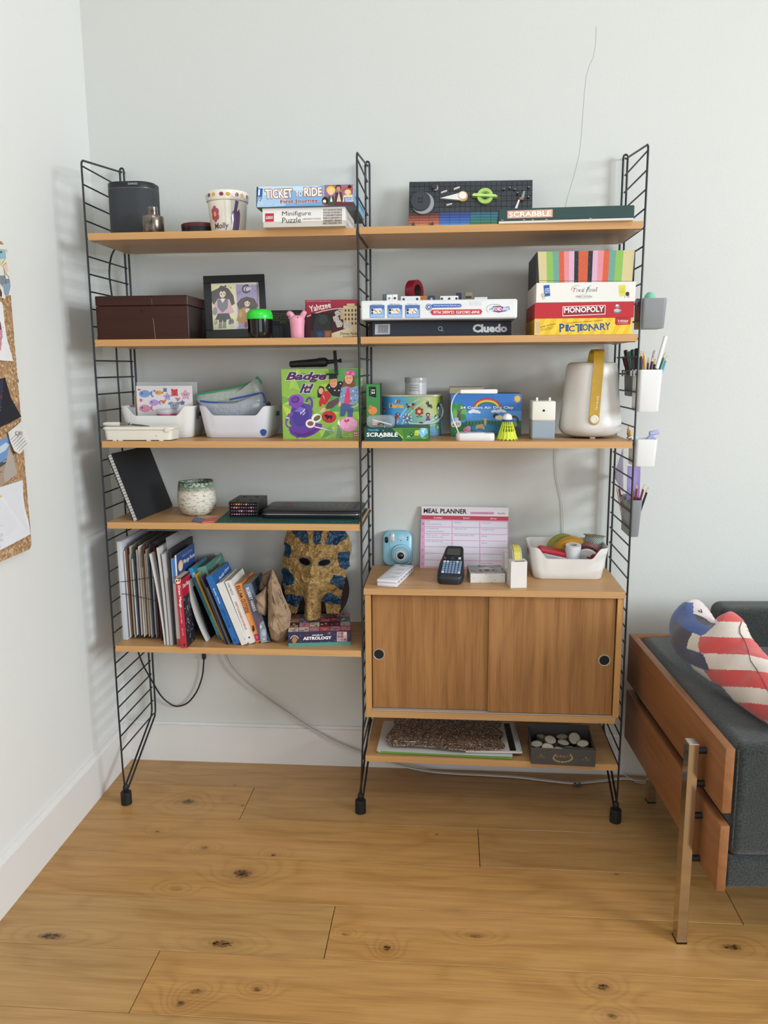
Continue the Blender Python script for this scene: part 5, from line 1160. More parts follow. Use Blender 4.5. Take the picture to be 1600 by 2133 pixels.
k = MB(); k.tube(smooth_path([(cwid*.62, -.010, .004), (cwid*.66, -.020, -.004), (cwid*.60, -.0275, -.010)], 6), .0012, 8); k.build('clear_loop', mat('b9bcc0', .2), cc)
# clay box and the beige slab on it
cy, w, h, ar = gb('clay_box', 'blue air-dry clay carton with rainbow and pond picture, third shelf', 'box', B4, (115, 1170), (1018, 1160), (1028, 625), (115, 622), -.130, .12, mat('2c4a78', .5), z=Z3R)
ar.rect(100, 1180, 1040, 610, '3f7ec8'); ar.poly([(115, 900), (1020, 900), (1028, 625), (115, 622)], '3a78c4'); ar.poly([(115, 1000), (1020, 960), (1020, 840), (115, 860)], '5a96d6')
ar.line([(660, 622), (660, 690)], 3, '2c5a94')
for i, c_ in enumerate(('b0342e', 'd9742e', 'e6d04a', '4a9a4a', '2f5fb0', '3f78c4')): ar.ell(588, 800, 178-i*15, 122-i*15, c_, 40)
ar.poly([(400, 800), (780, 800), (780, 925), (400, 925)], '5090d2')
for (x, y, s_) in ((420, 848, 1.), (760, 840, .85), (690, 846, .7)): 
    for dx, dy, r_ in ((-46, 6, 30), (-10, -6, 40), (34, 2, 34), (66, 12, 22)): ar.ell(x+dx*s_, y+dy*s_, r_*s_, r_*.62*s_, 'e3e6ea', 14)
for i in range(14):
    a_ = 2*PI*i/14; ar.poly([(972+26*math.cos(a_-.2), 690+26*math.sin(a_-.2)), (972+64*math.cos(a_), 690+70*math.sin(a_)), (972+26*math.cos(a_+.2), 690+26*math.sin(a_+.2))], ('e0a83f', 'd08a3a')[i % 2])
ar.ell(972, 690, 36, 40, 'e6bd5a')
ar.poly([(115, 1170), (115, 1010), (330, 980), (560, 960), (800, 980), (1020, 960), (1018, 1165)], '2f6a4a')
for i in range(46):
    x = 300+i*14; hh_ = 40+30*math.sin(i*2.3); ar.poly([(x, 1010), (x+8, 965-hh_*.5), (x+16, 1010)], ('3a7a4a', '2a5a40', '4a8a4a')[i % 3])
ar.ell(560, 1075, 210, 78, '2f6f96'); ar.ell(540, 1060, 150, 50, '3f83a8')
for q in ((190, 800, 60), (150, 780, 40), (240, 790, 52), (290, 850, 40), (270, 920, 46), (170, 880, 50)): ar.ell(q[0], q[1], q[2], q[2]*.9, ('3f8a4a', '56a34a', '6ab052')[q[0] % 3], 16)
ar.poly([(190, 960), (205, 850), (180, 810), (230, 850), (270, 815), (240, 870), (250, 960)], '6a4a34'); ar.ell(210, 1090, 90, 70, '3a7a44'); ar.ell(150, 1010, 30, 40, 'd9cdb4'); ar.ell(150, 1020, 10, 12, '2a2220', 8); ar.ell(190, 945, 30, 22, '9fc4dc')
ar.ell(205, 1005, 50, 46, 'e6dfe0'); ar.text('3+', (180, 1025), (236, 1025), (180, 988), 'a3303f', bold=.01)
ar.ell(700, 905, 36, 30, '2a2622'); ar.ell(712, 925, 22, 26, 'd9cdb4'); ar.ell(750, 925, 46, 30, 'e3dccb'); ar.poly([(440, 1080), (450, 1020), (530, 1005), (560, 1050), (550, 1080), (520, 1060), (470, 1060)], 'c8a56a'); ar.ell(565, 985, 14, 40, 'd0ae74'); ar.ell(566, 950, 20, 14, 'd0ae74'); ar.ell(330, 1080, 50, 40, 'c87a96', 12); ar.ell(350, 1060, 30, 30, 'd99aae', 10)
ar.ring(930, 970, 62, 72, 26, '4a3038', -2.4, .6); ar.ell(930, 1010, 40, 40, '8a9a7a'); ar.ell(965, 1090, 40, 60, '5a3a4a'); ar.words('air dry modelling clay for children', 165, 1100, 530, 1113, 'dfe6e0', bold=.01)
ar.text('24 Colors Air Dry Clay', (240, 822), (925, 822), (240, 782), 'f1f2f4', bold=.03, outline=[(.055, '24407c')])
ar.build('front_print', cy)
zC_ = Z3R+cy['wh'][1]
sl = thing('beige_slab', 'beige flat carton lying on top of the clay box behind the lamp', 'box', (P(*B4(100, 615), -.125).x, -.125, zC_+.0006))
k = MB(); k.box(0, .105, 0, .11, 0, P(*B4(100, 530), -.125).z-P(*B4(100, 612), -.125).z, .001); k.build('carton', mat('a09880', .6), sl, smooth=False)
# white clip lamp: base, bent wire stem, bar head
lm = thing('white_reading_lamp', 'small white lamp with bar head on thin curved stem, before clay box', 'lamp', (P(*B4(430, 1222), -.262).x, -.255, Z3R))
def L3(x, y, dy=0.0): p = P(*B4(x, y), -.255+dy); return Vector((p.x-lm.location.x, dy, p.z-Z3R))
wl = L3(676, 1170).x-L3(183, 1170).x; hl_ = L3(400, 1118).z
k = MB(); k.loft([rr(wl*.97, .050, .014, 6, 0), rr(wl, .054, .016, 6, .004), rr(wl, .054, .016, 6, hl_-.005), rr(wl*.96, .05, .015, 6, hl_)]); k.build('lamp_base', WPL, lm)
k = MB(); k.loft([rr(wl*.5, .03, .012, 5, hl_-.0005, .0, .0), rr(wl*.5, .03, .012, 5, hl_+.0012, .0, .0)]); k.build('touch_panel', WPL2, lm)
k = MB(); k.tube(smooth_path([L3(216, 1116), L3(190, 1050), L3(150, 960), L3(124, 850), L3(130, 740), L3(165, 650), L3(205, 605), L3(240, 588)], 6), .0016, 8); k.build('bent_stem', WPL, lm)
c0, c1 = L3(238, 588), L3(714, 586)
k = MB(); k.box(c0.x, c1.x, -.012, .012, c0.z-.0062, c0.z+.0062, .002); k.build('bar_head', mat('ecebe8', .35), lm)
# shuttlecock standing on its skirt
sx_ = P(*B4(840, 1205), -.245); rS = (P(*B4(974, 1200), -.245).x-P(*B4(704, 1200), -.245).x)/2
sh = thing('shuttlecock', 'yellow plastic shuttlecock with white cork standing on its skirt', 'shuttlecock', (sx_.x, -.240, Z3R))
def Sz(y): return P(*B4(840, y), -.24).z-P(*B4(840, 1200), -.24).z
YEL = mat('cfdc35', .4); hs = Sz(862); zc0, zc1 = Sz(965), Sz(940); rc = rS*.45
k = MB()
prof = [(rc, zc1), (rc*1.02, zc1+.004)] + [(rc*math.cos(a_)*1.0, zc1+.004+(hs-zc1-.004)*math.sin(a_)) for a_ in (PI/2*i/8 for i in range(1, 9))]
k.lathe(prof, 32, cap1=False); k.build('cork_head', mat('e9e9e6', .4), sh)
k = MB(); k.lathe([(rc*.98, zc0-.002), (rc*1.04, zc0), (rc*1.04, zc1)], 32); k.build('blue_band', mat('2d4f86', .4), sh)
zmid = hs*.30; rmid = rS+(rc*.95-rS)*(zmid/zc0)
n = 32; rings = []
for zz, f in ((0, 0), (.004, .004/zc0), (zmid*.6, zmid*.6/zc0), (zmid, zmid/zc0)):
    R0 = rS+(rc*.9-rS)*f
    rings.append([((R0*(1+.05*math.cos(16*2*PI*j/64)))*math.cos(2*PI*j/64), (R0*(1+.05*math.cos(16*2*PI*j/64)))*math.sin(2*PI*j/64), zz+(.002*(1-math.cos(16*2*PI*j/64)) if zz == 0 else 0)) for j in range(64)])
k = MB(); k.loft(rings, False, False); k.build('skirt', YEL, sh, angle=1.5)
for j in range(16):
    a_ = 2*PI*j/16; k = MB(); k.tube([(rmid*math.cos(a_), rmid*math.sin(a_), zmid-.002), (rc*.9*math.cos(a_), rc*.9*math.sin(a_), zc0)], [.0019, .0014], 6); k.build('skirt_rib', YEL, sh)
for f in (.45, .62, .8):
    R0 = rS+(rc*.9-rS)*f; k = MB(); k.tube([(R0*math.cos(2*PI*j/32), R0*math.sin(2*PI*j/32), zc0*f) for j in range(33)], .0011, 5); k.build('skirt_hoop', YEL, sh)
# pencil sharpener
ps, w, h, ar = gb('desk_sharpener', 'cream and grey desktop pencil sharpener with round hole, next to lantern', 'pencil sharpener', B4, (1150, 1192), (1452, 1194), (1466, 700), (1164, 700), -.235, .075, IV, z=Z3R, bev=.004)
for c_ in list(ps.children): bpy.data.objects.remove(c_)
zz1 = h*.49
k = MB(); k.box(0, w, 0, .09, zz1, h, .0045, 3); k.build('upper_body', IV, ps)
k = MB(); k.box(.0006, w-.0006, .001, .0895, 0, zz1+.001, .004, 3); k.build('lower_body', mat('b9b7ac', .4), ps)
k = MB(); k.box(.0022, w-.0022, -.0012, .004, .004, zz1-.001, .001); k.build('shavings_drawer', mat('8f9aa6', .3), ps)
k = MB(); k.lathe([(.0036, -.0006), (.0036, .0006)], 24, Matrix.Translation((w*.50, 0, h*.755)) @ Matrix.Rotation(PI/2, 4, 'X')); k.build('pencil_hole', mat('0a0a0a', .6), ps)
for fx_ in (.22, .76):
    k = MB(); k.box(w*fx_-.0032, w*fx_+.0032, .012, .016, h-.001, h+.0105, .0008); k.build('clamp_tab', mat('e3e1da', .35), ps)
# lantern with mustard strap
ctr = P(*B5(741, 1040), -.155); sc_ = (P(*B5(1065, 930), -.155).x-P(*B5(418, 930), -.155).x)/2
la = thing('lantern_lamp', 'white translucent lantern lamp with mustard yellow strap handle', 'lantern', (ctr.x, -.152, Z3R))
def Lz(y): return P(*B5(741, y), -.155).z-P(*B5(741, 1052), -.155).z
FRO = mat('dedad5', .35, sss=.25)
prof = [(sc_*.45, Lz(1034)), (sc_*.72, Lz(1030)), (sc_*.90, Lz(1005)), (sc_*.985, Lz(965)), (sc_, Lz(930)), (sc_*.985, Lz(880)), (sc_*.945, Lz(760)), (sc_*.89, Lz(600)), (sc_*.845, Lz(450)), (sc_*.82, Lz(350)), (sc_*.80, Lz(310)), (sc_*.76, Lz(285)), (sc_*.68, Lz(272)), (sc_*.4, Lz(268)), (0, Lz(268))]
k = MB(); k.lathe(prof, 56, cap1=False); k.build('diffuser', FRO, la, angle=1.2)
for a_ in (-PI/2, PI/6, PI*5/6):
    k = MB(); k.box(-.008, .008, -.005, .005, 0, Lz(1030), .001, M=Matrix.Translation((sc_*.55*math.cos(a_), sc_*.55*math.sin(a_), 0)) @ Matrix.Rotation(a_+PI/2, 4, 'Z')); k.build('foot', mat('d9d6d0', .4), la)
k = MB(); k.lathe([(sc_*.5, .004), (sc_*.5, .008)], 32); k.build('base_plate', mat('4a4946', .6), la)
def front_y(z):
    zs_ = [p[1] for p in prof]; rs_ = [p[0] for p in prof]; return -float(np.interp(z, zs_[:13], rs_[:13]))
zb = Lz(812); ztp = Lz(150)
path = [(-.004, front_y(zb-.015)-.003, zb-.012), (-.004, front_y(zb)-.003, zb)] + [(-.004+.010*t, front_y(zb+(Lz(300)-zb)*t)-.0035, zb+(Lz(300)-zb)*t) for t in (.2, .4, .6, .8, 1)]
path += [(.008, -sc_*.72, Lz(200)), (.010, -sc_*.60, Lz(158)), (.012, -sc_*.40, ztp), (.014, 0, ztp+.003), (.014, sc_*.40, ztp), (.014, sc_*.66, Lz(190)), (.012, sc_*.80, Lz(300)), (.008, sc_*.9, Lz(500)), (0, sc_*.97, zb)]
pp = smooth_path(path, 4); hw = .0150; V = []; F = []
for i, p in enumerate(pp):
    t = (pp[min(i+1, len(pp)-1)]-pp[max(0, i-1)]).normalized(); nrm = t.cross(Vector((1, 0, 0))).normalized()
    for sx2, nn in ((-hw, -.0011), (hw, -.0011), (hw, .0011), (-hw, .0011)): V.append(p+Vector((sx2, 0, 0))+nrm*nn)
for i in range(len(pp)-1):
    for j in range(4): F.append((4*i+j, 4*i+(j+1) % 4, 4*i+4+(j+1) % 4, 4*i+4+j))
F += [(0, 1, 2, 3), (4*len(pp)-4, 4*len(pp)-3, 4*len(pp)-2, 4*len(pp)-1)]
k = MB(); k.mesh(V, F); MUS = mat('bd9426', .45, var=(60, .1, None)); k.build('strap', MUS, la)
k = MB(); k.lathe([(.0150, 0), (.0150, .0022)], 28, Matrix.Translation((-.004, front_y(zb-.012)-.0015, zb-.012)) @ Matrix.Rotation(PI/2+.06, 4, 'X')); k.build('strap_end', MUS, la)
k = MB(); k.lathe([(.0130, 0), (.0130, .003), (.011, .005), (.008, .0054), (.007, .0046), (0, .0048)], 28, Matrix.Translation((-.004, front_y(zb-.010)-.003, zb-.010)) @ Matrix.Rotation(PI/2+.06, 4, 'X'), True, False); k.build('strap_button', mat('e3dac6', .35), la)
z0_, z1_ = zb+.017, zb+.058
ar = Art((.0055, front_y(z0_)-.0052, z0_), (.004, front_y(z1_)-front_y(z0_), z1_-z0_), (-.010, 0, 0), lift=.0004)
ar.text('fermob', (.02, .1), (.98, .1), (.02, .9), 'efe9da', bold=-.002, spacing=1.2); ar.build('printed_name', la)
# thin white lead of the lantern running down the wall
wc = thing('white_wall_cable', 'thin white cable hanging on the wall below the lantern shelf', 'cable', (0, 0, 0))
k = MB(); k.tube(smooth_path([P(u, v, .024) for u, v in ((1160, 925), (1159, 960), (1162, 1000), (1171, 1040), (1174, 1080), (1174, 1120), (1172, 1160))], 6), .0017, 8); k.build('lead', mat('d9d8d4', .5), wc)
k = MB(); k.box(P(1160, 925, .024).x-.004, P(1160, 925, .024).x+.004, .012, .028, P(1160, 1175, .024).z, P(1160, 1160, .024).z+.004, .001); k.build('plug_end', mat('d9d8d4', .5), wc)

# ================= cups hung on the right-hand ladder
LXR = 2*D+.0035
GRY = mat('8a8d90', .4); GRYD = mat('76797c', .4); WCUP = mat('e8e8e7', .35)
def hang_cup(name, label, m, c, tl, tr, br, y, d, ztweak=0, group='cups hung on the right ladder'):
    a, b, e = P(*c(*tl), y), P(*c(*tr), y), P(*c(*br), y)
    x0 = LXR+.0015; w_ = b.x-x0; h_ = b.z-e.z; wb = e.x-x0
    o = thing(name, label, 'cup', (x0, y, e.z), 0, group)
    def rg(f, ins, z): ww = wb+(w_-wb)*f; dd = d*(.9+.1*f); return [(p[0]+ww/2, p[1]+d/2, z) for p in rr(ww-2*ins, dd-2*ins, .010, 5)]
    k = MB(); k.loft([rg(0, .001, 0), rg(0, 0, .002), rg(1, 0, h_), rg(1, .0018, h_), rg(.03, .0018, .003)]); k.build('cup_body', m, o, angle=.6)
    for yy in (d*.25, d*.7):
        k = MB(); k.box(-.0098, .002, yy-.010, yy+.010, h_-.0018, h_+.0005); k.box(-.0098, -.0084, yy-.010, yy+.010, h_-.018, h_+.0005); k.build('hanging_hook', m, o, smooth=False)
    return o, Vector((x0, y, e.z)), w_, h_
cA, oA, wA, hA = hang_cup('hanging_cup', 'grey wide cup hung highest on the right ladder with green lid inside', GRY, A8, (1195, 566), (1466, 566), (1438, 862), -.292, .105)
cB, oB, wB, hB2 = hang_cup('hanging_cup', 'tall white cup hung on right ladder, full of coloured pencils', WCUP, C8, (370, 426), (627, 426), (586, 843), -.295, .088)
cD, oD, wD, hD = hang_cup('hanging_cup', 'short white cup hung on right ladder with lilac clip', WCUP, C8, (345, 1116), (577, 1116), (549, 1386), -.295, .100)
cE, oE, wE, hE = hang_cup('hanging_cup', 'grey cup hung lowest on the right ladder with pencils and ruler', GRY, C8, (305, 1720), (425, 1718), (390, 2085), -.270, .135)
# the fifth cup hangs behind the tall white one
yb0 = X(*C8(308, 560), LXR).y; yb1 = X(*C8(204, 560), LXR).y
q0 = X(*C8(300, 432), LXR); q1 = X(*C8(300, 694), LXR)
cF = thing('hanging_cup', 'dark grey cup with felt pens hung behind the tall white cup', 'cup', (LXR+.0015, q0.y+.003, q1.z), 0, 'cups hung on the right ladder')
wF, dF, hF = .060, min(.10, -.035-q0.y), q0.z-q1.z
def rg(f, ins, z): return [(p[0]+wF/2, p[1]+dF/2, z) for p in rr(wF*(.9+.1*f)-2*ins, dF*(.9+.1*f)-2*ins, .010, 5)]
k = MB(); k.loft([rg(0, .001, 0), rg(0, 0, .002), rg(1, 0, hF), rg(1, .0018, hF), rg(.03, .0018, .003)]); k.build('cup_body', GRYD, cF, angle=.6)
for yy in (dF*.3, dF*.7):
    k = MB(); k.box(-.0098, .002, yy-.010, yy+.010, hF-.0018, hF+.0005); k.box(-.0098, -.0084, yy-.010, yy+.010, hF-.018, hF+.0005); k.build('hanging_hook', GRYD, cF, smooth=False)
# small green cap in the top cup
gc = thing('mint_tub', 'mint green domed tub poking out of the highest grey cup', 'tub', (oA.x+.030, oA.y+.04, oA.z+.004))
k = MB(); k.lathe([(.016, 0), (.017, hA*.85), (.016, hA+.004), (.010, hA+.012), (.004, hA+.0155), (0, hA+.016)], 20, cap1=False); k.build('cap_shell', mat('7fc4a4', .4), gc)
WOODT = mat('d9b98c', .6)
def pencil(label, base, tip, col, r=.0034, group='pencils in the hanging cups', tipcol=None, kind='pencil'):
    base, tip = Vector(base), Vector(tip); L = (tip-base).length
    o = thing('pencil' if kind == 'pencil' else kind, label, 'pencil' if kind == 'pencil' else 'pen', base, group=group); o.rotation_mode = 'QUATERNION'; o.rotation_quaternion = (tip-base).to_track_quat('Z', 'Y')
    k = MB(); k.lathe([(r, 0), (r, L-.016 if kind == 'pencil' else L-.03)], 6 if kind == 'pencil' else 14); k.build('barrel', mat(col, .35), o, smooth=False)
    if kind == 'pencil':
        k = MB(); k.lathe([(r*.98, L-.016), (r*.3, L-.004)], 10); k.build('sharpened_wood', WOODT, o)
        k = MB(); k.lathe([(r*.31, L-.004), (.0003, L)], 8); k.build('lead_tip', mat(tipcol or col, .5), o)
    else:
        k = MB(); k.lathe([(r*1.12, L-.031), (r*1.12, L-.003), (r*.6, L)], 14); k.build('pen_cap', mat(tipcol or col, .3), o)
    return o
def stick(c, x, y, yy, obase, wf, hf, fx, label, col, yd=None, **kw):
    tip = P(*c(x, y), yy); base = Vector((obase.x+wf*fx, yy+.012*(fx-.5) if yd is None else yd, obase.z+.005)); pencil(label, base, tip, col, **kw)
for (x, y, fx, dy, lab, col, kw) in (
    (392, 250, .15, .05, 'dark blue pencil leaning left in the tall white cup', '2a3550', {}),
    (408, 238, .22, .02, 'black pencil with pale wood tip at left of white cup', '22242a', {}),
    (420, 262, .28, .06, 'pink pencil among the left pencils of the white cup', 'b03a62', {}),
    (437, 240, .40, .03, 'yellow pencil upright in the tall white cup', 'd9a93a', {}),
    (478, 306, .46, .05, 'short magenta pencil in the middle of the white cup', '9c3f72', {}),
    (520, 290, .42, .02, 'short black pencil left of the clear ruler in white cup', '1f2024', {}),
    (548, 318, .52, .035, 'black stubby pencil in front of the white tube', '1c1d21', {}),
    (645, 256, .55, .05, 'dark green pencil leaning right in the tall white cup', '2f7a5a', {}),
    (664, 284, .62, .03, 'turquoise pencil leaning right at the edge of white cup', '4aa0b8', {})):
    tip = P(*C8(x, y), oB.y+dy); pencil(lab, (oB.x+wA*0+wB*fx, oB.y+dy, oB.z+.006), tip, col)
tip = P(*C8(540, 232), oB.y+.05); o = pencil('clear_pink_pen', (0, 0, 0), (0, 0, .1), 'd9b3b3') if False else None
pencil('clear ballpoint pen behind the white tube in the white cup', (oB.x+wB*.35, oB.y+.055, oB.z+.006), P(*C8(545, 234), oB.y+.055), 'cdb4b4', r=.0045, kind='ballpoint_pen', tipcol='d9d0d0', group='pens in the hanging cups')
tb0 = Vector((oB.x+wB*.42, oB.y+.035, oB.z+.006)); tb1 = P(*C8(650, 96), oB.y+.035)
wt2 = thing('white_marker', 'long white marker with brown grip sticking up from the white cup', 'marker', tb0, group='pens in the hanging cups'); wt2.rotation_mode = 'QUATERNION'; wt2.rotation_quaternion = (tb1-tb0).to_track_quat('Z', 'Y'); L = (tb1-tb0).length
k = MB(); k.lathe([(.005, 0), (.005, L*.56)], 14); k.build('grip', mat('5a3230', .4), wt2)
k = MB(); k.lathe([(.0056, L*.56), (.0056, L-.001), (.005, L)], 16); k.build('barrel', mat('ebe9e6', .35), wt2)
for (x, y, fy, lab, col, tc_) in ((252, 234, .75, 'dark brown felt pen leftmost in the dark grey cup', '4a2a2a', '3a2422'), (236, 300, .9, 'plum felt pen lowest at left in the dark grey cup', '5a2a3e', '6a2f4a'), (296, 242, .6, 'teal felt pen in the dark grey cup', '2f8a8a', '3f9c9a'), (322, 226, .45, 'grey felt pen with dark cap in the dark grey cup', '4a4c50', '33353a'), (345, 290, .3, 'mustard felt pen behind the ladder rod', 'a8822f', '8a4a2a'), (362, 216, .2, 'navy felt pen tallest behind the ladder rod', '1f2734', '1a1f28')):
    yy = cF.location.y+dF*fy; pencil(lab, (cF.location.x+.02+.01*fy, yy, cF.location.z+.006), X(*C8(x, y), LXR+.012), col, r=.0058, kind='felt_pen', tipcol=tc_, group='felt pens in the dark grey cup')
# short white cup: two stubby crayons and a lilac clip
for (x, y, lab, col) in ((268, 1005, 'stubby pink pencil leaning out of the short white cup', 'd0506a'), (278, 978, 'stubby yellow pencil leaning out of the short white cup', 'd6a53f')):
    yy = X(*C8(x, y), LXR+.006).y; pencil(lab, (oD.x+.02, yy-.03, oD.z+.03), X(*C8(x, y), LXR+.006), col, r=.0055, tipcol='3a3a3a' if col == 'd6a53f' else col)
lc = thing('lilac_clip', 'lilac plastic clip resting over the rim of the short white cup', 'clip', (oD.x+wD*.62, oD.y+.03, oD.z+hD-.02))
k = MB(); k.box(-.010, .010, -.006, .006, -.02, .020, .002, M=Matrix.Translation((.004, 0, .012)) @ Matrix.Rotation(math.radians(38), 4, 'Y')); k.build('clip_arm', mat('a3a3d2', .4), lc)
k = MB(); k.box(-.004, .026, -.006, .006, .017, .030, .003, M=Matrix.Translation((.012, 0, .012)) @ Matrix.Rotation(math.radians(-10), 4, 'Y')); k.build('clip_jaw', mat('b0b0da', .4), lc)
# lowest grey cup: pencils, lilac ruler
for (x, y, fx, fy, lab, col) in ((168, 1580, .25, .85, 'cream pencil at the back left of the lowest cup', 'cbb9a0'), (186, 1570, .3, .8, 'dark red pencil at the back left of the lowest cup', '7a2a3a'), (322, 1590, .35, .3, 'red pencil just right of the ladder rod, lowest cup', 'b03038'), (342, 1630, .45, .35, 'short ochre pencil in the lowest cup', 'b5703a'), (366, 1548, .5, .3, 'crimson pencil in the middle of the lowest cup', 'a82a4a'), (440, 1556, .3, .2, 'plum pencil leaning right in the lowest cup', '8a2f5a'), (478, 1588, .35, .15, 'black pencil leaning furthest right in the lowest cup', '25262b')):
    yy = oE.y+.135*fy; tip = X(*C8(x, y), LXR+.012) if x < 200 else P(*C8(x, y), yy); pencil(lab, (oE.x+wE*fx, yy, oE.z+.006), tip, col)
r0_, r1_ = P(*C8(238, 1690), -.20), P(*C8(238, 1372), -.20); rwid = P(*C8(360, 1600), -.20).x-P(*C8(232, 1600), -.20).x
ru = thing('lilac_ruler', 'see-through lilac ruler standing in the lowest grey cup', 'ruler', (max(LXR+.004, r0_.x), -.205, oE.z+.01), rot=(0, math.radians(-1.0), 0))
Lr = r1_.z-oE.z-.012
k = MB(); k.box(0, rwid, 0, .002, 0, Lr); k.build('ruler_blade', mat('a58fd6', .2, alpha=.72), ru, smooth=False)
ar = Art((0, 0, 0), (rwid, 0, 0), (0, 0, Lr))
for i in range(30): ar.rect(.03, .35+i*.02, .03+(.22 if i % 5 == 0 else .12), .353+i*.02, '6a4fa0'); ar.rect(.97-(.22 if i % 5 == 0 else .12), .35+i*.02, .97, .353+i*.02, '6a4fa0')
ar.text('maped', (.62, .44), (.62, .62), (.42, .44), '3a2a5a', bold=.02); ar.build('scale_marks', ru)
sq = thing('lilac_set_square', 'see-through lilac set square standing behind the ladder in the lowest cup', 'set square', (LXR+.004, -.06, oE.z+.05))
k = MB(); 
pts3 = [X(*C8(225, 1200), LXR+.006), X(*C8(135, 1480), LXR+.006), X(*C8(225, 1640), LXR+.006)]
k.mesh([p-sq.location for p in pts3]+[p-sq.location+Vector((.002, 0, 0)) for p in pts3], [(0, 1, 2), (5, 4, 3), (0, 3, 4, 1), (1, 4, 5, 2), (2, 5, 3, 0)]); k.build('plate', mat('c3b2e2', .2, alpha=.5), sq, smooth=False)
# ================= fourth shelf (left bay)
Z4 = ZL[3]
def frame(name, label, cat, O, Xd, Zd, group=None):
    """thing whose local x runs along Xd and local z along Zd"""
    Xd = Vector(Xd).normalized(); Zd = Vector(Zd); Zd = (Zd-Xd*Zd.dot(Xd)).normalized(); Yd = Zd.cross(Xd)
    o = thing(name, label, cat, (0, 0, 0), group=group); M = Matrix.Identity(4)
    for i in range(3): M[i][0], M[i][1], M[i][2], M[i][3] = Xd[i], Yd[i], Zd[i], O[i]
    o.matrix_world = M; o.location = O; return o
# black spiral notebook leaning on the ladder: local x = cover width (front to back), z = height, y = thickness
nf = Z(*B6(528, 915), Z4); nb = Z(*B6(935, 746), Z4); nt_ = P(*B6(160, 146), nf.y)+Vector((.014, 0, 0))
wn = (nb-nf).length; hn = (nt_-nf).length
nbk = frame('spiral_notebook', 'large black spiral notebook leaning against the left ladder', 'notebook', nf+Vector((0, 0, .001)), nb-nf, nt_-nf)
NBK = mat('1a1d21', .55); PAP = mat('d5d2cb', .7)
k = MB(); k.box(.004, wn, -.0015, .0002, .001, hn); k.build('front_cover', NBK, nbk, smooth=False)
k = MB(); k.box(.005, wn-.003, .0004, .0125, .003, hn-.002); k.build('page_block', mat('cfccc6', .7), nbk, smooth=False)
k = MB(); k.box(.004, wn, .0127, .0145, .001, hn); k.build('back_cover', NBK, nbk, smooth=False)
for i in range(22):
    zz = .012+i*(hn-.024)/21
    k = MB(); k.tube([(.006+.010*math.cos(a_)-.004, .0065+.0105*math.sin(a_), zz+(.0022 if a_ > 3.14 else 0)) for a_ in (2*PI*j/14 for j in range(15))], .0007, 5); k.build('wire_ring', mat('1d1e21', .3, .8), nbk)
# ceramic pot with crackled glaze
def glaze_mat(h_):
    mt, t, b = new_mat('crackle_glaze'); o = t.obj(); z = t.xyz(o)[2]
    zz = t.m('ADD', t.m('DIVIDE', z, h_), t.m('MULTIPLY', t.m('SUBTRACT', t.noise(o, 45, 3), .5), .10))
    cr = t.noise(t.scale(o, (70, 70, 190)), 1.0, 5, .7)
    white = t.mix(t.ramp(cr, .52, .62), lin('ded9c9'), lin('8d866f'))
    brown = t.mix(t.ramp(t.noise(o, 120, 3), .4, .65), lin('8d8468'), lin('b9b39c'))
    green = t.mix(t.ramp(t.noise(o, 150, 3), .42, .6), lin('a9b5a4'), lin('46604f'))
    c = t.mix(t.ramp(zz, .70, .80), white, brown); c = t.mix(t.ramp(zz, .835, .85), c, lin('5f8d7c')); c = t.mix(t.ramp(zz, .875, .885), c, green)
    c = t.mix(t.ramp(zz, .975, .985), c, lin('3f4a3f'))
    t.L.new(c, b.inputs['Base Color']); b.inputs['Roughness'].default_value = .3; t.bump(cr, .5, .006, b); return mt
q = Z(*B6(1180, 858), Z4); rp = (P(*B6(1392, 700), q.y).x-P(*B6(962, 700), q.y).x)/2; hp_ = P(*B6(1180, 478), q.y-.02).z-Z4
cp = thing('ceramic_pot', 'rounded ceramic pot with crackled white glaze and green rim', 'pot', (P(*B6(1178, 700), q.y).x, q.y+rp*.55, Z4))
pr = [(rp*.50, 0), (rp*.58, .002), (rp*.80, hp_*.10), (rp*.95, hp_*.25), (rp, hp_*.42), (rp*.985, hp_*.6), (rp*.94, hp_*.8), (rp*.90, hp_*.97), (rp*.885, hp_), (rp*.86, hp_*.99), (rp*.86, hp_*.9), (rp*.9, hp_*.45), (rp*.6, hp_*.08), (0, hp_*.06)]
k = MB(); rings = []
for r_, z_ in pr: rings.append([((r_*(1+.015*math.sin(3*a_+z_*40)))*math.cos(a_), (r_*(1+.015*math.cos(2*a_)))*math.sin(a_), z_+(.0015*math.sin(2*a_) if z_ > hp_*.9 else 0)) for a_ in (2*PI*j/56 for j in range(56))])
k.loft(rings, True, False); k.build('pot_body', glaze_mat(hp_), cp, angle=1.3)
# hexagonal coaster in three colours
hx = [(1155, 906), (1196, 860), (1330, 846), (1490, 858), (1440, 908), (1275, 924)]
W_ = [Z(*B6(*p), Z4+.004) for p in hx]; c_ = sum(W_, Vector())/6; cm = Z(*B6(1312, 884), Z4+.004)
co = thing('hexagon_coaster', 'thin hexagonal coaster in blue, red and beige rhombs near shelf edge', 'coaster', (c_.x, c_.y, Z4))
Lh = [Vector((p.x-c_.x, p.y-c_.y, 0)) for p in W_]; Lm = Vector((cm.x-c_.x, cm.y-c_.y, 0))
for ids, cl_ in (((0, 1, 'm', 5), '6a6684'), (('m', 3, 4, 5), 'c4604f'), ((1, 2, 3, 'm'), 'b59a76')):
    pg = [(Lm if i == 'm' else Lh[i]) for i in ids]; k = MB(); k.prism([(p.x, p.y) for p in pg], .0003, .004); k.build('rhomb', mat(cl_, .6), co, smooth=False)
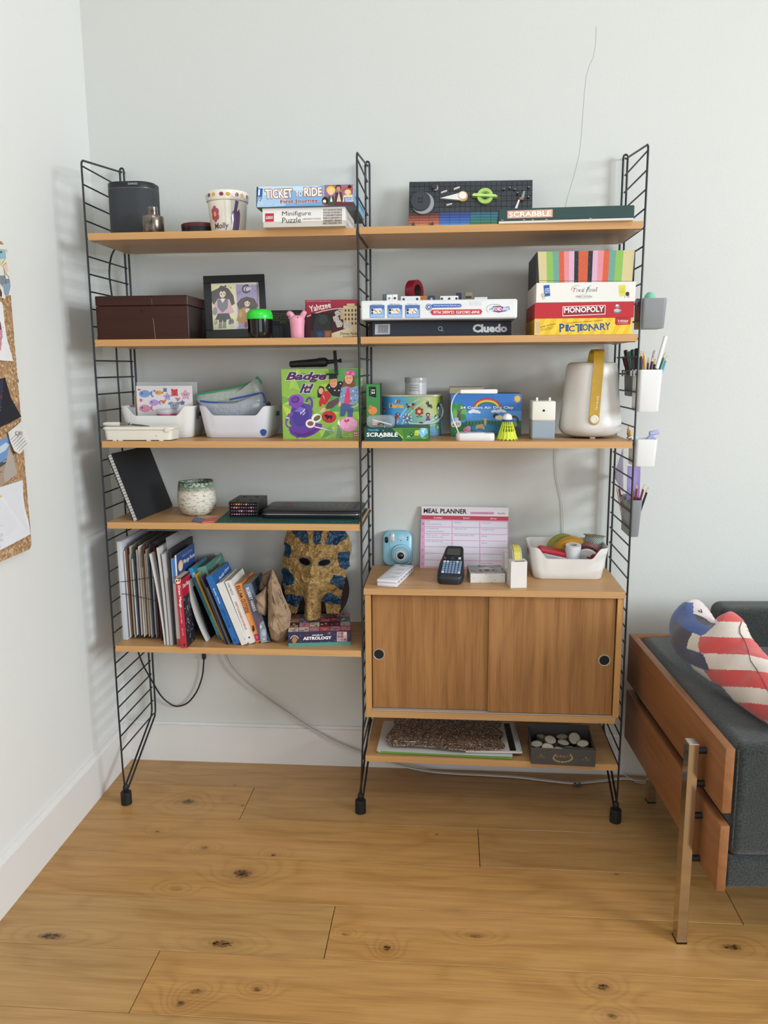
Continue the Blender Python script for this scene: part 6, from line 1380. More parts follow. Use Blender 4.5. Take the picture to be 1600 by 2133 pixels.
# green cutting mat
m0, m1 = Z(*B7(272, 437), Z4), Z(*B7(1488, 441), Z4); mb_ = Z(*B7(390, 340), Z4)
mt_ = thing('cutting_mat', 'dark green gridded cutting mat under the black tin', 'cutting mat', (m0.x, m0.y, Z4)); mw_ = D-.008-m0.x
k = MB(); k.prism([(0, 0), (mw_, 0), (mw_, .255), (mb_.x-m0.x+.06, .255), (mb_.x-m0.x, mb_.y-m0.y)], .0003, .0032); k.build('mat_sheet', mat('1c5149', .6), mt_, smooth=False)
ar = Art((0, 0, .0032), (mw_, 0, 0), (0, .255, 0), lift=.0002)
for i in range(40): ar.rect(.05+i*.0245, .02, .0508+i*.0245, .98 if i > 6 else .2+i*.1, '3f7a6c')
for j in range(24): ar.rect(.06 if j < 4 else .2, .03+j*.04, .99, .0325+j*.04, '3f7a6c')
for i in range(16): ar.text(str(i+1), (.1+i*.055, .035), (.112+i*.055, .035), (.1+i*.055, .065), '6aa394')
ar.text('CUTTING MAT', (.80, .05), (.95, .05), (.80, .10), '6aa394'); ar.build('grid_print', mt_)
ZM = Z4+.0034
# marker case with coloured ends
a, b = Z(*B7(390, 389), ZM), Z(*B7(632, 391), ZM); hm = P(*B7(388, 260), a.y).z-P(*B7(390, 389), a.y).z; wm = b.x-a.x
mk = thing('marker_case', 'black marker case showing four rows of coloured pen ends', 'marker case', (a.x, a.y, ZM), 0); CB = mat('1a1b1f', .4)
for nme, q in (('case_top', (0, wm, 0, .135, hm-.004, hm)), ('case_bottom', (0, wm, 0, .135, 0, .003)), ('case_side', (0, .003, 0, .135, .003, hm-.004)), ('case_side', (wm-.003, wm, 0, .135, .003, hm-.004)), ('case_back', (.003, wm-.003, .13, .135, .003, hm-.004))):
    k = MB(); k.box(*q, .0006); k.build(nme, CB, mk, smooth=False)
for i in range(1, 4):
    zz = .003+i*(hm-.007)/4; k = MB(); k.box(.003, wm-.003, .001, .12, zz-.0007, zz+.0007); k.build('shelf_divider', CB, mk, smooth=False)
for xx, yy in ((.28, .10), (.72, .10), (.22, .035), (.68, .035)):
    k = MB(); k.box(wm*xx-.005, wm*xx+.005, yy-.006, yy+.006, hm-.0005, hm+.0006); k.build('top_slot', mat('08080a', .6), mk, smooth=False)
MC = [['6a2a32', '8a3a42', 'c8923f', 'd9a64a', '9a5a3a', '7a3a3a', 'dca69a', '5a3a3a', '4a4448', '4a4a52', '3a3a42'], ['8a3a4a', 'c87a96', 'd990a4', '8a4a6a', '6a3a5a', '7a4a72', '5a3a62', '5a4a6a', 'c08a9a', '4a4a5a', '3a3a42'], ['4a3a4a', '5a3a4a', '4a4050', 'b06a86', 'e0b0b8', '5a3a42', '6a4a5a', 'c06a6a', 'cf8a8a', '8a4a52', '3a3a42'], ['a03a52', 'b04a62', 'c87a8a', 'a86a8a', '6a4a5a', 'a83a4a', '5a3a4a', '6a4452', '5a4450', '4a3f48', '3a3a42']]
for r_ in range(4):
    for i in range(11):
        xx = .0075+i*(wm-.015)/10; zz = .003+(r_+.5)*(hm-.007)/4
        k = MB(); k.lathe([(.0030, 0), (.0030, .10), (.0022, .1015), (0, .102)], 10, Matrix.Translation((xx, .105, zz)) @ Matrix.Rotation(PI/2, 4, 'X'), True, False); k.build('marker_end', mat(lerpc(MC[3-r_][i], 'ffffff', .14), .35), mk)
# flat black tin with silver seam
a, b = Z(*B7(652, 402), ZM), Z(*B7(1488, 394), ZM); wt3 = b.x-a.x; dt = .185; ht3 = P(*B7(640, 336), a.y).z-P(*B7(652, 402), a.y).z
bt2 = thing('flat_black_tin', 'large flat black tin with silver seam and faint drawing on its lid', 'tin', ((a.x+b.x)/2, a.y+dt/2, ZM), math.radians(.6))
TIN = mat('191a1d', .32)
k = MB(); k.loft([rr(wt3*.985, dt*.97, .020, 7, 0), rr(wt3*.99, dt*.98, .021, 7, .002), rr(wt3*.99, dt*.98, .021, 7, ht3*.52)]); k.build('tin_base', TIN, bt2)
k = MB(); k.loft([rr(wt3*1.002, dt*1.002, .022, 7, ht3*.52), rr(wt3*1.004, dt*1.004, .022, 7, ht3*.55), rr(wt3*1.004, dt*1.004, .022, 7, ht3*.58), rr(wt3*1.002, dt*1.002, .022, 7, ht3*.60)]); k.build('silver_seam', mat('d5d5d6', .2, .9), bt2)
k = MB(); k.loft([rr(wt3, dt, .022, 7, ht3*.60), rr(wt3, dt, .022, 7, ht3*.94), rr(wt3*.985, dt*.97, .020, 7, ht3)]); k.build('tin_lid', TIN, bt2)
ar = Art((-wt3/2, -dt/2, ht3), (wt3, 0, 0), (0, dt, 0), lift=.0003)
for i in range(18):
    a_ = .3+i*.33; ar.line([(.22, .58), (.22+.05*math.cos(a_), .58+.16*math.sin(a_)), (.22+(.09+.03*(i % 3))*math.cos(a_), .58+.3*math.sin(a_)*(.7+.2*(i % 2)))], .006, ('6a3430', '52302e', '7a4038')[i % 3])
ar.ell(.22, .58, .04, .12, '7a3f38', 14)
for i, x in enumerate((.48, .56, .63, .70, .77, .84, .91)): ar.line([(x, .25), (x+.01, .5), (x+.03, .62), (x+.04, .3)], .004, '62615e'); ar.ell(x+.01, .66, .008, .03, '6d6b68', 8)
for i in range(30): ar.ell(.06+i*.03, .09, .006, .025, '6a6966', 8)
ar.rect(.10, .86, .20, .89, '7a7876'); ar.text('TWO', (.05, .20), (.12, .20), (.05, .27), '8a8886'); ar.build('lid_print', bt2)

# ================= fifth shelf: file, magazines and leaning books
Z5 = ZL[4]
def leaner(name, label, cat, c, bl, br, tl, group=None, th=None, zoff=0.0):
    a = Z(*c(*bl), Z5); t = P(*c(*tl), a.y); e = P(*c(*br), a.y)
    tilt = math.atan2(a.x-t.x, t.z-a.z); h = math.hypot(t.x-a.x, t.z-a.z); w = th or math.hypot(e.x-a.x, e.z-a.z)
    o = thing(name, label, cat, (a.x, a.y, Z5+.0004), rot=(0, -tilt, 0), group=group)
    tr = (br[0]+tl[0]-bl[0], br[1]+tl[1]-bl[1])
    return o, w, h, Art((0, 0, 0), (w, 0, 0), (0, 0, h), [bl, br, tr, tl], lift=.0003)
SETTLED = []
def settle(o, w, h, d):
    """slides a leaning book to the right until it no longer cuts into those already standing"""
    tl_ = -o.rotation_euler[1]; ux, uz = math.cos(tl_), math.sin(tl_)
    def quad(x, z): return [(x, z), (x+w*ux, z+w*uz), (x+w*ux-h*uz, z+w*uz+h*ux), (x-h*uz, z+h*ux)]
    def hit(A_, B_):
        for Q in (A_, B_):
            for i in range(4):
                nx, nz = -(Q[(i+1) % 4][1]-Q[i][1]), Q[(i+1) % 4][0]-Q[i][0]
                a_ = [p[0]*nx+p[1]*nz for p in A_]; b_ = [p[0]*nx+p[1]*nz for p in B_]
                if max(a_) <= min(b_)+1e-9 or max(b_) <= min(a_)+1e-9: return False
        return True
    x, y, z = o.location; n_ = 0
    while n_ < 12 and any(y < y1 and y0 < y+d and hit(quad(x, z), q) for q, y0, y1 in SETTLED): x += .0006; n_ += 1

    o.location.x = x+.0002; SETTLED.append((quad(x, z), y, y+d))
def book(label, c, bl, br, tl, d, cover, pages='cbbfa9', hard=False, group='books on the fifth shelf', ct=None, name='book'):
    o, w, h, ar = leaner(name, label, 'book', c, bl, br, tl, group); t = ct or (.0024 if hard else .0008); t = min(t, w*.25); ins = .003 if hard else .0004
    cm_ = mat(cover, .4) if isinstance(cover, str) else cover
    k = MB(); k.box(0, t, 0, d, 0, h); k.box(w-t, w, 0, d, 0, h); k.box(t, w-t, 0, t, 0, h); k.build('cover', cm_, o, smooth=False)
    k = MB(); k.box(t, w-t, t, d-ins, ins, h-ins); k.build('page_block', mat(pages, .75, var=(200, .15, None)), o, smooth=False)
    side = Art((w, 0, 0), (0, d, 0), (0, 0, h), lift=.0003)
    settle(o, w, h, d); return o, ar, side
# expanding file
o, w, h, ar = leaner('expanding_file', 'white expanding document file stuffed with papers and held by black elastics', 'file', B8, (222, 1500), (735, 1490), (136, 236))
xf = w*.16
k = MB(); k.box(0, xf*.78, .0, .235, 0, h, .003, 2); k.build('white_board', mat('c3c5cc', .4), o)
k = MB(); k.box(xf*.8, w*.97, .03, .23, .001, .006); k.build('file_floor', mat('2b2a2c', .5), o, smooth=False)
k = MB(); k.box(w*.965, w*.985, .0, .235, 0, h*.93, .001); k.build('back_board', mat('232226', .5), o, smooth=False)
k = MB(); k.box(xf*.8, w*.96, .232, .235, .006, h*.96); k.build('file_back', mat('2b2a2c', .5), o, smooth=False)
pc_ = ['d6d0c8', '8a5a4a', 'c9c0ac', 'b9b2a0', '6d7c8c', 'd9d4cd', '3a4f6a', 'dcd6ce', 'e0c9c2', 'd5cfc7', 'e3d9d2', 'd4cdbd', '8a4a32', 'd9cfbf', 'c8b59a', 'dad4ca', '4a5866', 'bfc4c9', 'a9b0b4', '5a2a36', '6a3040', '8a4a52']
for i in range(22):
    xx = xf+(w*.95-xf)*(i+.5)/22; hh_ = h*(.90+.05*math.sin(i*2.7)-(.12 if i in (5, 11, 17) else 0)); y0 = .004+.012*((i*7) % 5)/5
    k = MB(); k.box(xx-.0007, xx+.0007, y0, .225, .008+.004*(i % 3), hh_, M=Matrix.Rotation(math.radians((i % 5-2)*.25), 4, 'Y')); k.build('paper_divider', mat(pc_[i], .7), o, smooth=False)
    if i % 2:
        k = MB(); k.box(xx+.001, xx+.0015, y0+.02, .228, .004, h*(.955+.01*(i % 3))); k.build('plastic_pocket', mat('8b8688', .2, alpha=.35), o, smooth=False)
for (z0_, z1_) in ((.60, .655), (.475, .40)):
    k = MB(); k.tube([(xf*.3, -.0012, h*z0_), (xf, .000, h*z0_), (w*.55, .002, h*(z0_*.5+z1_*.5)), (w*.99, -.001, h*z1_)], .0011, 6); k.build('elastic', mat('17171a', .6), o)
# magazines beside the file
MG = 'magazines beside the file'
def mag(label, bl, br, tl, d, col, bow=0.0, zc=Z5):
    o, w, h, ar = leaner('magazine', label, 'magazine', B8, bl, br, tl, MG)
    n = 8; rings = []
    for i in range(n+1):
        t = i/n; sh = bow*4*t*(1-t); rings.append([(sh, 0, h*t), (sh+w, 0, h*t), (sh+w, d, h*t), (sh, d, h*t)])
    k = MB(); k.loft(rings); k.build('pages', mat(col, .55), o, smooth=False)
    settle(o, w+abs(bow), h, d); return o
mag('grey white magazine leaning furthest left, its top edge against the file', (752, 1560), (772, 1560), (556, 396), .034, 'cfccc8', .004)
mag('second white magazine from the file with curved pages', (776, 1564), (806, 1564), (640, 318), .215, 'c5c3c0', .003)
mag('white magazine third from the file, thicker and grey at its edge', (812, 1566), (846, 1562), (700, 398), .21, 'b9b7b5', .002)
o, w, h, ar = leaner('clear_pocket', 'clear plastic sleeve sticking up highest between the magazines', 'sleeve', B8, (850, 1556), (856, 1556), (738, 205), MG)
k = MB(); k.loft([[(0, .02, 0), (w, .02, 0), (w, .23, 0), (0, .23, 0)], [(.0, .02, h*.5), (w, .02, h*.5), (w, .23, h*.5), (0, .23, h*.5)], [(-.006, .02, h), (-.006+w, .02, h), (.004+w, .23, h*1.0), (.004, .23, h)]]); k.build('sleeve', mat('b5b5b8', .15, alpha=.45), o, smooth=False); settle(o, w, h, .23)
o, w, h, ar = leaner('black_ring_binder', 'thin black ring-bound book standing behind the slim blue and white book', 'binder', B8, (866, 1560), (892, 1560), (792, 350), MG)
k = MB(); k.box(0, w, .004, .22, 0, h); k.build('cover', mat('1b1c20', .5), o, smooth=False); settle(o, w, h, .22)
# books, from left to right
o, ar, sd = book('slim white book with blue top and red foot left of the red manga book', B8, (892, 1564), (938, 1562), (815, 460), .20, 'c9c8c6')
ar.poly([(845, 770), (820, 460), (870, 455), (888, 765)], '3f78b5'); ar.poly([(840, 770), (838, 700), (882, 700), (884, 762)], '6a93bd'); ar.poly([(892, 1564), (885, 1480), (932, 1478), (938, 1562)], 'b5544a'); ar.build('spine_print', o)
o, ar, sd = book('tall dark blue drawing book with a face and lettering on the cover', B8, (938, 1562), (958, 1562), (856, 412), .18, '2f4a86')
sd.rect(0, 0, 1, 1, '2f4a86'); sd.text('How to Draw', (.30, .93), (.85, .93), (.30, .965), '7f93bd'); sd.text('Manga Faces', (.34, .84), (.98, .84), (.34, .90), 'e6e4e0', bold=.02); sd.ell(.18, .86, .13, .06, 'd9b98c'); sd.ell(.18, .85, .09, .045, 'ecd0b0'); sd.poly([(0, .72), (1, .72), (1, .66), (0, .6)], '8d8f94'); sd.build('cover_print', o)
ar.rect(848, 1570, 880, 400, 'd9dade'); ar.build('spine_print', o)
o, ar, sd = book('red manga drawing book with white spine lettering and eyes at the top', B8, (962, 1600), (1040, 1600), (884, 700), .085, 'b51f38')
ar.ell(922, 738, 34, 42, 'ead3b0'); ar.ell(906, 742, 10, 14, '1e1a1c', 10); ar.ell(936, 736, 10, 14, '1e1a1c', 10); ar.poly([(890, 712), (925, 698), (955, 705), (950, 722), (920, 715)], '6a4a2a')
ar.text('Draw Manga', (909, 802), (938, 1082), (950, 798), 'f4eeea', bold=.02); ar.text('complete skills', (943, 1092), (962, 1285), (962, 1090), 'efc8c8'); ar.text('SODA CHING', (972, 1345), (984, 1440), (984, 1343), 'efc8c8', bold=.01); ar.ell(1003, 1560, 9, 18, '1c1416', 10)
ar.build('spine_print', o)
sd.rect(0, 0, 1, 1, '26262c'); sd.rect(0, .72, 1, .97, 'b51f38'); sd.text('Draw Manga', (.08, .82), (.9, .82), (.08, .9), 'f0e6e2', bold=.02)
rg = random.Random(5)
for i in range(60): x, y = rg.random(), rg.uniform(.02, .68); sd.line([(x, y), (x+rg.uniform(-.15, .15), y+rg.uniform(-.06, .06))], .012, rg.choice(['d6d4d6', '8a8a92', '5a5a86', 'b0a0a8', '3a3a44']))
sd.build('cover_print', o)
o = mag('curved white brochure leaning behind the red manga book', (1258, 1516), (1280, 1502), (1012, 745), .19, 'd2cfca', -.010)
o, ar, sd = book('black folder with pale page edges leaning left of the teal book', B8, (1306, 1478), (1320, 1470), (1012, 640), .19, '16181d')
for i in range(7): ar.line([(1040+i*2.5, 700+i*5), (1138+i*3, 1130+i*2)], 2.2, 'd9d2c0')
for i in range(18): sd.ell((i*.37) % 1, (i*.23) % .9, .012, .006, '8a8a92', 7)
ar.build('page_edges', o); sd.build('cover_specks', o)
o, ar, sd = book('teal paperback with pale lettering down its spine', B8, (1420, 1486), (1474, 1472), (1030, 588), .15, '2a6f86', pages='b5a68a')
ar.poly([(1030, 588), (1105, 560), (1150, 690), (1075, 712)], '3a93c4'); ar.ell(1104, 665, 19, 24, 'e6eef2', 18); ar.ell(1104, 665, 13, 17, '2f86b5', 16); ar.text('e', (1097, 674), (1112, 670), (1095, 654), 'e6eef2', bold=.02)
ar.text('great minds', (1122, 752), (1152, 825), (1150, 742), '5aa0b8'); ar.ell(1192, 862, 14, 14, 'c03a36', 10); ar.text('LITTLE MISS', (1196, 905), (1290, 1125), (1222, 890), '4a9c96', bold=.015); ar.text('HONATERORORI', (1306, 1195), (1398, 1440), (1336, 1182), '5cc0cc', bold=.02); ar.build('spine_print', o)
o, ar, sd = book('thin mustard yellow book right of the teal paperback', B8, (1488, 1504), (1510, 1497), (1130, 662), .042, 'b99a3a'); 
o, ar, sd = book('sea-green hardback with pages showing, taller behind the mustard book', B8, (1500, 1440), (1604, 1412), (1146, 580), .19, '6f9f90', hard=True, pages='8f8672')
sd.rect(0, 0, 1, 1, '4f8072'); sd.text('THE HILLSIDE WAY', (.15, .88), (.9, .93), (.13, .92), 'a9c4b8'); sd.build('cover_print', o)
for i, (bl, br, tl, col, lab) in enumerate((((1538, 1552), (1550, 1548), (1215, 690), '4a3f5c', 'thin dusky purple booklet left of the blue cookbook'), ((1560, 1556), (1570, 1552), (1262, 800), '3a3638', 'thin dark grey booklet leaning before the purple booklet'), ((1580, 1560), (1592, 1556), (1290, 830), '5a5558', 'thin grey booklet with a pale sleeve beside the blue cookbook'))):
    o, ar, sd = book(lab, B8, bl, br, tl, .048, col, group='thin booklets beside the blue cookbook', name='booklet')
o, ar, sd = book('bright blue cookbook with white and black spine lettering', C1, (716, 1426), (802, 1400), (324, 484), .185, '1f64a8', pages='a39a88')
ar.text('Buddy Oliver', (418, 648), (510, 862), (440, 636), 'e6ecf2', bold=.015); ar.text("LET'S COOK", (530, 932), (642, 1195), (566, 918), '12305a', bold=.01); ar.text('18', (706, 1345), (722, 1376), (736, 1332), '12305a'); ar.build('spine_print', o)
sd.rect(0, 0, 1, 1, '1f5fa0'); sd.text('Buddy Oliver', (.25, .86), (.95, .90), (.25, .91), 'cfdcec', bold=.02, shear=.3); sd.build('cover_print', o)
o, ar, sd = book('plain white hardback with blank spine between cookbook and playbook', C1, (822, 1432), (890, 1392), (470, 580), .175, 'dedad3', hard=True, pages='c3bba8'); ar.ell(862, 1322, 9, 16, '7f93a8', 10); ar.build('spine_print', o)
o, ar, sd = book('white business playbook with red and grey spine lettering', C1, (904, 1412), (978, 1384), (568, 548), .155, 'e0dcd5', pages='c3bba8')
ar.text('DANIEL PRIESTLEY', (598, 566), (664, 735), (626, 556), '5a5a5c', bold=.01); ar.text('LIFESTYLE BUSINESS PLAYBOOK', (700, 826), (850, 1216), (728, 816), 'b0344a', bold=.015); ar.ell(906, 1318, 13, 15, '8a4a4a', 10); ar.ell(906, 1318, 7, 8, '3a3a3a', 8); ar.build('spine_print', o)
for i in range(4): sd.rect(.15+i*.05, .86-i*.03, .85, .865-i*.03, '5a5a5c')
sd.build('cover_print', o)
o, ar, sd = book('orange paperback with a dark figure on its spine', C1, (990, 1392), (1086, 1362), (692, 590), .145, 'd98a4a', pages='a3927a')
ar.text('ELLA', (712, 612), (758, 745), (762, 596), '3a3026', bold=.02); ar.text('&', (765, 735), (778, 778), (800, 725), '2a2420', bold=.04); ar.text('OUTSIDE', (778, 792), (842, 985), (836, 776), '4a3a2a', bold=.02); ar.text('stories', (862, 1000), (890, 1085), (886, 992), 'f0b87a', bold=.01); ar.ell(948, 1188, 24, 44, 'c77a3f', 14); ar.ell(955, 1205, 16, 34, '20181a', 14); ar.ell(948, 1166, 12, 14, '20181a', 10); ar.poly([(980, 1375), (962, 1280), (1030, 1262), (1050, 1352)], 'a82f46'); ar.text('PB', (988, 1300), (1000, 1340), (1014, 1292), 'd98a96', bold=.02); ar.build('spine_print', o)
sd.rect(0, 0, 1, 1, 'd0783c'); sd.build('cover_print', o)
o, ar, sd = book('dark slate blue novel with white lettering and a red cross mark', C1, (1064, 1400), (1186, 1370), (810, 592), .135, '4a5468', pages='968871')
ar.poly([(810, 592), (920, 560), (960, 700), (850, 720)], '66738a'); ar.text('ROBERT HARRIS', (846, 636), (955, 962), (890, 620), 'ecebe8', bold=.012)
ar.line([(975, 1035), (1030, 1100), (1052, 1150)], 8, 'b03a4a'); ar.line([(1052, 1032), (1030, 1110), (1012, 1190)], 7, 'b03a4a'); ar.ring(1045, 1180, 26, 40, 6, 'a83a4a')
ar.poly([(1050, 1330), (1040, 1130), (1090, 1080), (1170, 1180), (1190, 1370), (1064, 1400)], '8ea0b2'); ar.ell(1058, 1170, 16, 24, 'd5d9de', 10); ar.ell(1100, 1250, 30, 50, 'b5c2ce', 12); ar.poly([(1140, 1370), (1150, 1200), (1190, 1240), (1190, 1368)], '3a4458')
ar.text('CONCLAVE', (1130, 1190), (1168, 1300), (1168, 1180), 'e6e6e4', bold=.02); ar.ell(1103, 1342, 14, 22, 'd9863f', 12); ar.ell(1103, 1342, 7, 12, 'f0eee8', 10); ar.build('spine_print', o)
sd.rect(0, 0, 1, 1, '2c3444'); sd.text('Conclave', (.1, .84), (.7, .84), (.1, .88), '6a768c'); sd.build('cover_print', o)
# crumpled brown paper bag
KRA = mat('a1866a', .8, var=(35, .25, None), bump=(60, .8)); KRD = mat('5d4a3a', .85)
yB = Z(*C1(1330, 1400), Z5).y
pbg = thing('brown_paper_bag', 'crumpled brown paper bag with a slit and black scribbles', 'paper bag', (P(*C1(1300, 1400), yB).x, yB, Z5))
def lump(pts, dy, thick, seed, name, m, res=52, nrm=.006):
    W_ = [P(*C1(*p), yB+dy)-Vector(pbg.location) for p in pts]
    L_ = sum(((W_[(i+1) % len(W_)]-W_[i]).length for i in range(len(W_)))); ring = []
    for i in range(len(W_)):
        a_, b_ = W_[i], W_[(i+1) % len(W_)]; n_ = max(1, round(res*(b_-a_).length/L_))
        for j in range(n_): ring.append(a_.lerp(b_, j/n_))
    c_ = sum(ring, Vector())/len(ring); rings = []
    for f in (1.0, .86, .68, .48, .27, .1):
        rr_ = []
        for p in ring:
            q = c_+(p-c_)*f; nv = (1-2*abs(noise.noise(Vector((q.x*30+seed+q.z*12, q.z*22, seed)))))*1.6-.8+.6*noise.noise(Vector((q.x*90, q.z*80+seed, 3)))
            q.y = dy-thick*math.sqrt(max(0, 1-f**2.2))+nv*nrm*(1-.5*f); rr_.append(q)
        rings.append(rr_)
    back = [[Vector((c_.x+(p.x-c_.x)*f, dy+thick*.6*math.sqrt(max(0, 1-f**2.2)), c_.z+(p.z-c_.z)*f)) for p in ring] for f in (.7, .3)]
    k = MB(); k.loft(list(reversed(back))+rings, True, True); return k.build(name, m, pbg, smooth=False)
lump([(1110, 452), (1250, 372), (1200, 560), (1175, 640), (1060, 700), (1065, 640)], .045, .02, 1, 'back_fold', mat('6f5a48', .85))
lump([(1250, 372), (1312, 492), (1425, 760), (1508, 1000), (1485, 1250), (1420, 1360), (1330, 1404), (1235, 1345), (1195, 1160), (1190, 900), (1195, 640), (1180, 590)], .02, .045, 5, 'bag_body', KRA, nrm=.010)
lump([(1172, 600), (1090, 690), (1012, 745), (1045, 765), (1028, 870), (1055, 990), (1150, 1022), (1168, 900), (1166, 720)], .0, .02, 9, 'torn_flap', KRA)
lump([(1176, 612), (1200, 640), (1192, 800), (1172, 1000), (1160, 1000), (1166, 760)], .004, .004, 3, 'dark_slit', mat('1a1410', .9), res=24, nrm=.001)
def scrib(pts):
    k = MB(); k.tube([P(*C1(*p), yB-.026)-Vector(pbg.location) for p in pts], .0009, 5); k.build('pen_scribble', mat('241d19', .7), pbg)
for s_ in ([(1235, 480), (1258, 488), (1250, 505), (1240, 492)], [(1280, 545), (1300, 560), (1290, 580), (1282, 560)], [(1318, 680), (1345, 730), (1372, 790)], [(1330, 660), (1352, 652), (1370, 720), (1352, 740)], [(1380, 760), (1402, 830), (1390, 850)], [(1420, 860), (1440, 900), (1432, 930), (1424, 890)]): scrib(s_)
# puzzle box with collage lid
ax, w, h, ar = None, None, None, None
a, b = Z(*C2(495, 1585), Z5), Z(*C2(1300, 1563), Z5); hA_ = P(*C2(478, 1395), a.y).z-P(*C2(495, 1585), a.y).z; wA_ = math.hypot(b.x-a.x, b.y-a.y); rz = math.atan2(b.y-a.y, b.x-a.x); dA_ = .185
ag = thing('star_sign_puzzle_box', 'navy star-sign puzzle box with collage lid and sea-green base', 'puzzle box', a, rz)
k = MB(); k.box(0, wA_, 0, dA_, hA_*.24, hA_, .001); k.build('lid', mat('2a2448', .45), ag, smooth=False)
k = MB(); k.box(.001, wA_-.001, .001, dA_-.001, 0, hA_*.26); k.build('box_base', mat('4f8f80', .5), ag, smooth=False)
ar = Art((0, 0, 0), (wA_, 0, 0), (0, 0, hA_), [(495, 1585), (1300, 1563), (1298, 1365), (478, 1395)], lift=.0004)
ar.text('HOUSE OF', (790, 1442), (928, 1438), (789, 1424), 'e9e4e6', bold=.04); ar.text('ASTROLOGY', (676, 1498), (1042, 1484), (675, 1456), 'f0ecec', bold=.04)
ar.ell(566, 1500, 30, 36, 'a8764a', 16); 
for i, (x, t_) in enumerate(((545, 1462), (558, 1450), (572, 1448), (586, 1456), (598, 1480))): ar.line([(x+2, 1500), (x, t_)], 9, 'a8764a')
ar.poly([(550, 1545), (552, 1510), (584, 1510), (584, 1544)], 'a8764a'); ar.ring(566, 1490, 54, 54, 9, 'cfc6cc', -3.0, -.2, 22)
for (x, y) in ((500, 1450), (640, 1440), (720, 1425), (780, 1530), (990, 1410), (1080, 1420), (910, 1515), (1010, 1515), (650, 1515), (1085, 1500)): ar.ell(x, y, 4, 4, 'b9b0c4', 6)
ar.ring(1018, 1405, 14, 14, 4, 'cfc6cc', .6, 5.2); ar.rect(1112, 1512, 1246, 1384, 'd9cdd0')
for i in range(3):
    for j in range(3): ar.rect(1116+i*43, 1508-j*41, 1156+i*43, 1470-j*41, ('b58a8f', 'd0a88a', '8a6a78', 'e0c8b0', 'a0788a', 'c8b0b8', '7a6a8a', 'd8b8a0', '9a5a5a')[(i*4+j*2) % 9])
ar.text('galison', (1262, 1400), (1264, 1480), (1276, 1400), '6a6488'); ar.build('front_print', ag)
ar = Art((0, 0, hA_), (wA_, 0, 0), (0, dA_, 0), lift=.0003); rg = random.Random(11)
pal = ['8a4a55', 'b07a8a', 'c8606a', 'd9a65a', '4f7f7a', '6a4a62', 'a5a0a8', 'd8c8b0', '54303c', 'c0504a', '7a8a9a', 'e0b8a8', '3a3a4a', 'b58a5a', 'c88aa0']
for j in range(4):
    for i in range(6):
        x0, y0 = i/6, j/4; ar.rect(x0+.004, y0+.006, x0+1/6-.004, y0+.25-.006, rg.choice(pal))
        for q in range(7):
            x, y = x0+rg.uniform(.01, .11), y0+rg.uniform(.02, .17); ar.rect(x, y, x+rg.uniform(.012, .05), y+rg.uniform(.02, .07), rg.choice(pal))
ar.build('lid_print', ag)
zA = Z5+hA_
# round dark wooden board behind the mask
cxb = P(*C2(800, 700), -.045); rB = (P(*C2(1266, 800), -.045).x-P(*C2(395, 800), -.045).x)/2
rb = thing('round_wooden_board', 'dark round wooden board standing behind the gold mask', 'board', ((P(*C2(1266, 800), -.045).x+P(*C2(395, 800), -.045).x)/2, -.028, Z5+.003+rB), rot=(math.radians(-8), 0, 0))
k = MB(); k.lathe([(rB-.002, -.007), (rB, -.005), (rB, .005), (rB-.002, .007)], 64, Matrix.Rotation(PI/2, 4, 'X')); k.build('board_disc', wood_mat('dark_board', '3f281a', '20130c', 0, .8, .45, ring=18), rb)
# gold and blue papier-mache mask
yM = -.125
mo_ = thing('gold_mask', 'gold and blue papier-mache mask of a pharaoh standing on the puzzle box', 'mask', (P(*C2(830, 1170), yM).x, yM+.022, zA+.001), rot=(math.radians(-7), 0, 0))
def C2L(x, y): p = P(*C2(x, y), yM); return (p.x-mo_.location.x, p.z-P(*C2(830, 1172), yM).z)
OUT = [(455, 88), (430, 150), (420, 230), (430, 330), (402, 420), (395, 500), (390, 580), (402, 680), (425, 760), (440, 830), (450, 900), (465, 960), (490, 1040), (520, 1100), (615, 1120), (640, 1030), (660, 960), (715, 920), (737, 985), (722, 1080), (730, 1165), (820, 1172), (935, 1165), (940, 1060), (935, 950), (975, 970), (988, 1030), (1000, 1115), (1160, 1115), (1172, 1010), (1180, 930), (1190, 840), (1215, 740), (1225, 640), (1240, 580), (1272, 540), (1262, 470), (1280, 380), (1278, 260), (1255, 170), (1215, 90), (1120, 45), (980, 15), (840, 5), (700, 15), (560, 42)]
BLU = [[(520, 60), (600, 40), (720, 30), (768, 235), (700, 245), (640, 180), (545, 115)], [(810, 10), (925, 12), (920, 250), (830, 250)], [(1030, 30), (1120, 45), (1215, 90), (1240, 180), (1160, 220), (1115, 265), (1000, 255), (975, 230)], [(418, 230), (440, 225), (520, 270), (530, 350), (515, 430), (430, 400)], [(394, 590), (420, 550), (500, 560), (550, 630), (590, 740), (440, 790), (415, 700)], [(450, 890), (560, 880), (715, 910), (650, 980), (630, 1035), (470, 990)], [(1140, 350), (1276, 350), (1262, 470), (1272, 540), (1230, 585), (1150, 530), (1130, 430)], [(1090, 630), (1225, 680), (1190, 835), (1110, 770), (1040, 730)], [(1020, 850), (1110, 890), (1176, 930), (1172, 1010), (1000, 985), (940, 960), (960, 890)]]
EYES = [(715, 460, 82, 46, .28), (965, 478, 72, 40, -.15)]
def inside(p, poly):
    x, y = p; c = False; j = len(poly)-1
    for i in range(len(poly)):
        xi, yi = poly[i]; xj, yj = poly[j]
        if (yi > y) != (yj > y) and x < (xj-xi)*(y-yi)/(yj-yi)+xi: c = not c
        j = i
    return c
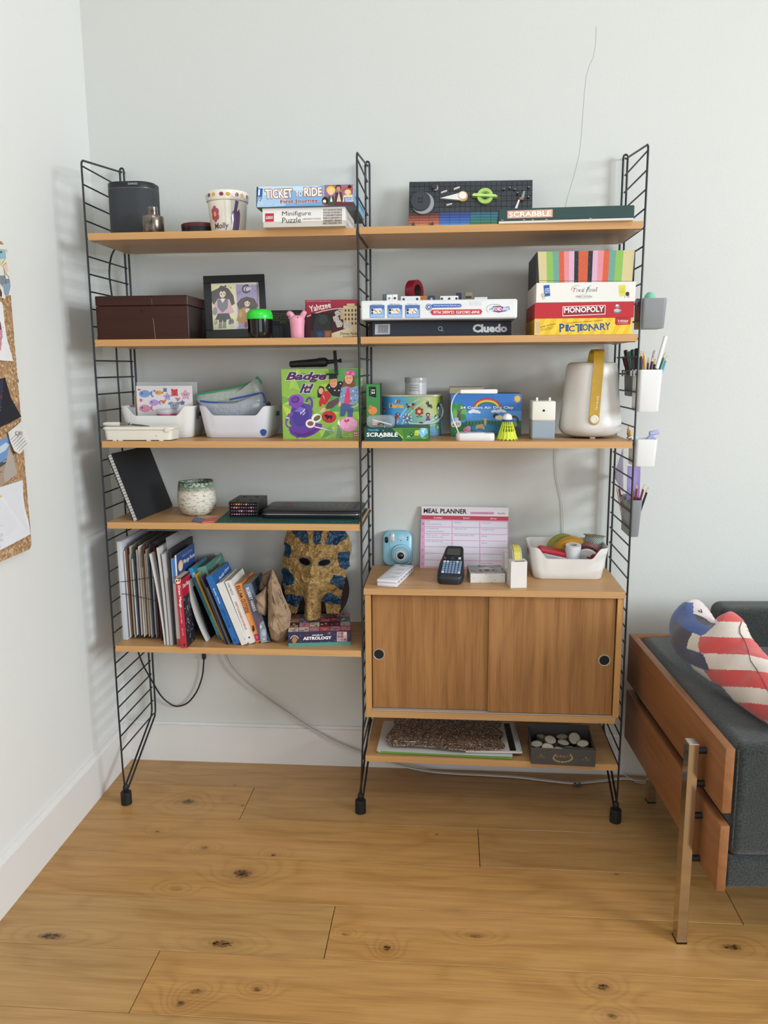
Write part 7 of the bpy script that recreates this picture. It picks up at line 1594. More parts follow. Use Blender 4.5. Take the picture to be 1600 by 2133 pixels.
def eye_r(x, y):
    r = 9.
    for cx, cy, rx, ry, an in EYES:
        dx, dy = x-cx, y-cy; u = (dx*math.cos(an)+dy*math.sin(an))/rx; v = (-dx*math.sin(an)+dy*math.cos(an))/ry; r = min(r, (u*u+v*v)**.5)
    return r
def relief(x, y):
    u = (x-830)/450; z = .052*math.sqrt(max(0, 1-min(1, abs(u))**2.4))
    fu, fv = (x-830)/260, (y-520)/330; z += .030*math.exp(-(fu*fu+fv*fv)*1.4)
    z += .026*math.exp(-((x-828)/48)**2)*smoothstep(400, 600, y)*(1-smoothstep(600, 660, y))
    z += .040*math.exp(-((x-835)/95)**4)*smoothstep(690, 780, y)
    z += .010*math.exp(-((y-385)/40)**2)*math.exp(-((abs(x-835)-125)/95)**2)
    if eye_r(x, y) < 2.2: z -= .014*(1-smoothstep(.9, 2.2, eye_r(x, y)))
    z += .0062*noise.noise(Vector((x*.016, y*.016, 2)))+.0042*noise.noise(Vector((x*.05+y*.02, y*.04, 5)))+.0022*noise.noise(Vector((x*.11, y*.11, 8)))
    if abs(u) > .55: z += .006*math.sin(y*.035)
    return z
st_ = 8.0; gold = MB(); GV = {}
def gv(i, j, bm, dct, lift):
    if (i, j) not in dct:
        x, y = 385+i*st_, y_0+j*st_; lx, lz = C2L(x, y); dct[(i, j)] = bm.verts.new((lx, -relief(x, y)-lift, lz))
    return dct[(i, j)]
y_0 = 0
cells = {'gold': []}; 
for b_i in range(len(BLU)): cells[b_i] = []
for i in range(114):
    for j in range(148):
        x, y = 385+(i+.5)*st_, y_0+(j+.5)*st_
        xx, yy = x+9*noise.noise(Vector((x*.03, y*.03, 1))), y+9*noise.noise(Vector((x*.03, y*.03, 7)))
        if not inside((xx, yy), OUT) or eye_r(x, y) < 1: continue
        cells['gold'].append((i, j)); 
        for b_i, pl_ in enumerate(BLU):
            if inside((xx, yy), pl_): cells[b_i].append((i, j)); break
def gold_mat():
    mt, t, b = new_mat('gold_paint'); o = t.obj(); n_ = t.noise(o, 60, 5, .65)
    t.L.new(t.mix(t.ramp(n_, .35, .7), lin('e0bd80'), lin('94703c')), b.inputs['Base Color']); b.inputs['Metallic'].default_value = .38
    t.put(b.inputs['Roughness'], t.m('ADD', .25, t.m('MULTIPLY', n_, .3))); t.bump(t.m('ADD', n_, t.noise(o, 180, 3)), 1.0, .012, b); return mt
for key, cs_ in cells.items():
    bm = bmesh.new(); dct = {}
    for (i, j) in cs_:
        vs = [gv(a_, b_, bm, dct, 0 if key == 'gold' else .0012) for a_, b_ in ((i, j), (i, j+1), (i+1, j+1), (i+1, j))]; bm.faces.new(vs)
    bmesh.ops.recalc_face_normals(bm, faces=bm.faces[:]) if False else None
    k = MB(); k.bm.free(); k.bm = bm
    if key == 'gold':
        ext = bmesh.ops.extrude_face_region(bm, geom=bm.faces[:]); bmesh.ops.translate(bm, verts=[v for v in ext['geom'] if isinstance(v, bmesh.types.BMVert)], vec=(0, .004, 0))
    k.build('mask_face' if key == 'gold' else 'blue_stripe', gold_mat() if key == 'gold' else mat('183f5c', .45, var=(50, .35, None), bump=(90, .5)), mo_, angle=1.2)
for cx, cy, rx, ry, an in EYES:
    pts = []
    for i in range(33):
        a_ = 2*PI*i/32; x = cx+rx*1.02*math.cos(a_)*math.cos(an)-ry*1.02*math.sin(a_)*math.sin(an); y = cy+rx*1.02*math.cos(a_)*math.sin(an)+ry*1.02*math.sin(a_)*math.cos(an); lx, lz = C2L(x, y); pts.append((lx, -relief(x, y)-.001, lz))
    k = MB(); k.tube(pts, .0013, 6); k.build('eye_rim', mat('2a6074', .5), mo_)
# ================= on the cabinet
LBL = mat('8fc3d6', .35, coat=.2)
# instant camera leaning by the wall
a, b = Z(*C3(300, 655), ZC), Z(*C3(565, 640), ZC); cwd = P(*C3(566, 480), a.y+.02).x-P(*C3(270, 480), a.y+.02).x; chh = P(*C3(420, 316), a.y+.02).z-P(*C3(420, 655), a.y+.02).z
ic = thing('instant_camera', 'sky blue instant film camera leaning on the wall by the ladder', 'camera', (P(*C3(418, 650), a.y+.01).x, a.y+.004, ZC), rot=(math.radians(-7), math.radians(-1), math.radians(2)))
def rz_ring(w_, h_, r, y, n=7, cz=None): return [(p[0], y, p[1]+(h_/2 if cz is None else cz)) for p in rr(w_, h_, r, n)]
k = MB(); k.loft([rz_ring(cwd*.90, chh*.92, .022, -.002, cz=chh/2), rz_ring(cwd*.97, chh*.97, .026, .002, cz=chh/2), rz_ring(cwd, chh, .028, .010, cz=chh/2), rz_ring(cwd, chh, .028, .038, cz=chh/2), rz_ring(cwd*.95, chh*.96, .026, .046, cz=chh/2)]); k.build('camera_body', LBL, ic, angle=1.0)
QC = [(270, 655), (566, 655), (566, 316), (270, 316)]; HC = homog(QC)
def cqz(x, y): p = HC @ np.array([x, y, 1.]); return float((p[0]/p[2]-.5)*cwd), float(p[1]/p[2]*chh)
def knob(name, cx, cy, rpx, m, y0, y1, prof=None, parent=ic):
    x, z = cqz(cx, cy); r = rpx/296*cwd; Mx = Matrix.Translation((x, y0, z)) @ Matrix.Rotation(PI/2, 4, 'X'); k = MB()
    k.lathe([(r*1.04, -.004), (r, y1*.6), (r*.94, y1)], 36, Mx, True, True); return k.build(name, m, parent)
knob('lens_barrel', 455, 540, 96, LBL, -.002, .012); knob('lens_ring', 455, 545, 80, mat('86a9b8', .3), -.013, .006); knob('lens_inner_ring', 453, 548, 58, mat('9db4be', .25), -.018, .004); knob('lens_front', 450, 550, 42, mat('c9d3d6', .3), -.021, .003); knob('lens_glass', 450, 550, 34, mat('0a0b0d', .08), -.0235, .0012)
def pill(name, x0, y0, x1, y1, m, yf, th, r=None):
    xa, za = cqz(x0, y1); xb, zb_ = cqz(x1, y0); w_, h_ = xb-xa, zb_-za; k = MB()
    k.loft([[(p[0]+(xa+xb)/2, yf-th*t, p[1]+(za+zb_)/2) for p in rr(w_*s, h_*s, (r or w_*.45)*s, 5)] for t, s in ((-1, 1), (.7, 1), (1, .92))]); return k.build(name, m, ic)
pill('viewfinder', 296, 374, 330, 432, mat('0b0c0f', .1), -.0015, .002); pill('flash_window', 348, 338, 391, 428, mat('c9c8be', .1, .3, bump=(200, .6)), -.0015, .0025); pill('sensor_dot', 513, 376, 527, 390, mat('101114', .2), -.0012, .0015); pill('sensor_dot', 512, 396, 526, 410, mat('101114', .2), -.0012, .0015); pill('sensor_dot', 446, 408, 457, 418, mat('14303c', .3), -.0012, .0012); pill('shutter_mark', 304, 458, 313, 474, mat('2a4a58', .3), -.0008, .001); pill('lens_lever', 380, 530, 404, 570, mat('8fa3ab', .3), -.012, .008)
k = MB(); k.tube(smooth_path([Vector((cqz(x, y)[0], -.0030, cqz(x, y)[1])) for x, y in ((346, 370), (345, 440), (352, 490), (350, 540), (346, 600), (352, 640))], 5), .0012, 6); k.build('grip_ridge', LBL, ic)
ar = Art((-cwd/2, -.0022, 0), (cwd, 0, 0), (0, 0, chh), QC, lift=.0003); ar.words('instax', 428, 373, 482, 388, 'e3eef2', bold=.01); ar.words('mini 11', 438, 390, 474, 398, 'd3e4ea'); ar.build('printed_name', ic)
# long white tin lying at an angle
A, B_, C_ = Z(*C3(214, 856), ZC), Z(*C3(412, 868), ZC), Z(*C3(576, 712), ZC)
rzt = math.atan2((C_-B_).y, (C_-B_).x); lt = (C_-B_).length; wt4 = .066; ht4 = .0235
tin = thing('long_white_tin', 'long narrow white tin with embossed lid lying at an angle by camera', 'tin', (B_.x, B_.y, ZC), rzt)
WTN = mat('dcd9de', .3, var=(90, .12, 'b9a9ac'))
k = MB(); k.box(0, lt, .0005, wt4-.0005, 0, ht4*.55, .004, 2); k.build('tin_base', WTN, tin)
k = MB(); k.box(-.0008, lt+.0008, -.0003, wt4+.0003, ht4*.5, ht4, .005, 3); k.build('tin_lid', WTN, tin)
for i in range(4):
    x0 = lt*(.06+.235*i); k = MB(); k.box(x0, x0+lt*.19, .010, wt4-.010, ht4-.0008, ht4+.0009, .0008); k.build('embossed_panel', WTN, tin)
for i in range(6):
    k = MB(); k.box(lt*(.08+.15*i), lt*(.08+.15*i)+.006, -.0009, .001, ht4*.56, ht4*.72, .0004); k.build('dark_vent', mat('2a2626', .5), tin)
ar = Art((0, 0, ht4), (lt, 0, 0), (0, wt4, 0), lift=.0012); ar.words('Zebra pastels', .83, .3, .93, .7, '6a6668') if False else None; ar.ell(.9, .5, .03, .18, '9a969a'); ar.build('lid_print', tin)
# meal planner pad
bl, br = Z(*C4(108, 1040), ZC), Z(*C4(1434, 1078), ZC); tl = P(*C4(118, 104), .020)
mp = frame('meal_planner', 'pink and white meal planner pad leaning against the wall', 'planner', bl, br-bl, tl-bl); mw2, mh2 = (br-bl).length, (tl-bl).length
k = MB(); k.box(0, mw2, 0, .004, 0, mh2); k.build('pad_sheets', mat('e6dfe3', .6), mp, smooth=False)
QP = [(108, 1040), (1434, 1078), (1466, 118), (118, 104)]
ar = Art((0, 0, 0), (mw2, 0, 0), (0, 0, mh2), QP, lift=.0003)
ar.poly(QP, 'dba5c4'); ar.poly([(121, 250), (1464, 262), (1466, 118), (118, 104)], 'e9e2e8'); ar.poly([(119, 305), (1462, 322), (1463, 258), (119, 243)], 'c04450')
ar.text('MEAL PLANNER', (150, 210), (815, 217), (152, 138), '17171b', bold=.03)
ar.poly([(876, 222), (868, 205), (876, 188), (1230, 186), (1240, 205), (1232, 226)], 'd992b8'); ar.text('5 Friday 25th', (968, 222), (1140, 226), (968, 198), '8a5aa0', bold=-.005, shear=.3); ar.text('week beginning', (885, 213), (955, 214), (885, 199), 'b56a98'); ar.text('Food Fun', (1294, 220), (1410, 222), (1294, 194), '1a1a1e', shear=.25)
for t, x0, x1, y in (('breakfast', 306, 440, 292), ('lunch', 756, 856, 294), ('dinner', 1176, 1284, 300)): ar.text(t, (x0, y), (x1, y+2), (x0, y-26), 'f3e6e6', bold=.01, shear=.3)
cols_x = [(176, 582), (598, 1006), (1022, 1440)]
for r_ in range(7):
    y0, y1 = 324+r_*100.5, 412+r_*100.5
    for (x0, x1) in cols_x:
        d0, d1 = (x0-176)*.0145, (x1-176)*.0145; ar.poly([(x0, y1+d0), (x1, y1+d1), (x1, y0+d1), (x0, y0+d0)], 'dfdbe6')
    ar.text('MTWTFSS'[r_], (135, y1-18), (155, y1-18), (135, y1-58), 'b96a98', bold=.01)
HW = '5f6386'
for t, x0, x1, y in (('CPS', 196, 246, 350), ('Rudy school lunch', 196, 430, 390), ('PE Netball Day', 196, 384, 458), ('Molly cheerleading', 200, 462, 500), ('Molly recorder', 196, 372, 556), ('Choir P.E.', 430, 540, 556), ('Rudy Waterloo Day', 196, 458, 590), ('Molly Waterloo Day', 196, 458, 656), ('Raspberry', 626, 742, 362), ('AB Lunar Spin', 622, 816, 462), ('Music December Disco', 622, 930, 558), ('Crispy duck', 1046, 1192, 368), ('Chicken in rice', 1046, 1236, 468), ('Raclette', 1040, 1126, 568), ('Risotto', 1040, 1126, 672), ('Roast Meal', 1040, 1194, 978)): ar.text(t, (x0, y), (x1, y+2), (x0, y-20), HW, bold=-.004, shear=.3)
ar.build('planner_print', mp)
# label maker
q = Z(*C3(920, 838), ZC); LM = mat('22262d', .4); LMB = mat('31394a', .35)
lmk = thing('label_maker', 'dark handheld label maker with small screen and pale blue keys', 'label maker', (q.x, q.y, ZC), math.radians(-7))
wl2 = P(*C3(1050, 780), q.y).x-P(*C3(792, 780), q.y).x; ll = .150
def outline(s, z0f, z1f, dz):
    pts = []
    for t, hw_ in ((0, .62), (.03, .82), (.09, .96), (.2, 1.0), (.45, .97), (.62, .88), (.8, .78), (.93, .74), (.985, .66), (1.0, .5)): pts.append((hw_*s*wl2/2, t*ll, 0, t))
    R_ = [(x, y, t) for x, y, _, t in pts]; L_ = [(-x, y, t) for x, y, _, t in reversed(pts)]
    return [(x, y+(1-s)*.01, dz(t)) for x, y, t in R_+L_]
top_ = lambda t: .024+.066*t
k = MB(); k.loft([outline(.90, 0, 0, lambda t: .0), outline(.97, 0, 0, lambda t: .006), outline(1.0, 0, 0, lambda t: .010+.5*(top_(t)-.010)), outline(.985, 0, 0, lambda t: top_(t)-.003), outline(.92, 0, 0, top_)]); k.build('body', LM, lmk, angle=.9)
QL = [(792, 838), (1052, 838), (1042, 545), (858, 545)]
sl_ = math.atan2(.066, ll); O_ = Vector((-wl2/2, 0, .0243)); V_ = Vector((0, ll, .066))
def fl(u, v, d=0): return O_+Vector((u*wl2, 0, 0))+v*V_+Vector((0, -math.sin(sl_), math.cos(sl_)))*d
def facebox(name, u0, u1, v0, v1, d, m, bev=.0008, parent=lmk):
    Mx = Matrix.Translation(O_) @ Matrix.Rotation(sl_, 4, 'X'); Lv = V_.length; k = MB(); k.box(u0*wl2, u1*wl2, v0*Lv, v1*Lv, -.002, d, bev, M=Mx); return k.build(name, m, parent)
facebox('key_panel', .13, .87, .10, .52, .0012, mat('2b3444', .4)); facebox('screen_bezel', .20, .80, .63, .95, .0022, mat('15171b', .25)); facebox('lcd_screen', .24, .76, .69, .90, .0030, mat('4a4e48', .2))
facebox('control_pad', .16, .84, .53, .625, .0026, mat('1d2129', .35))
for (u, v, cl_) in ((.2, .575, '7a3038'), (.78, .58, 'dcdcd8'), (.5, .575, '3a4252')): facebox('control_button', u-.05, u+.05, v-.03, v+.03, .0042, mat(cl_, .4), .0012)
for r_ in range(6):
    for i in range(6):
        u = .17+i*.125; cl_ = 'd5dade' if (r_ == 5 and i in (0, 1, 4)) or (r_ == 0 and i in (0, 5)) else '7f9cb8'
        facebox('key', u, u+.095, .115+r_*.066, .115+r_*.066+.048, .0034, mat(cl_, .4), .0008)
# patterned flat box
A, B_ = Z(*C3(1128, 822), ZC), Z(*C3(1472, 820), ZC); rzp = math.atan2(B_.y-A.y, B_.x-A.x); wp = (B_-A).length; hpz = P(*C3(1128, 728), A.y).z-P(*C3(1128, 822), A.y).z
pbx = thing('patterned_box', 'small flat white box with black ink landscape pattern on its lid', 'box', (A.x, A.y, ZC), rzp)
k = MB(); k.box(0, wp, 0, .105, 0, hpz, .0012); k.build('carton', mat('d6d0ca', .5), pbx, smooth=False)
ar = Art((0, 0, hpz), (wp, 0, 0), (0, .105, 0), lift=.0003); ar.rect(0, 0, 1, 1, 'a9a9a8'); rg = random.Random(4)
for i in range(60):
    x, y = rg.random(), rg.random(); pts = [(x, y)]
    for j in range(5): x += rg.uniform(-.08, .1); y += rg.uniform(-.09, .09); pts.append((x, y))
    ar.line(pts, .008, rg.choice(['2a2a2c', '4a4a4c', '6a6a6a']))
ar.poly([(.25, .55), (.55, .78), (.75, .52), (.5, .48)], 'd9c9c0'); ar.ell(.5, .36, .24, .10, '3a3032', 16); ar.ell(.40, .36, .05, .05, 'e8e2de', 10); ar.ell(.62, .36, .05, .05, 'e8e2de', 10); ar.build('lid_print', pbx)
ar = Art((0, 0, 0), (wp, 0, 0), (0, 0, hpz), lift=.0003)
for x, y in ((.28, .12), (.70, .3), (.1, .5), (.9, .8), (.45, .9), (.62, .1)): ar.ell(x, y, .02, .06, 'b9a99c', 8)
ar.rect(.02, .01, .98, .03, '8a7a72'); ar.build('front_specks', pbx)
# tape dispenser
A, B_ = Z(*C5(319, 674), ZC), Z(*C5(487, 672), ZC); wd = (B_-A).length; hd = P(*C5(319, 400), A.y).z-P(*C5(319, 674), A.y).z; dd = .125
td = thing('tape_dispenser', 'white desk tape dispenser with yellow tape roll', 'tape dispenser', (A.x, A.y, ZC), math.radians(8))
IVD = mat('dedad4', .35)
prof = [(0, 0), (dd, 0), (dd, hd*1.06), (dd-.030, hd*1.06), (dd-.034, hd*1.0), (dd-.036, hd*.62), (dd-.044, hd*.50), (.052, hd*.50), (.044, hd*.58), (.040, hd*.75), (.038, hd), (0, hd)]
k = MB(); k.loft([[(x, y, z) for y, z in prof] for x in (0, wd)]); k.build('dispenser_body', IVD, td, smooth=False)
k = MB(); k.box(wd*.22, wd*.86, -.0005, .004, hd-.001, hd+.0015, .0004); k.build('cutter_blade', mat('8d8d8a', .3, .8), td, smooth=False)
rc_ = .040; cy_, cz_ = dd*.50, hd*.98
k = MB(); k.lathe([(rc_*.45, -.010), (rc_, -.010), (rc_, .010), (rc_*.45, .010), (rc_*.45, -.010)], 44, Matrix.Translation((wd*.50, cy_, cz_)) @ Matrix.Rotation(PI/2, 4, 'Y'), False, False); k.build('tape_roll', mat('cfc25a', .25, var=(90, .15, None)), td)
for s in (-1, 1):
    k = MB(); k.lathe([(rc_*.94, -.0018), (rc_*.96, 0), (rc_*.94, .0018)], 40, Matrix.Translation((wd*.50+s*.0125, cy_, cz_)) @ Matrix.Rotation(PI/2, 4, 'Y')); k.build('roll_hub', mat('b9b7b3', .4), td)
# white bin with tapes
A, B_ = Z(*C5(600, 582), ZC), Z(*C5(1290, 586), ZC)
bw = P(*C5(1356, 250), A.y+.0).x-P(*C5(506, 200), A.y+.0).x
BX, BY = (P(*C5(506, 200), A.y).x+P(*C5(1356, 250), A.y).x)/2, A.y+.072
bin3 = storage_bin('white scoop-front bin full of tape rolls on the oak cabinet', BX, BY, ZC, 0, mat('e9e6e1', .35), w=min(bw, .247), d=.175, h=.104, drop=.034)
k = MB(); k.prism([(.018*math.cos(a_), .010*math.sin(a_)) for a_ in (2*PI*i/16 for i in range(16))], -.0005, .0008, Matrix.Translation((-.121, -.02, .078)) @ Matrix.Rotation(PI/2, 4, 'Y') @ Matrix.Rotation(PI/2, 4, 'Z')); k.build('handle_hole', mat('8d8b87', .6), bin3)
def ringroll(name, label, cat, x, y, z, R, r, w_, rot, m, core=None, grp=None):
    o = thing(name, label, cat, (x, y, z), rot=rot, group=grp)
    k = MB(); k.lathe([(r, -w_/2), (R, -w_/2), (R, w_/2), (r, w_/2), (r, -w_/2)], 48, None, False, False); k.build('tape', m, o)
    k = MB(); k.lathe([(r-.0018, -w_/2), (r+.0001, -w_/2), (r+.0001, w_/2), (r-.0018, w_/2), (r-.0018, -w_/2)], 40, None, False, False); k.build('core', core or mat('a98a62', .7), o)
    return o
def at5(x, y, yy): return P(*C5(x, y), yy)
c_ = at5(900, 275, BY+.03); ringroll('masking_tape', 'olive green masking tape ring standing at the back of the tape bin', 'tape roll', c_.x-.012, BY+.046, ZC+.070, .055, .040, .012, (PI/2+.15, 0, .25), mat('9a9a4a', .5), None, 'tape rolls in the bin')
c_ = at5(950, 285, BY); ringroll('masking_tape', 'yellow orange masking tape ring leaning in the tape bin, largest', 'tape roll', c_.x, BY+.020, ZC+.066, .056, .040, .022, (PI/2+.28, 0, .12), mat('c8952f', .5), mat('8a7a5a', .7), 'tape rolls in the bin')
c_ = at5(965, 356, BY-.02); ringroll('label_roll', 'small white roll of labels standing at the middle of the tape bin', 'label roll', c_.x, BY-.024, ZC+.082, .0245, .012, .042, (.12, 0, 0), mat('e3e2e4', .5), mat('b9b3aa', .7), None)
c_ = at5(1150, 330, BY); ringroll('ribbon_roll', 'dusty pink ribbon roll with white side beside the white label roll', 'ribbon', c_.x, BY+.004, ZC+.072, .038, .016, .018, (PI/2+.6, .25, -.4), mat('8a5a5c', .5), mat('e0d6d4', .5), None)
k_ = bpy.data.objects
rb2 = thing('white_reel', 'white reel side leaning before the dusty pink ribbon roll', 'reel', (at5(1130, 330, BY-.03).x, BY-.030, ZC+.062), rot=(PI/2+.5, .3, -.3)); k = MB(); k.lathe([(.006, -.003), (.034, -.003), (.034, .003), (.006, .003), (.006, -.003)], 40, None, False, False); k.build('reel_side', mat('e0dbd9', .4), rb2)
c_ = at5(745, 315, BY-.02)
ts2 = thing('red_tape_cutter', 'red hand tape dispenser with clear pack lying in the tape bin', 'tape cutter', (c_.x, BY-.02, ZC+.070), rot=(.2, math.radians(13), .1))
k = MB(); k.loft([rr(.098, .030, .012, 6, 0), rr(.10, .032, .012, 6, .006), rr(.10, .032, .012, 6, .012), rr(.09, .026, .010, 6, .018)]); k.build('cutter_body', mat('b0202f', .35), ts2)
k = MB(); k.box(-.035, .045, -.026, -.018, -.012, .006, .002); k.build('clear_pack', mat('c3c5c8', .2, alpha=.8), ts2)
c_ = at5(1215, 205, BY+.03)
tw = thing('twine_spool', 'spool of green and white twine with brown card ends', 'twine', (c_.x-.010, BY+.034, ZC+.080), rot=(-.12, .1, 0))
def twine_mat():
    mt, t, b = new_mat('twine_strands'); o = t.obj(); xs = t.xyz(o); ang = t.m('ARCTAN2', xs[1], xs[0])
    s_ = t.m('SINE', t.m('ADD', t.m('MULTIPLY', ang, 26), t.m('MULTIPLY', xs[2], 900))); t.L.new(t.mix(t.m('GREATER_THAN', s_, .1), lin('d9dad2'), lin('4f7a6c')), b.inputs['Base Color']); b.inputs['Roughness'].default_value = .9
    t.bump(t.m('SINE', t.m('MULTIPLY', xs[2], 2200)), .6, .004, b); return mt
k = MB(); k.lathe([(.027, 0), (.030, .01), (.031, .02), (.029, .040)], 36); k.build('twine_winding', twine_mat(), tw)
k = MB(); k.lathe([(.0355, .040), (.0355, .0425)], 36); k.build('card_end', mat('8d6f52', .7), tw)
k = MB(); k.lathe([(.0355, -.0025), (.0355, 0)], 36); k.build('card_end', mat('8d6f52', .7), tw)
k = MB(); k.lathe([(.006, .0424), (.006, .0430)], 16); k.build('spool_hole', mat('2a211a', .8), tw)
c_ = at5(1210, 330, BY-.035)
yb_ = thing('red_yarn_bundle', 'little bundle of dark red yarn at the right front of the tape bin', 'yarn', (c_.x, BY-.040, ZC+.070))
for i in range(5):
    k = MB(); k.tube(smooth_path([(-.020+.004*i, .0, -.012+.006*(i % 3)), (-.008, -.008+.004*i, .004+.003*(i % 2)), (.006, .002*i-.004, .010-.003*i), (.020, .004*(i % 3), .006*(i % 2))], 5), .0052, 8); k.build('yarn_strand', mat('8f1f2e', .85), yb_)

# ================= low shelf under the cabinet
ZBs = ZB+.0012
A, B_ = Z(*C7(122, 280), ZB), Z(*C7(905, 318), ZB)
rzf = math.atan2(B_.y-A.y, B_.x-A.x)
fo = thing('green_folder', 'white and green document folder at the bottom of the paper pile', 'folder', (A.x, A.y+.004, ZBs), rzf*.6); wf_ = (B_-A).length; df = .225
k = MB(); k.box(0, wf_, 0, df, 0, .0012); k.build('green_cover', mat('6f9f4a', .5), fo, smooth=False)
k = MB(); k.box(.006, wf_-.004, .002, df-.002, .0012, .0055); k.build('paper_sheets', mat('d6d4cf', .6), fo, smooth=False)
k = MB(); k.box(0, wf_, 0, df, .0055, .0068, M=Matrix.Rotation(math.radians(-.35), 4, 'Y')); k.build('white_cover', mat('dad8d4', .5), fo, smooth=False)
k = MB(); k.box(wf_*.03, wf_, -.0022, -.0002, .001, .0068); k.build('green_edge', mat('6a9a46', .5), fo, smooth=False)
sp2 = thing('spiral_pad', 'spiral-bound white pad with black strip right of the glitter placemat', 'notebook', (Z(*C7(860, 318), ZB).x-.122, A.y+.0, ZBs+.0125), math.radians(2))
k = MB(); k.box(0, .178, .004, .225, 0, .006); k.build('pad_pages', mat('cfccc8', .6), sp2, smooth=False)
k = MB(); k.box(.140, .160, .010, .21, .006, .0066); k.build('black_strip', mat('141416', .5), sp2, smooth=False)
for i in range(24):
    k = MB(); k.tube([(.176+.0055*math.cos(a_), .012+i*.0085, .0035+.0055*math.sin(a_)) for a_ in (2*PI*j/10 for j in range(11))], .0007, 5); k.build('wire_ring', mat('9a9a9c', .3, .8), sp2)
def glitter():
    mt, t, b = new_mat('glitter_cork'); o = t.obj(); v = t.n('ShaderNodeTexVoronoi'); t.put(v.inputs['Vector'], o); v.inputs['Scale'].default_value = 330
    xs = t.xyz(v.outputs['Color']); c = t.mix(t.ramp(xs[0], .35, .5), lin('2e2018'), lin('8d6e56')); c = t.mix(t.ramp(xs[1], .78, .82), c, lin('e0d2c4'))
    t.L.new(c, b.inputs['Base Color']); b.inputs['Roughness'].default_value = .45; t.put(b.inputs['Metallic'], t.m('MULTIPLY', t.ramp(xs[1], .78, .82), .5)); t.bump(xs[2], .8, .004, b); return mt
GL = glitter(); pm = thing('glitter_placemat', 'wavy-edged brown glitter placemat lying on the folder', 'placemat', (A.x+.048, A.y+.008, ZBs+.0075+.0125))
wpm = .355; pts = []
for i in range(41): t = i/40; pts.append((wpm*t, .010*math.sin(t*7.5)*(.4+.6*t)+.012*(1-t)-.004))
pts += [(wpm+.006*math.sin(j*.8), .012+j*.0105) for j in range(20)] + [(wpm*(1-i/20), .212+.004*math.sin(i*.9)) for i in range(1, 21)] + [(-.012+.010*math.sin(j*.35), .205-j*.0105) for j in range(1, 18)]
k = MB(); k.prism(pts, 0, .004); k.build('placemat_sheet', GL, pm, smooth=False)
k = MB(); k.prism([(wpm*.38+.055*math.cos(a_)*(1+.08*math.sin(4*a_)), .125+.055*math.sin(a_)*(1+.06*math.cos(3*a_))) for a_ in (2*PI*i/40 for i in range(40))], .004, .0075); k.build('raised_patch', GL, pm, smooth=False)
k = MB(); k.prism([(p[0]*.96+.006, p[1]*.3+.03) for p in pts], .004, .0055); k.build('raised_border', GL, pm, smooth=False)
# candle box with tea lights
A, B_ = Z(*C7(1009, 345), ZB), Z(*C7(1380, 362), ZB); rzc = math.atan2(B_.y-A.y, B_.x-A.x); wcb = (B_-A).length; hcb = P(*C7(1009, 250), A.y).z-P(*C7(1009, 345), A.y).z; dcb = .150
cb = thing('candle_box', 'open dark grey candle box with gold wreath emblem full of tea lights', 'candle box', (A.x, A.y+.003, ZBs+.004), rzc)
CBX = mat('45423e', .55); CBI = mat('6a5f50', .7)
k = MB(); k.box(0, wcb, 0, dcb, 0, .002); k.build('box_floor', CBI, cb, smooth=False)
for nme, q in (('box_wall', (0, wcb, 0, .002, .002, hcb)), ('box_wall', (0, wcb, dcb-.002, dcb, .002, hcb*1.25)), ('box_wall', (0, .002, .002, dcb-.002, .002, hcb)), ('box_wall', (wcb-.002, wcb, .002, dcb-.002, .002, hcb))):
    k = MB(); k.box(*q, .0005); k.build(nme, CBX, cb, smooth=False)
k = MB(); k.box(wcb*.5, wcb*.98, .004, .006, hcb*.85, hcb*1.10, M=Matrix.Translation((0, 0, 0))); k.build('inner_flap', mat('3a3733', .6), cb, smooth=False)
ar = Art((0, 0, 0), (wcb, 0, 0), (0, 0, hcb), [(1009, 345), (1380, 362), (1380, 268), (1006, 250)], lift=.0004)
ar.text('amari', (1155, 306), (1232, 309), (1156, 290), 'a8905a', bold=-.002, spacing=1.5)
for s in (-1, 1):
    for i in range(9):
        a_ = -1.5+i*.27; x = 1193+s*54*math.cos(a_); y = 308-30*math.sin(a_)*-1 if False else 308+26*math.sin(-a_); ar.ell(x, y, 7, 3.2, 'a8905a', 8, s*(a_+.8))
ar.ring(1193, 306, 52, 24, 1.5, 'a8905a', .3, 2.84)
for x in (1066, 1325): ar.ell(x, 294 if x < 1200 else 308, 8, 4, '8a7a52', 8); ar.text('The Lights', (x-24, 309 if x < 1200 else 324), (x+24, 311 if x < 1200 else 326), (x-24, 300 if x < 1200 else 315), '8a7a52')
ar.build('front_print', cb)
ALU = mat('b5b0a8', .25, .9); WAX = mat('d0c6b6', .5, sss=.2)
def tealight(x, y, z, tilt=(0, 0), lab=''):
    o = thing('tea_light', lab, 'candle', (0, 0, 0), group='tea lights in the candle box')
    o.location = Vector((A.x, A.y+.003, ZBs+.004))+Matrix.Rotation(rzc, 3, 'Z') @ Vector((x, y, z)); o.rotation_euler = (tilt[0], tilt[1], 0)
    k = MB(); k.lathe([(.0175, 0), (.019, .001), (.019, .0145), (.0196, .015), (.0180, .015), (.0178, .003)], 24, cap1=True); k.build('metal_cup', ALU, o)
    k = MB(); k.lathe([(.0177, .004), (.0177, .0125), (.003, .0120), (0, .0120)], 22, cap1=False); k.build('wax', WAX, o)
    k = MB(); k.tube([(0, 0, .012), (.0004, 0, .0165)], .0006, 5); k.build('wick', mat('e3ded2', .8), o)
for i in range(3):
    for j in range(2): tealight(.028+i*(wcb-.056)/2, .036+j*.070, .0025, lab='tea light in the lower layer of the candle box, half hidden by the upper ones')
def tpos(x, y): p = Z(*C7(x, y), ZBs+.036); v = Matrix.Rotation(-rzc, 3, 'Z') @ (p-Vector((A.x, A.y+.003, p.z))); return min(max(v.x, .0225), wcb-.0225), min(max(v.y, .024), dcb-.024)
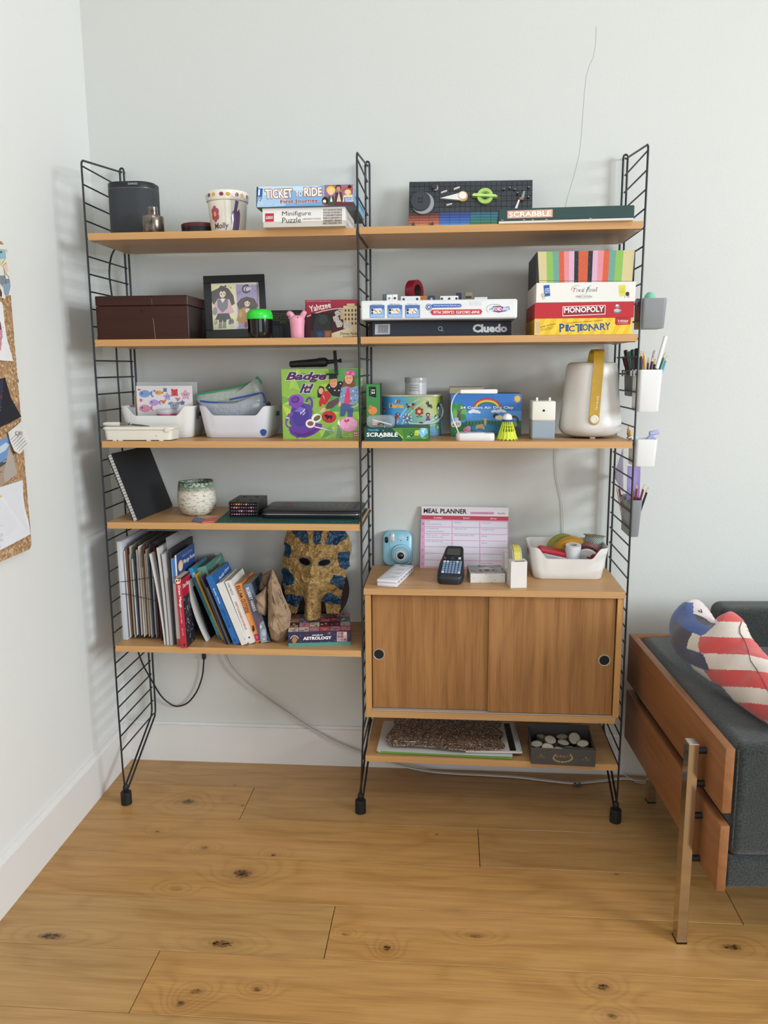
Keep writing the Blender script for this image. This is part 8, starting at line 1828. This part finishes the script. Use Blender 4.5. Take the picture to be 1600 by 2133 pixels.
for n_, (x, y, tl_, w_) in enumerate(((1072, 172, (-.1, .1), 'back row, leftmost'), (1118, 188, (.35, .1), 'back row, second from left, tipped forward showing wax'), (1190, 172, (0, -.1), 'back row, third from left'), (1252, 165, (.8, .1), 'back row, rightmost, standing nearly on edge'), (1045, 212, (.1, -.1), 'middle row, leftmost'), (1193, 205, (.05, .1), 'middle row, centre'), (1310, 212, (.15, -.15), 'middle row, right end'), (1105, 236, (.3, 0), 'front row, left of centre, tipped'), (1168, 246, (.05, .05), 'front row, centre'), (1236, 246, (.1, 0), 'front row, right'))):
    px_, py_ = tpos(x, y+8); tealight(px_, py_, .0195+.0012*(n_ % 4)+.006*abs(tl_[0]), tl_, 'silver-cupped tea light in the candle box, '+w_)

for o_ in list(bpy.data.objects):
    if o_.parent is None and o_.name.split('.')[0] in ('green_folder', 'spiral_pad', 'glitter_placemat', 'candle_box', 'tea_light'):
        o_.rotation_euler[1] += .0065; o_.location.z += .0065*(1.5*D-o_.location.x)
# ================= cables
def braid():
    mt, t, b = new_mat('braided_flex'); u = t.n('ShaderNodeUVMap').outputs[0]; xs = t.xyz(u)
    p_ = t.m('SINE', t.m('ADD', t.m('MULTIPLY', xs[1], 1450), t.m('MULTIPLY', xs[0], 12.566))); q_ = t.m('SINE', t.m('SUBTRACT', t.m('MULTIPLY', xs[1], 1450), t.m('MULTIPLY', xs[0], 12.566)))
    t.L.new(t.mix(t.m('GREATER_THAN', t.m('MULTIPLY', p_, q_), .30), lin('d5d1c9'), lin('3a3734')), b.inputs['Base Color']); b.inputs['Roughness'].default_value = .8; return mt
def cable(name, label, pts, r, m, n=8, uv=False):
    o = thing(name, label, 'cable', pts[0]); pp = smooth_path([Vector(p)-Vector(pts[0]) for p in pts], n); k = MB(); k.tube(pp, r, 10); c = k.build('flex', m, o)
    if uv:
        me = c.data; L = [0]
        for a_, b_ in zip(pp, pp[1:]): L.append(L[-1]+(b_-a_).length)
        lay = me.uv_layers.new(name='UVMap')
        for p in me.polygons:
            ids = [me.loops[l].vertex_index for l in p.loop_indices]; ks = [i_ % 10 for i_ in ids]; wrap = (0 in ks and 9 in ks)
            for l in p.loop_indices:
                vi = me.loops[l].vertex_index; kk = vi % 10; lay.data[l].uv = (((10 if (wrap and kk == 0) else kk))/10.0, L[min(vi//10, len(L)-1)])
    return o
gp = [P(u, v, .006-.0*i) for i, (u, v) in enumerate(((468, 1352), (472, 1370), (482, 1388), (502, 1411), (540, 1443), (590, 1478), (640, 1512)))] + [P(700, 1545, -.002), P(753, 1567, -.006), P(800, 1584, -.012), P(850, 1598, -.025)] + [Z(u, v, .0052) for u, v in ((905, 1608), (960, 1612), (1020, 1615), (1080, 1619), (1140, 1626), (1195, 1631), (1250, 1627), (1300, 1622), (1350, 1628), (1420, 1632))]
cable('braided_cable', 'black and white braided cable looping down the wall and along the floor', gp, .0046, braid(), 10, True)
wp_ = [X(1270, 1500, 2*D+.02), X(1287, 1597, 2*D+.03), Z(1318, 1624, .0118), Z(1335, 1631, .0118), Z(1370, 1633, .0118), Z(1410, 1640, .003)]
wp_[0] = P(1268, 1520, .008); wp_[1] = P(1289, 1598, -.01)
cable('thin_white_cable', 'thin white cable trailing from the cabinet to the floor by the sofa', wp_, .0014, mat('d0ccc6', .5), 8)
ccp = Z(1203, 1639, 0); cl2 = thing('metal_stub', 'tiny grey metal stub under the braided cable on the floor', 'clip', (ccp.x, ccp.y, 0))  # small metal stub, blocks on a thin plate
k = MB(); k.box(-.012, -.004, -.006, .006, 0, .014, .001); k.box(.004, .010, -.006, .006, 0, .014, .001); k.box(-.012, .010, -.005, .005, .000, .003); k.build('stub_body', mat('6d665c', .35, .6), cl2, smooth=False)
xl = -.0165
up = [X(u, v, xl) for u, v in ((262, 500), (246, 512), (235, 526), (229, 548), (228, 575), (231, 600), (236, 640), (240, 690), (243, 740), (246, 790), (250, 850), (252, 900), (255, 940), (258, 1000), (261, 1060), (264, 1110))] + [X(268, 1180, xl), X(274, 1260, xl), X(281, 1330, xl)]
dn = [P(296, 1380, -.06), P(316, 1417, -.03), P(336, 1450, .0), P(356, 1467, .012), P(372, 1471, .014), P(392, 1463, .014), P(410, 1440, .014), P(421, 1410, .014), P(424, 1385, .014), P(425, 1368, .014)]
o = cable('black_power_cord', 'black power cord running down the left ladder and looping below', up+dn, .0028, mat('141519', .45), 6)
pe = P(425, 1366, .012)-Vector(up[0]); k = MB(); k.box(pe.x-.006, pe.x+.006, pe.y-.007, pe.y+.007, pe.z-.012, pe.z+.016, .0015); k.build('plug', mat('101113', .45), o)

# ================= cork board with pinned papers on the left wall
XB = WL+.014
def cork():
    mt, t, b = new_mat('cork'); o = t.obj(); v = t.n('ShaderNodeTexVoronoi'); t.put(v.inputs['Vector'], o); v.inputs['Scale'].default_value = 160
    xs = t.xyz(v.outputs['Color']); c = t.mix(t.ramp(xs[0], .2, .9), lin('b58f68'), lin('8d6a48')); c = t.mix(t.ramp(xs[1], .82, .9), c, lin('cbb08c'))
    t.L.new(c, b.inputs['Base Color']); b.inputs['Roughness'].default_value = .85; t.bump(xs[2], .3, .003, b); return mt
e1, e2, e3 = X(10, 508, XB), X(69, 1132, XB), X(0, 1178, XB)
yE = (e1.y+e2.y)/2; zb_ = e2.z-.012
cbd = thing('cork_board', 'large cork pin board with rounded corners on the left wall', 'pin board', (WL, yE, zb_)); hcb_ = e1.z-zb_+.004
pts = [(0, .02)] + [(-.02+.02*math.cos(a_), .02+.02*math.sin(a_)) for a_ in (-PI/2*i/6 for i in range(7))] + [(-1.1, 0), (-1.1, hcb_), (-.02, hcb_), (0, hcb_-.02)]
k = MB(); k.prism([(y, z) for y, z in pts[1:]], .001, .014, Matrix(((0, 0, 1, 0), (1, 0, 0, 0), (0, 1, 0, 0), (0, 0, 0, 1)))); k.build('cork_sheet', cork(), cbd, smooth=False)
k = MB(); k.lathe([(0, -.006), (.006, -.004), (.006, .003), (.0, .005)], 16, Matrix.Translation((.0072, .006, X(44, 793, XB).z-zb_)) @ Matrix.Rotation(PI/2, 4, 'Y'), False, False); k.build('wall_fixing', mat('8d8d90', .3, .7), cbd)
class WallArt(Art):
    def _pt(s, x, y): p = X(*s.c(x, y), s.x0); return Vector((p.x+s.h, p.y, p.z))-s.base
def pinned(name, label, cat, c, pts, offs, col, art=None, x0=XB+.0012):
    """thin sheet on the board; offs lifts its corners off the cork"""
    W_ = [X(*c(*p), x0+o_) for p, o_ in zip(pts, offs)]; b0 = sum(W_, Vector())/len(W_)
    o = thing(name, label, cat, b0); k = MB(); k.loft([[p-b0 for p in W_], [p-b0+Vector((.0006, 0, 0)) for p in W_]]); k.build('sheet', mat(col, .6), o, smooth=False)
    if art:
        a_ = WallArt((0, 0, 0), (0, 1, 0), (0, 0, 1), N=(1, 0, 0)); a_.c = c; a_.x0 = x0+.001; a_.base = b0; a_.h = .0004; art(a_); a_.build('sheet_print', o)
    return o
def art1(a):
    a.poly([(0, 205), (60, 215), (66, 310), (0, 320)], '8fb8c8'); a.poly([(0, 230), (28, 235), (20, 250), (0, 252)], '2f5a4a'); a.poly([(20, 380), (70, 350), (95, 450), (60, 470)], 'e0c7b0'); a.poly([(0, 330), (50, 320), (40, 400), (0, 380)], 'd9d0a8'); a.line([(15, 375), (60, 315)], 4, '4a4038'); a.line([(28, 402), (68, 352)], 4, '4a4038')
    a.poly([(0, 500), (50, 500), (60, 545), (105, 540), (130, 712), (60, 722), (20, 620), (0, 590)], '7f8890'); a.poly([(30, 600), (110, 580), (128, 705), (62, 718)], '8a9fb5'); a.line([(40, 410), (58, 520), (62, 600)], 4, '4a4a4a'); a.line([(58, 470), (100, 520), (95, 542), (60, 540)], 4, '4a4a4a'); a.poly([(0, 640), (20, 690), (18, 745), (0, 730)], '4a2a2e')
pinned('pinned_drawing', 'ink and watercolour drawing pinned highest on the cork board', 'drawing', D1, [(-40, 160), (48, 154), (78, 260), (110, 520), (134, 716), (60, 726), (56, 762), (-40, 730)], [0, 0, 0, 0, .002, .0, .002, 0], 'e3ddd2', art1, XB+.0025)
def art2(a):
    a.poly([(-30, 1030), (5, 1030), (40, 1180), (68, 1350), (-30, 1330)], 'c88a9a'); 
    for i in range(40): a.ell(-20+(i*37) % 80, 1060+(i*53) % 270, 5, 6, ('b06a80', 'dba8b4', '8a4a5c', 'e3bcc4')[i % 4], 7)
    a.poly([(-30, 1000), (4, 1020), (10, 1100), (-30, 1110)], '6a3a48'); a.line([(35, 1366), (80, 1370)], 4, '6a6468')
pinned('pinned_print', 'white sheet with a pink speckled picture pinned under the drawing', 'print', D1, [(-40, 790), (14, 796), (30, 830), (46, 1010), (75, 1200), (146, 1452), (60, 1450), (-40, 1436)], [0, 0, 0, .001, .002, .004, .002, 0], 'e6e3e4', art2, XB+.0015)
def art3(a):
    a.poly([(-60, 1680), (50, 1650), (120, 1880), (226, 2065), (100, 2128), (-60, 2200)], '2c3448'); a.poly([(30, 1720), (70, 1760), (150, 1960), (90, 2040), (40, 1960)], '52606e'); a.poly([(40, 2100), (140, 2020), (200, 2050), (100, 2126)], '6a7c8c'); a.ell(110, 1980, 30, 36, '465a58'); a.ell(20, 1850, 18, 26, '7a2a3c'); a.ell(15, 2000, 12, 14, 'd9d4d0'); a.ell(60, 1890, 26, 40, '5c6a78')
    for i in range(16): a.ell(-10+(i*41) % 170, 1780+(i*59) % 290, 4, 5, ('d0d0d4', '8a9aa8', 'b0704a')[i % 3], 7)
pinned('pinned_photograph', 'dark blue night photograph with black edge pinned aslant', 'photograph', D1, [(-60, 1670), (54, 1634), (120, 1860), (236, 2068), (110, 2136), (-60, 2215)], [0, .001, .003, .006, .003, 0], '1c1e28', art3, XB+.0015)
def art4(a):
    a.poly([(-40, 720), (80, 660), (105, 700), (130, 860), (-40, 960)], '6f94c4'); a.poly([(-40, 790), (60, 720), (100, 740), (60, 800), (-40, 860)], 'c3cfdc'); a.poly([(-40, 960), (130, 850), (138, 890), (-40, 1010)], '4a504f'); a.line([(30, 928), (62, 908)], 7, 'd5d0c4'); a.line([(74, 900), (102, 884)], 7, 'd5d0c4'); a.poly([(-40, 1010), (138, 890), (180, 1050), (-40, 1220)], 'a89080')
    for i in range(26): a.line([(-20+(i*47) % 170, 1020+(i*31) % 110), (0+(i*47) % 170, 1006+(i*31) % 110)], 5, ('5a4a40', 'cdb8a6')[i % 2])
pinned('pinned_photograph', 'seaside photograph of blue sky and shingle pinned below the note', 'photograph', D2, [(-40, 715), (82, 655), (106, 700), (132, 850), (182, 1050), (-40, 1225)], [0, 0, .001, .002, .002, 0], 'b0a59a', art4, XB+.0012)
def art5(a):
    for i in range(6): a.line([(112+i*16, 690+i*26), (216+i*15, 590+i*26)], 3.5, '8d8d92')
    for i in range(7): a.ell(110+i*17, 610-i*13, 6, 7, 'cfcac2', 7)
    a.line([(110, 655), (150, 628)], 3, '5a5a60'); a.line([(118, 676), (164, 648)], 3, '6a6a70')
nt = pinned('pinned_note', 'torn lined note held by a clear push pin on the cork board edge', 'note', D2, [(84, 612), (150, 560), (226, 494), (250, 580), (322, 700), (206, 842), (150, 810), (104, 700)], [.002, .001, .003, .002, .010, .014, .012, .004], 'dcd8d2', None, XB+.004)
a_ = WallArt((0, 0, 0), (0, 1, 0), (0, 0, 1), N=(1, 0, 0)); a_.c = D2; a_.x0 = XB+.0045; a_.base = Vector(nt.location); a_.h = .012; 
pn = X(*D2(180, 622), XB+.012); pp_ = thing('push_pin', 'clear glassy push pin through the torn lined note', 'push pin', pn); k = MB(); k.lathe([(.0055, 0), (.005, .002), (.003, .004), (.003, .009), (.0052, .011), (.0052, .013), (0, .0135)], 16, Matrix.Rotation(PI/2, 4, 'Y'), True, False); k.build('pin_head', mat('b9babd', .1, .4), pp_)
k = MB(); k.tube([(-.012, 0, 0), (.0, 0, 0)], .0006, 6); k.build('pin_point', STEEL, pp_)
for i in range(6):
    (x0, y0), (x1, y1) = (116+i*16, 690+i*25), (214+i*15, 596+i*25); f = .006+.0015*i
    k = MB(); k.tube([X(*D2(x0, y0), XB+.0055+f*.9)-Vector(nt.location), X(*D2(x1, y1), XB+.0055+f*.9)-Vector(nt.location)], .0005, 4); k.build('ruled_line', mat('8d8d92', .7), nt)
def art6(a):
    a.ell(18, 1288, 22, 14, 'd9c94a', 12); a.line([(-20, 1612), (200, 1522)], 3, 'b0b0b4')
    for y0, y1, x1 in ((1705, 1600, 236), (1722, 1618, 238), (1748, 1738, 20), (1765, 1750, 34), (1830, 1692, 264), (1846, 1708, 262)): a.line([(-20, y0), (x1, y1)], 3, '77777c')
pinned('pinned_letter', 'white typed letter with yellow highlight pinned lowest on the cork board', 'letter', D2, [(-40, 1205), (238, 1118), (244, 1280), (262, 1420), (304, 1570), (320, 1690), (264, 1724), (-40, 1880)], [0, .001, .002, .004, .008, .010, .006, 0], 'dedee3', art6, XB+.0012)

# ================= cushion on the sofa
def pillow_mat():
    mt, t, b = new_mat('knitted_cushion'); a = t.n('ShaderNodeAttribute', attribute_name='ink'); n_ = t.noise(t.obj(), 420, 3)
    t.L.new(t.mix(t.m('MULTIPLY', t.ramp(n_, .4, .7), .18), a.outputs['Color'], lin('8a7a74')), b.inputs['Base Color']); b.inputs['Roughness'].default_value = .9; b.inputs['Sheen Weight'].default_value = .3
    t.bump(n_, .35, .002, b); return mt
OUTP = [(922, 178), (985, 250), (1062, 375), (1060, 398), (1150, 358), (1240, 318), (1285, 308), (1345, 360), (1370, 400), (1420, 520), (1500, 620), (1600, 735), (1760, 880), (1900, 1080), (1960, 1300), (1920, 1460), (1800, 1520), (1600, 1440), (1500, 1385), (1330, 1265), (1190, 1160), (1040, 1030), (900, 930), (790, 850), (690, 760), (625, 660), (602, 540), (608, 450), (640, 360), (720, 260), (800, 200), (860, 182)]
P1, P2, P3 = Z(*D3(800, 905), .582), Z(*D3(1600, 1440), .582), P(*D3(925, 180), -.30)
NP = (P2-P1).cross(P3-P1).normalized()
if NP.y > 0: NP = -NP
def onplane(x, y): d = ray(*D3(x, y)); t = (P1-CAMP).dot(NP)/d.dot(NP); return CAMP+t*d
poly_p = [(v.x, v.y) for v in smooth_path([Vector((x, y, 0)) for x, y in OUTP+OUTP[:1]], 3)[:-1]]
PA = np.array(poly_p); PBn = np.roll(PA, -1, 0)
def near(x, y):
    d = PBn-PA; t = np.clip(((np.array([x, y])-PA)*d).sum(1)/np.maximum((d*d).sum(1), 1e-9), 0, 1); q = PA+t[:, None]*d; r = ((q-np.array([x, y]))**2).sum(1); i = int(r.argmin()); return float(r[i])**.5, (float(q[i][0]), float(q[i][1]))
RED, CRE, BLUE, NAVY_, BEI, BRN, PNKW = 'cf4442', 'ddd0c4', '3f5896', '373d5c', 'd6cdbd', '43414c', 'e3d3d2'
BODYL = [(860, 180), (1075, 380), (950, 500), (890, 530), (868, 620), (885, 690), (920, 716), (990, 885), (940, 880), (1020, 1005), (1110, 1040), (1235, 1185), (1000, 1100), (500, 700), (500, 150)]
REG = [([(820, 150), (1000, 150), (1080, 400), (1000, 380), (930, 330), (825, 292)], PNKW), ([(825, 292), (930, 330), (1000, 380), (1060, 410), (960, 420), (870, 370)], BRN), ([(600, 420), (650, 360), (700, 430), (812, 490), (770, 570), (752, 650), (690, 610), (600, 560)], BRN), ([(815, 490), (895, 520), (870, 610), (885, 695), (752, 655), (770, 570)], BEI), ([(795, 818), (930, 880), (1025, 1008), (900, 960), (830, 880)], BEI), ([(500, 560), (620, 560), (750, 655), (925, 716), (995, 886), (800, 822), (640, 720)], NAVY_), ([(900, 960), (1025, 1008), (1110, 1040), (1240, 1190), (1000, 1100)], NAVY_), ([(1000, 310), (1075, 385), (1040, 380), (995, 330)], BLUE)]
def pcol(x, y):
    for pl_, c in REG:
        if inside((x, y), pl_): return c
    if inside((x, y), BODYL): return BLUE
    yy = y-.035*(x-885)-(max(0, x-1400)*.22 if y < 800 else max(0, x-1440)*.10); f = ((yy-528)/338) % 1.0
    return RED if f < .515 else CRE
cu_ = thing('cushion', 'knitted cushion with red and cream stripes and blue blocks on the sofa', 'cushion', P1)
def toD3(p):
    d = p-CAMP; z_ = d.dot(CF); u = IW/2+FPX*d.dot(CR)/z_; v = IH/2-FPX*d.dot(CU)/z_; return (u-1280)*5, (v-1220)*5
st3 = 8; dct = {}; V = []; F = []; CL = []
def pv(i, j):
    if (i, j) not in dct:
        x, y = 580+i*st3, 150+j*st3; d, q = near(x, y)
        if not inside((x, y), poly_p) or d < st3*.45: (x, y), d = q, 0
        e = math.sqrt(max(0, 1-(1-min(d/300, 1))**2))
        dent = .040*math.exp(-((x-1075)/60)**2-((y-400)/110)**2)+.012*math.exp(-((x-1050-(y-420)*.5)/70)**2)*smoothstep(900, 420, y)*0
        w_ = onplane(x, y)-P1; dct[(i, j)] = len(V); V.append(w_+NP*(.065*e-dent*e+.004*math.sin(x*.012+y*.017)*e)); V.append(w_-NP*.035*e)
    return dct[(i, j)]
for i in range(176):
    for j in range(176):
        x, y = 580+(i+.5)*st3, 150+(j+.5)*st3
        if not inside((x, y), poly_p): continue
        q = [pv(i, j), pv(i, j+1), pv(i+1, j+1), pv(i+1, j)]; fc_ = (V[q[0]]+V[q[1]]+V[q[2]]+V[q[3]])/4+P1; c = lin(pcol(*toD3(fc_))); F.append(q); CL.append(c); F.append([k_+1 for k_ in q[::-1]]); CL.append(c)
V = [Vector((v.x, v.y, max(v.z, .5745-P1.z))) for v in V]
me = bpy.data.meshes.new('cushion_cover'); me.from_pydata([tuple(v) for v in V], [], F); at = me.color_attributes.new('ink', 'FLOAT_COLOR', 'CORNER'); at.data.foreach_set('color', [x for c in CL for _ in range(4) for x in c])
bm = bmesh.new(); bm.from_mesh(me); bmesh.ops.remove_doubles(bm, verts=bm.verts[:], dist=.0002); bmesh.ops.recalc_face_normals(bm, faces=bm.faces[:]); bm.to_mesh(me); bm.free(); me.shade_smooth(); me.materials.append(pillow_mat())
c_o = bpy.data.objects.new('cushion_cover', me); COL.objects.link(c_o); c_o.parent = cu_
def surf(x, y, l=.0026):
    tx, ty = x, y
    for _ in range(6): a_, b_ = toD3(surf0(x, y, 0)+P1); x += (tx-a_)*.8; y += (ty-b_)*.8
    return surf0(x, y, l)
def surf0(x, y, l=.001):
    d, q = near(x, y); e = math.sqrt(max(0, 1-(1-min(d/300, 1))**2)); return onplane(x, y)-P1+NP*(.065*e+.004*math.sin(x*.012+y*.017)*e+l)
k = MB(); k.tube([surf(x, y) for x, y in ((1340, 392), (1312, 440), (1315, 500), (1360, 570), (1400, 680), (1425, 790), (1490, 880), (1550, 990), (1600, 1090), (1680, 1230))], .0011, 6); k.build('knit_seam', mat('7a4a48', .8), cu_)
k = MB(); k.tube([surf(x, y, .003) for x, y in ((882, 268), (920, 286), (908, 252))], .0013, 5); k.build('stitched_mark', mat('1c1c22', .8), cu_)
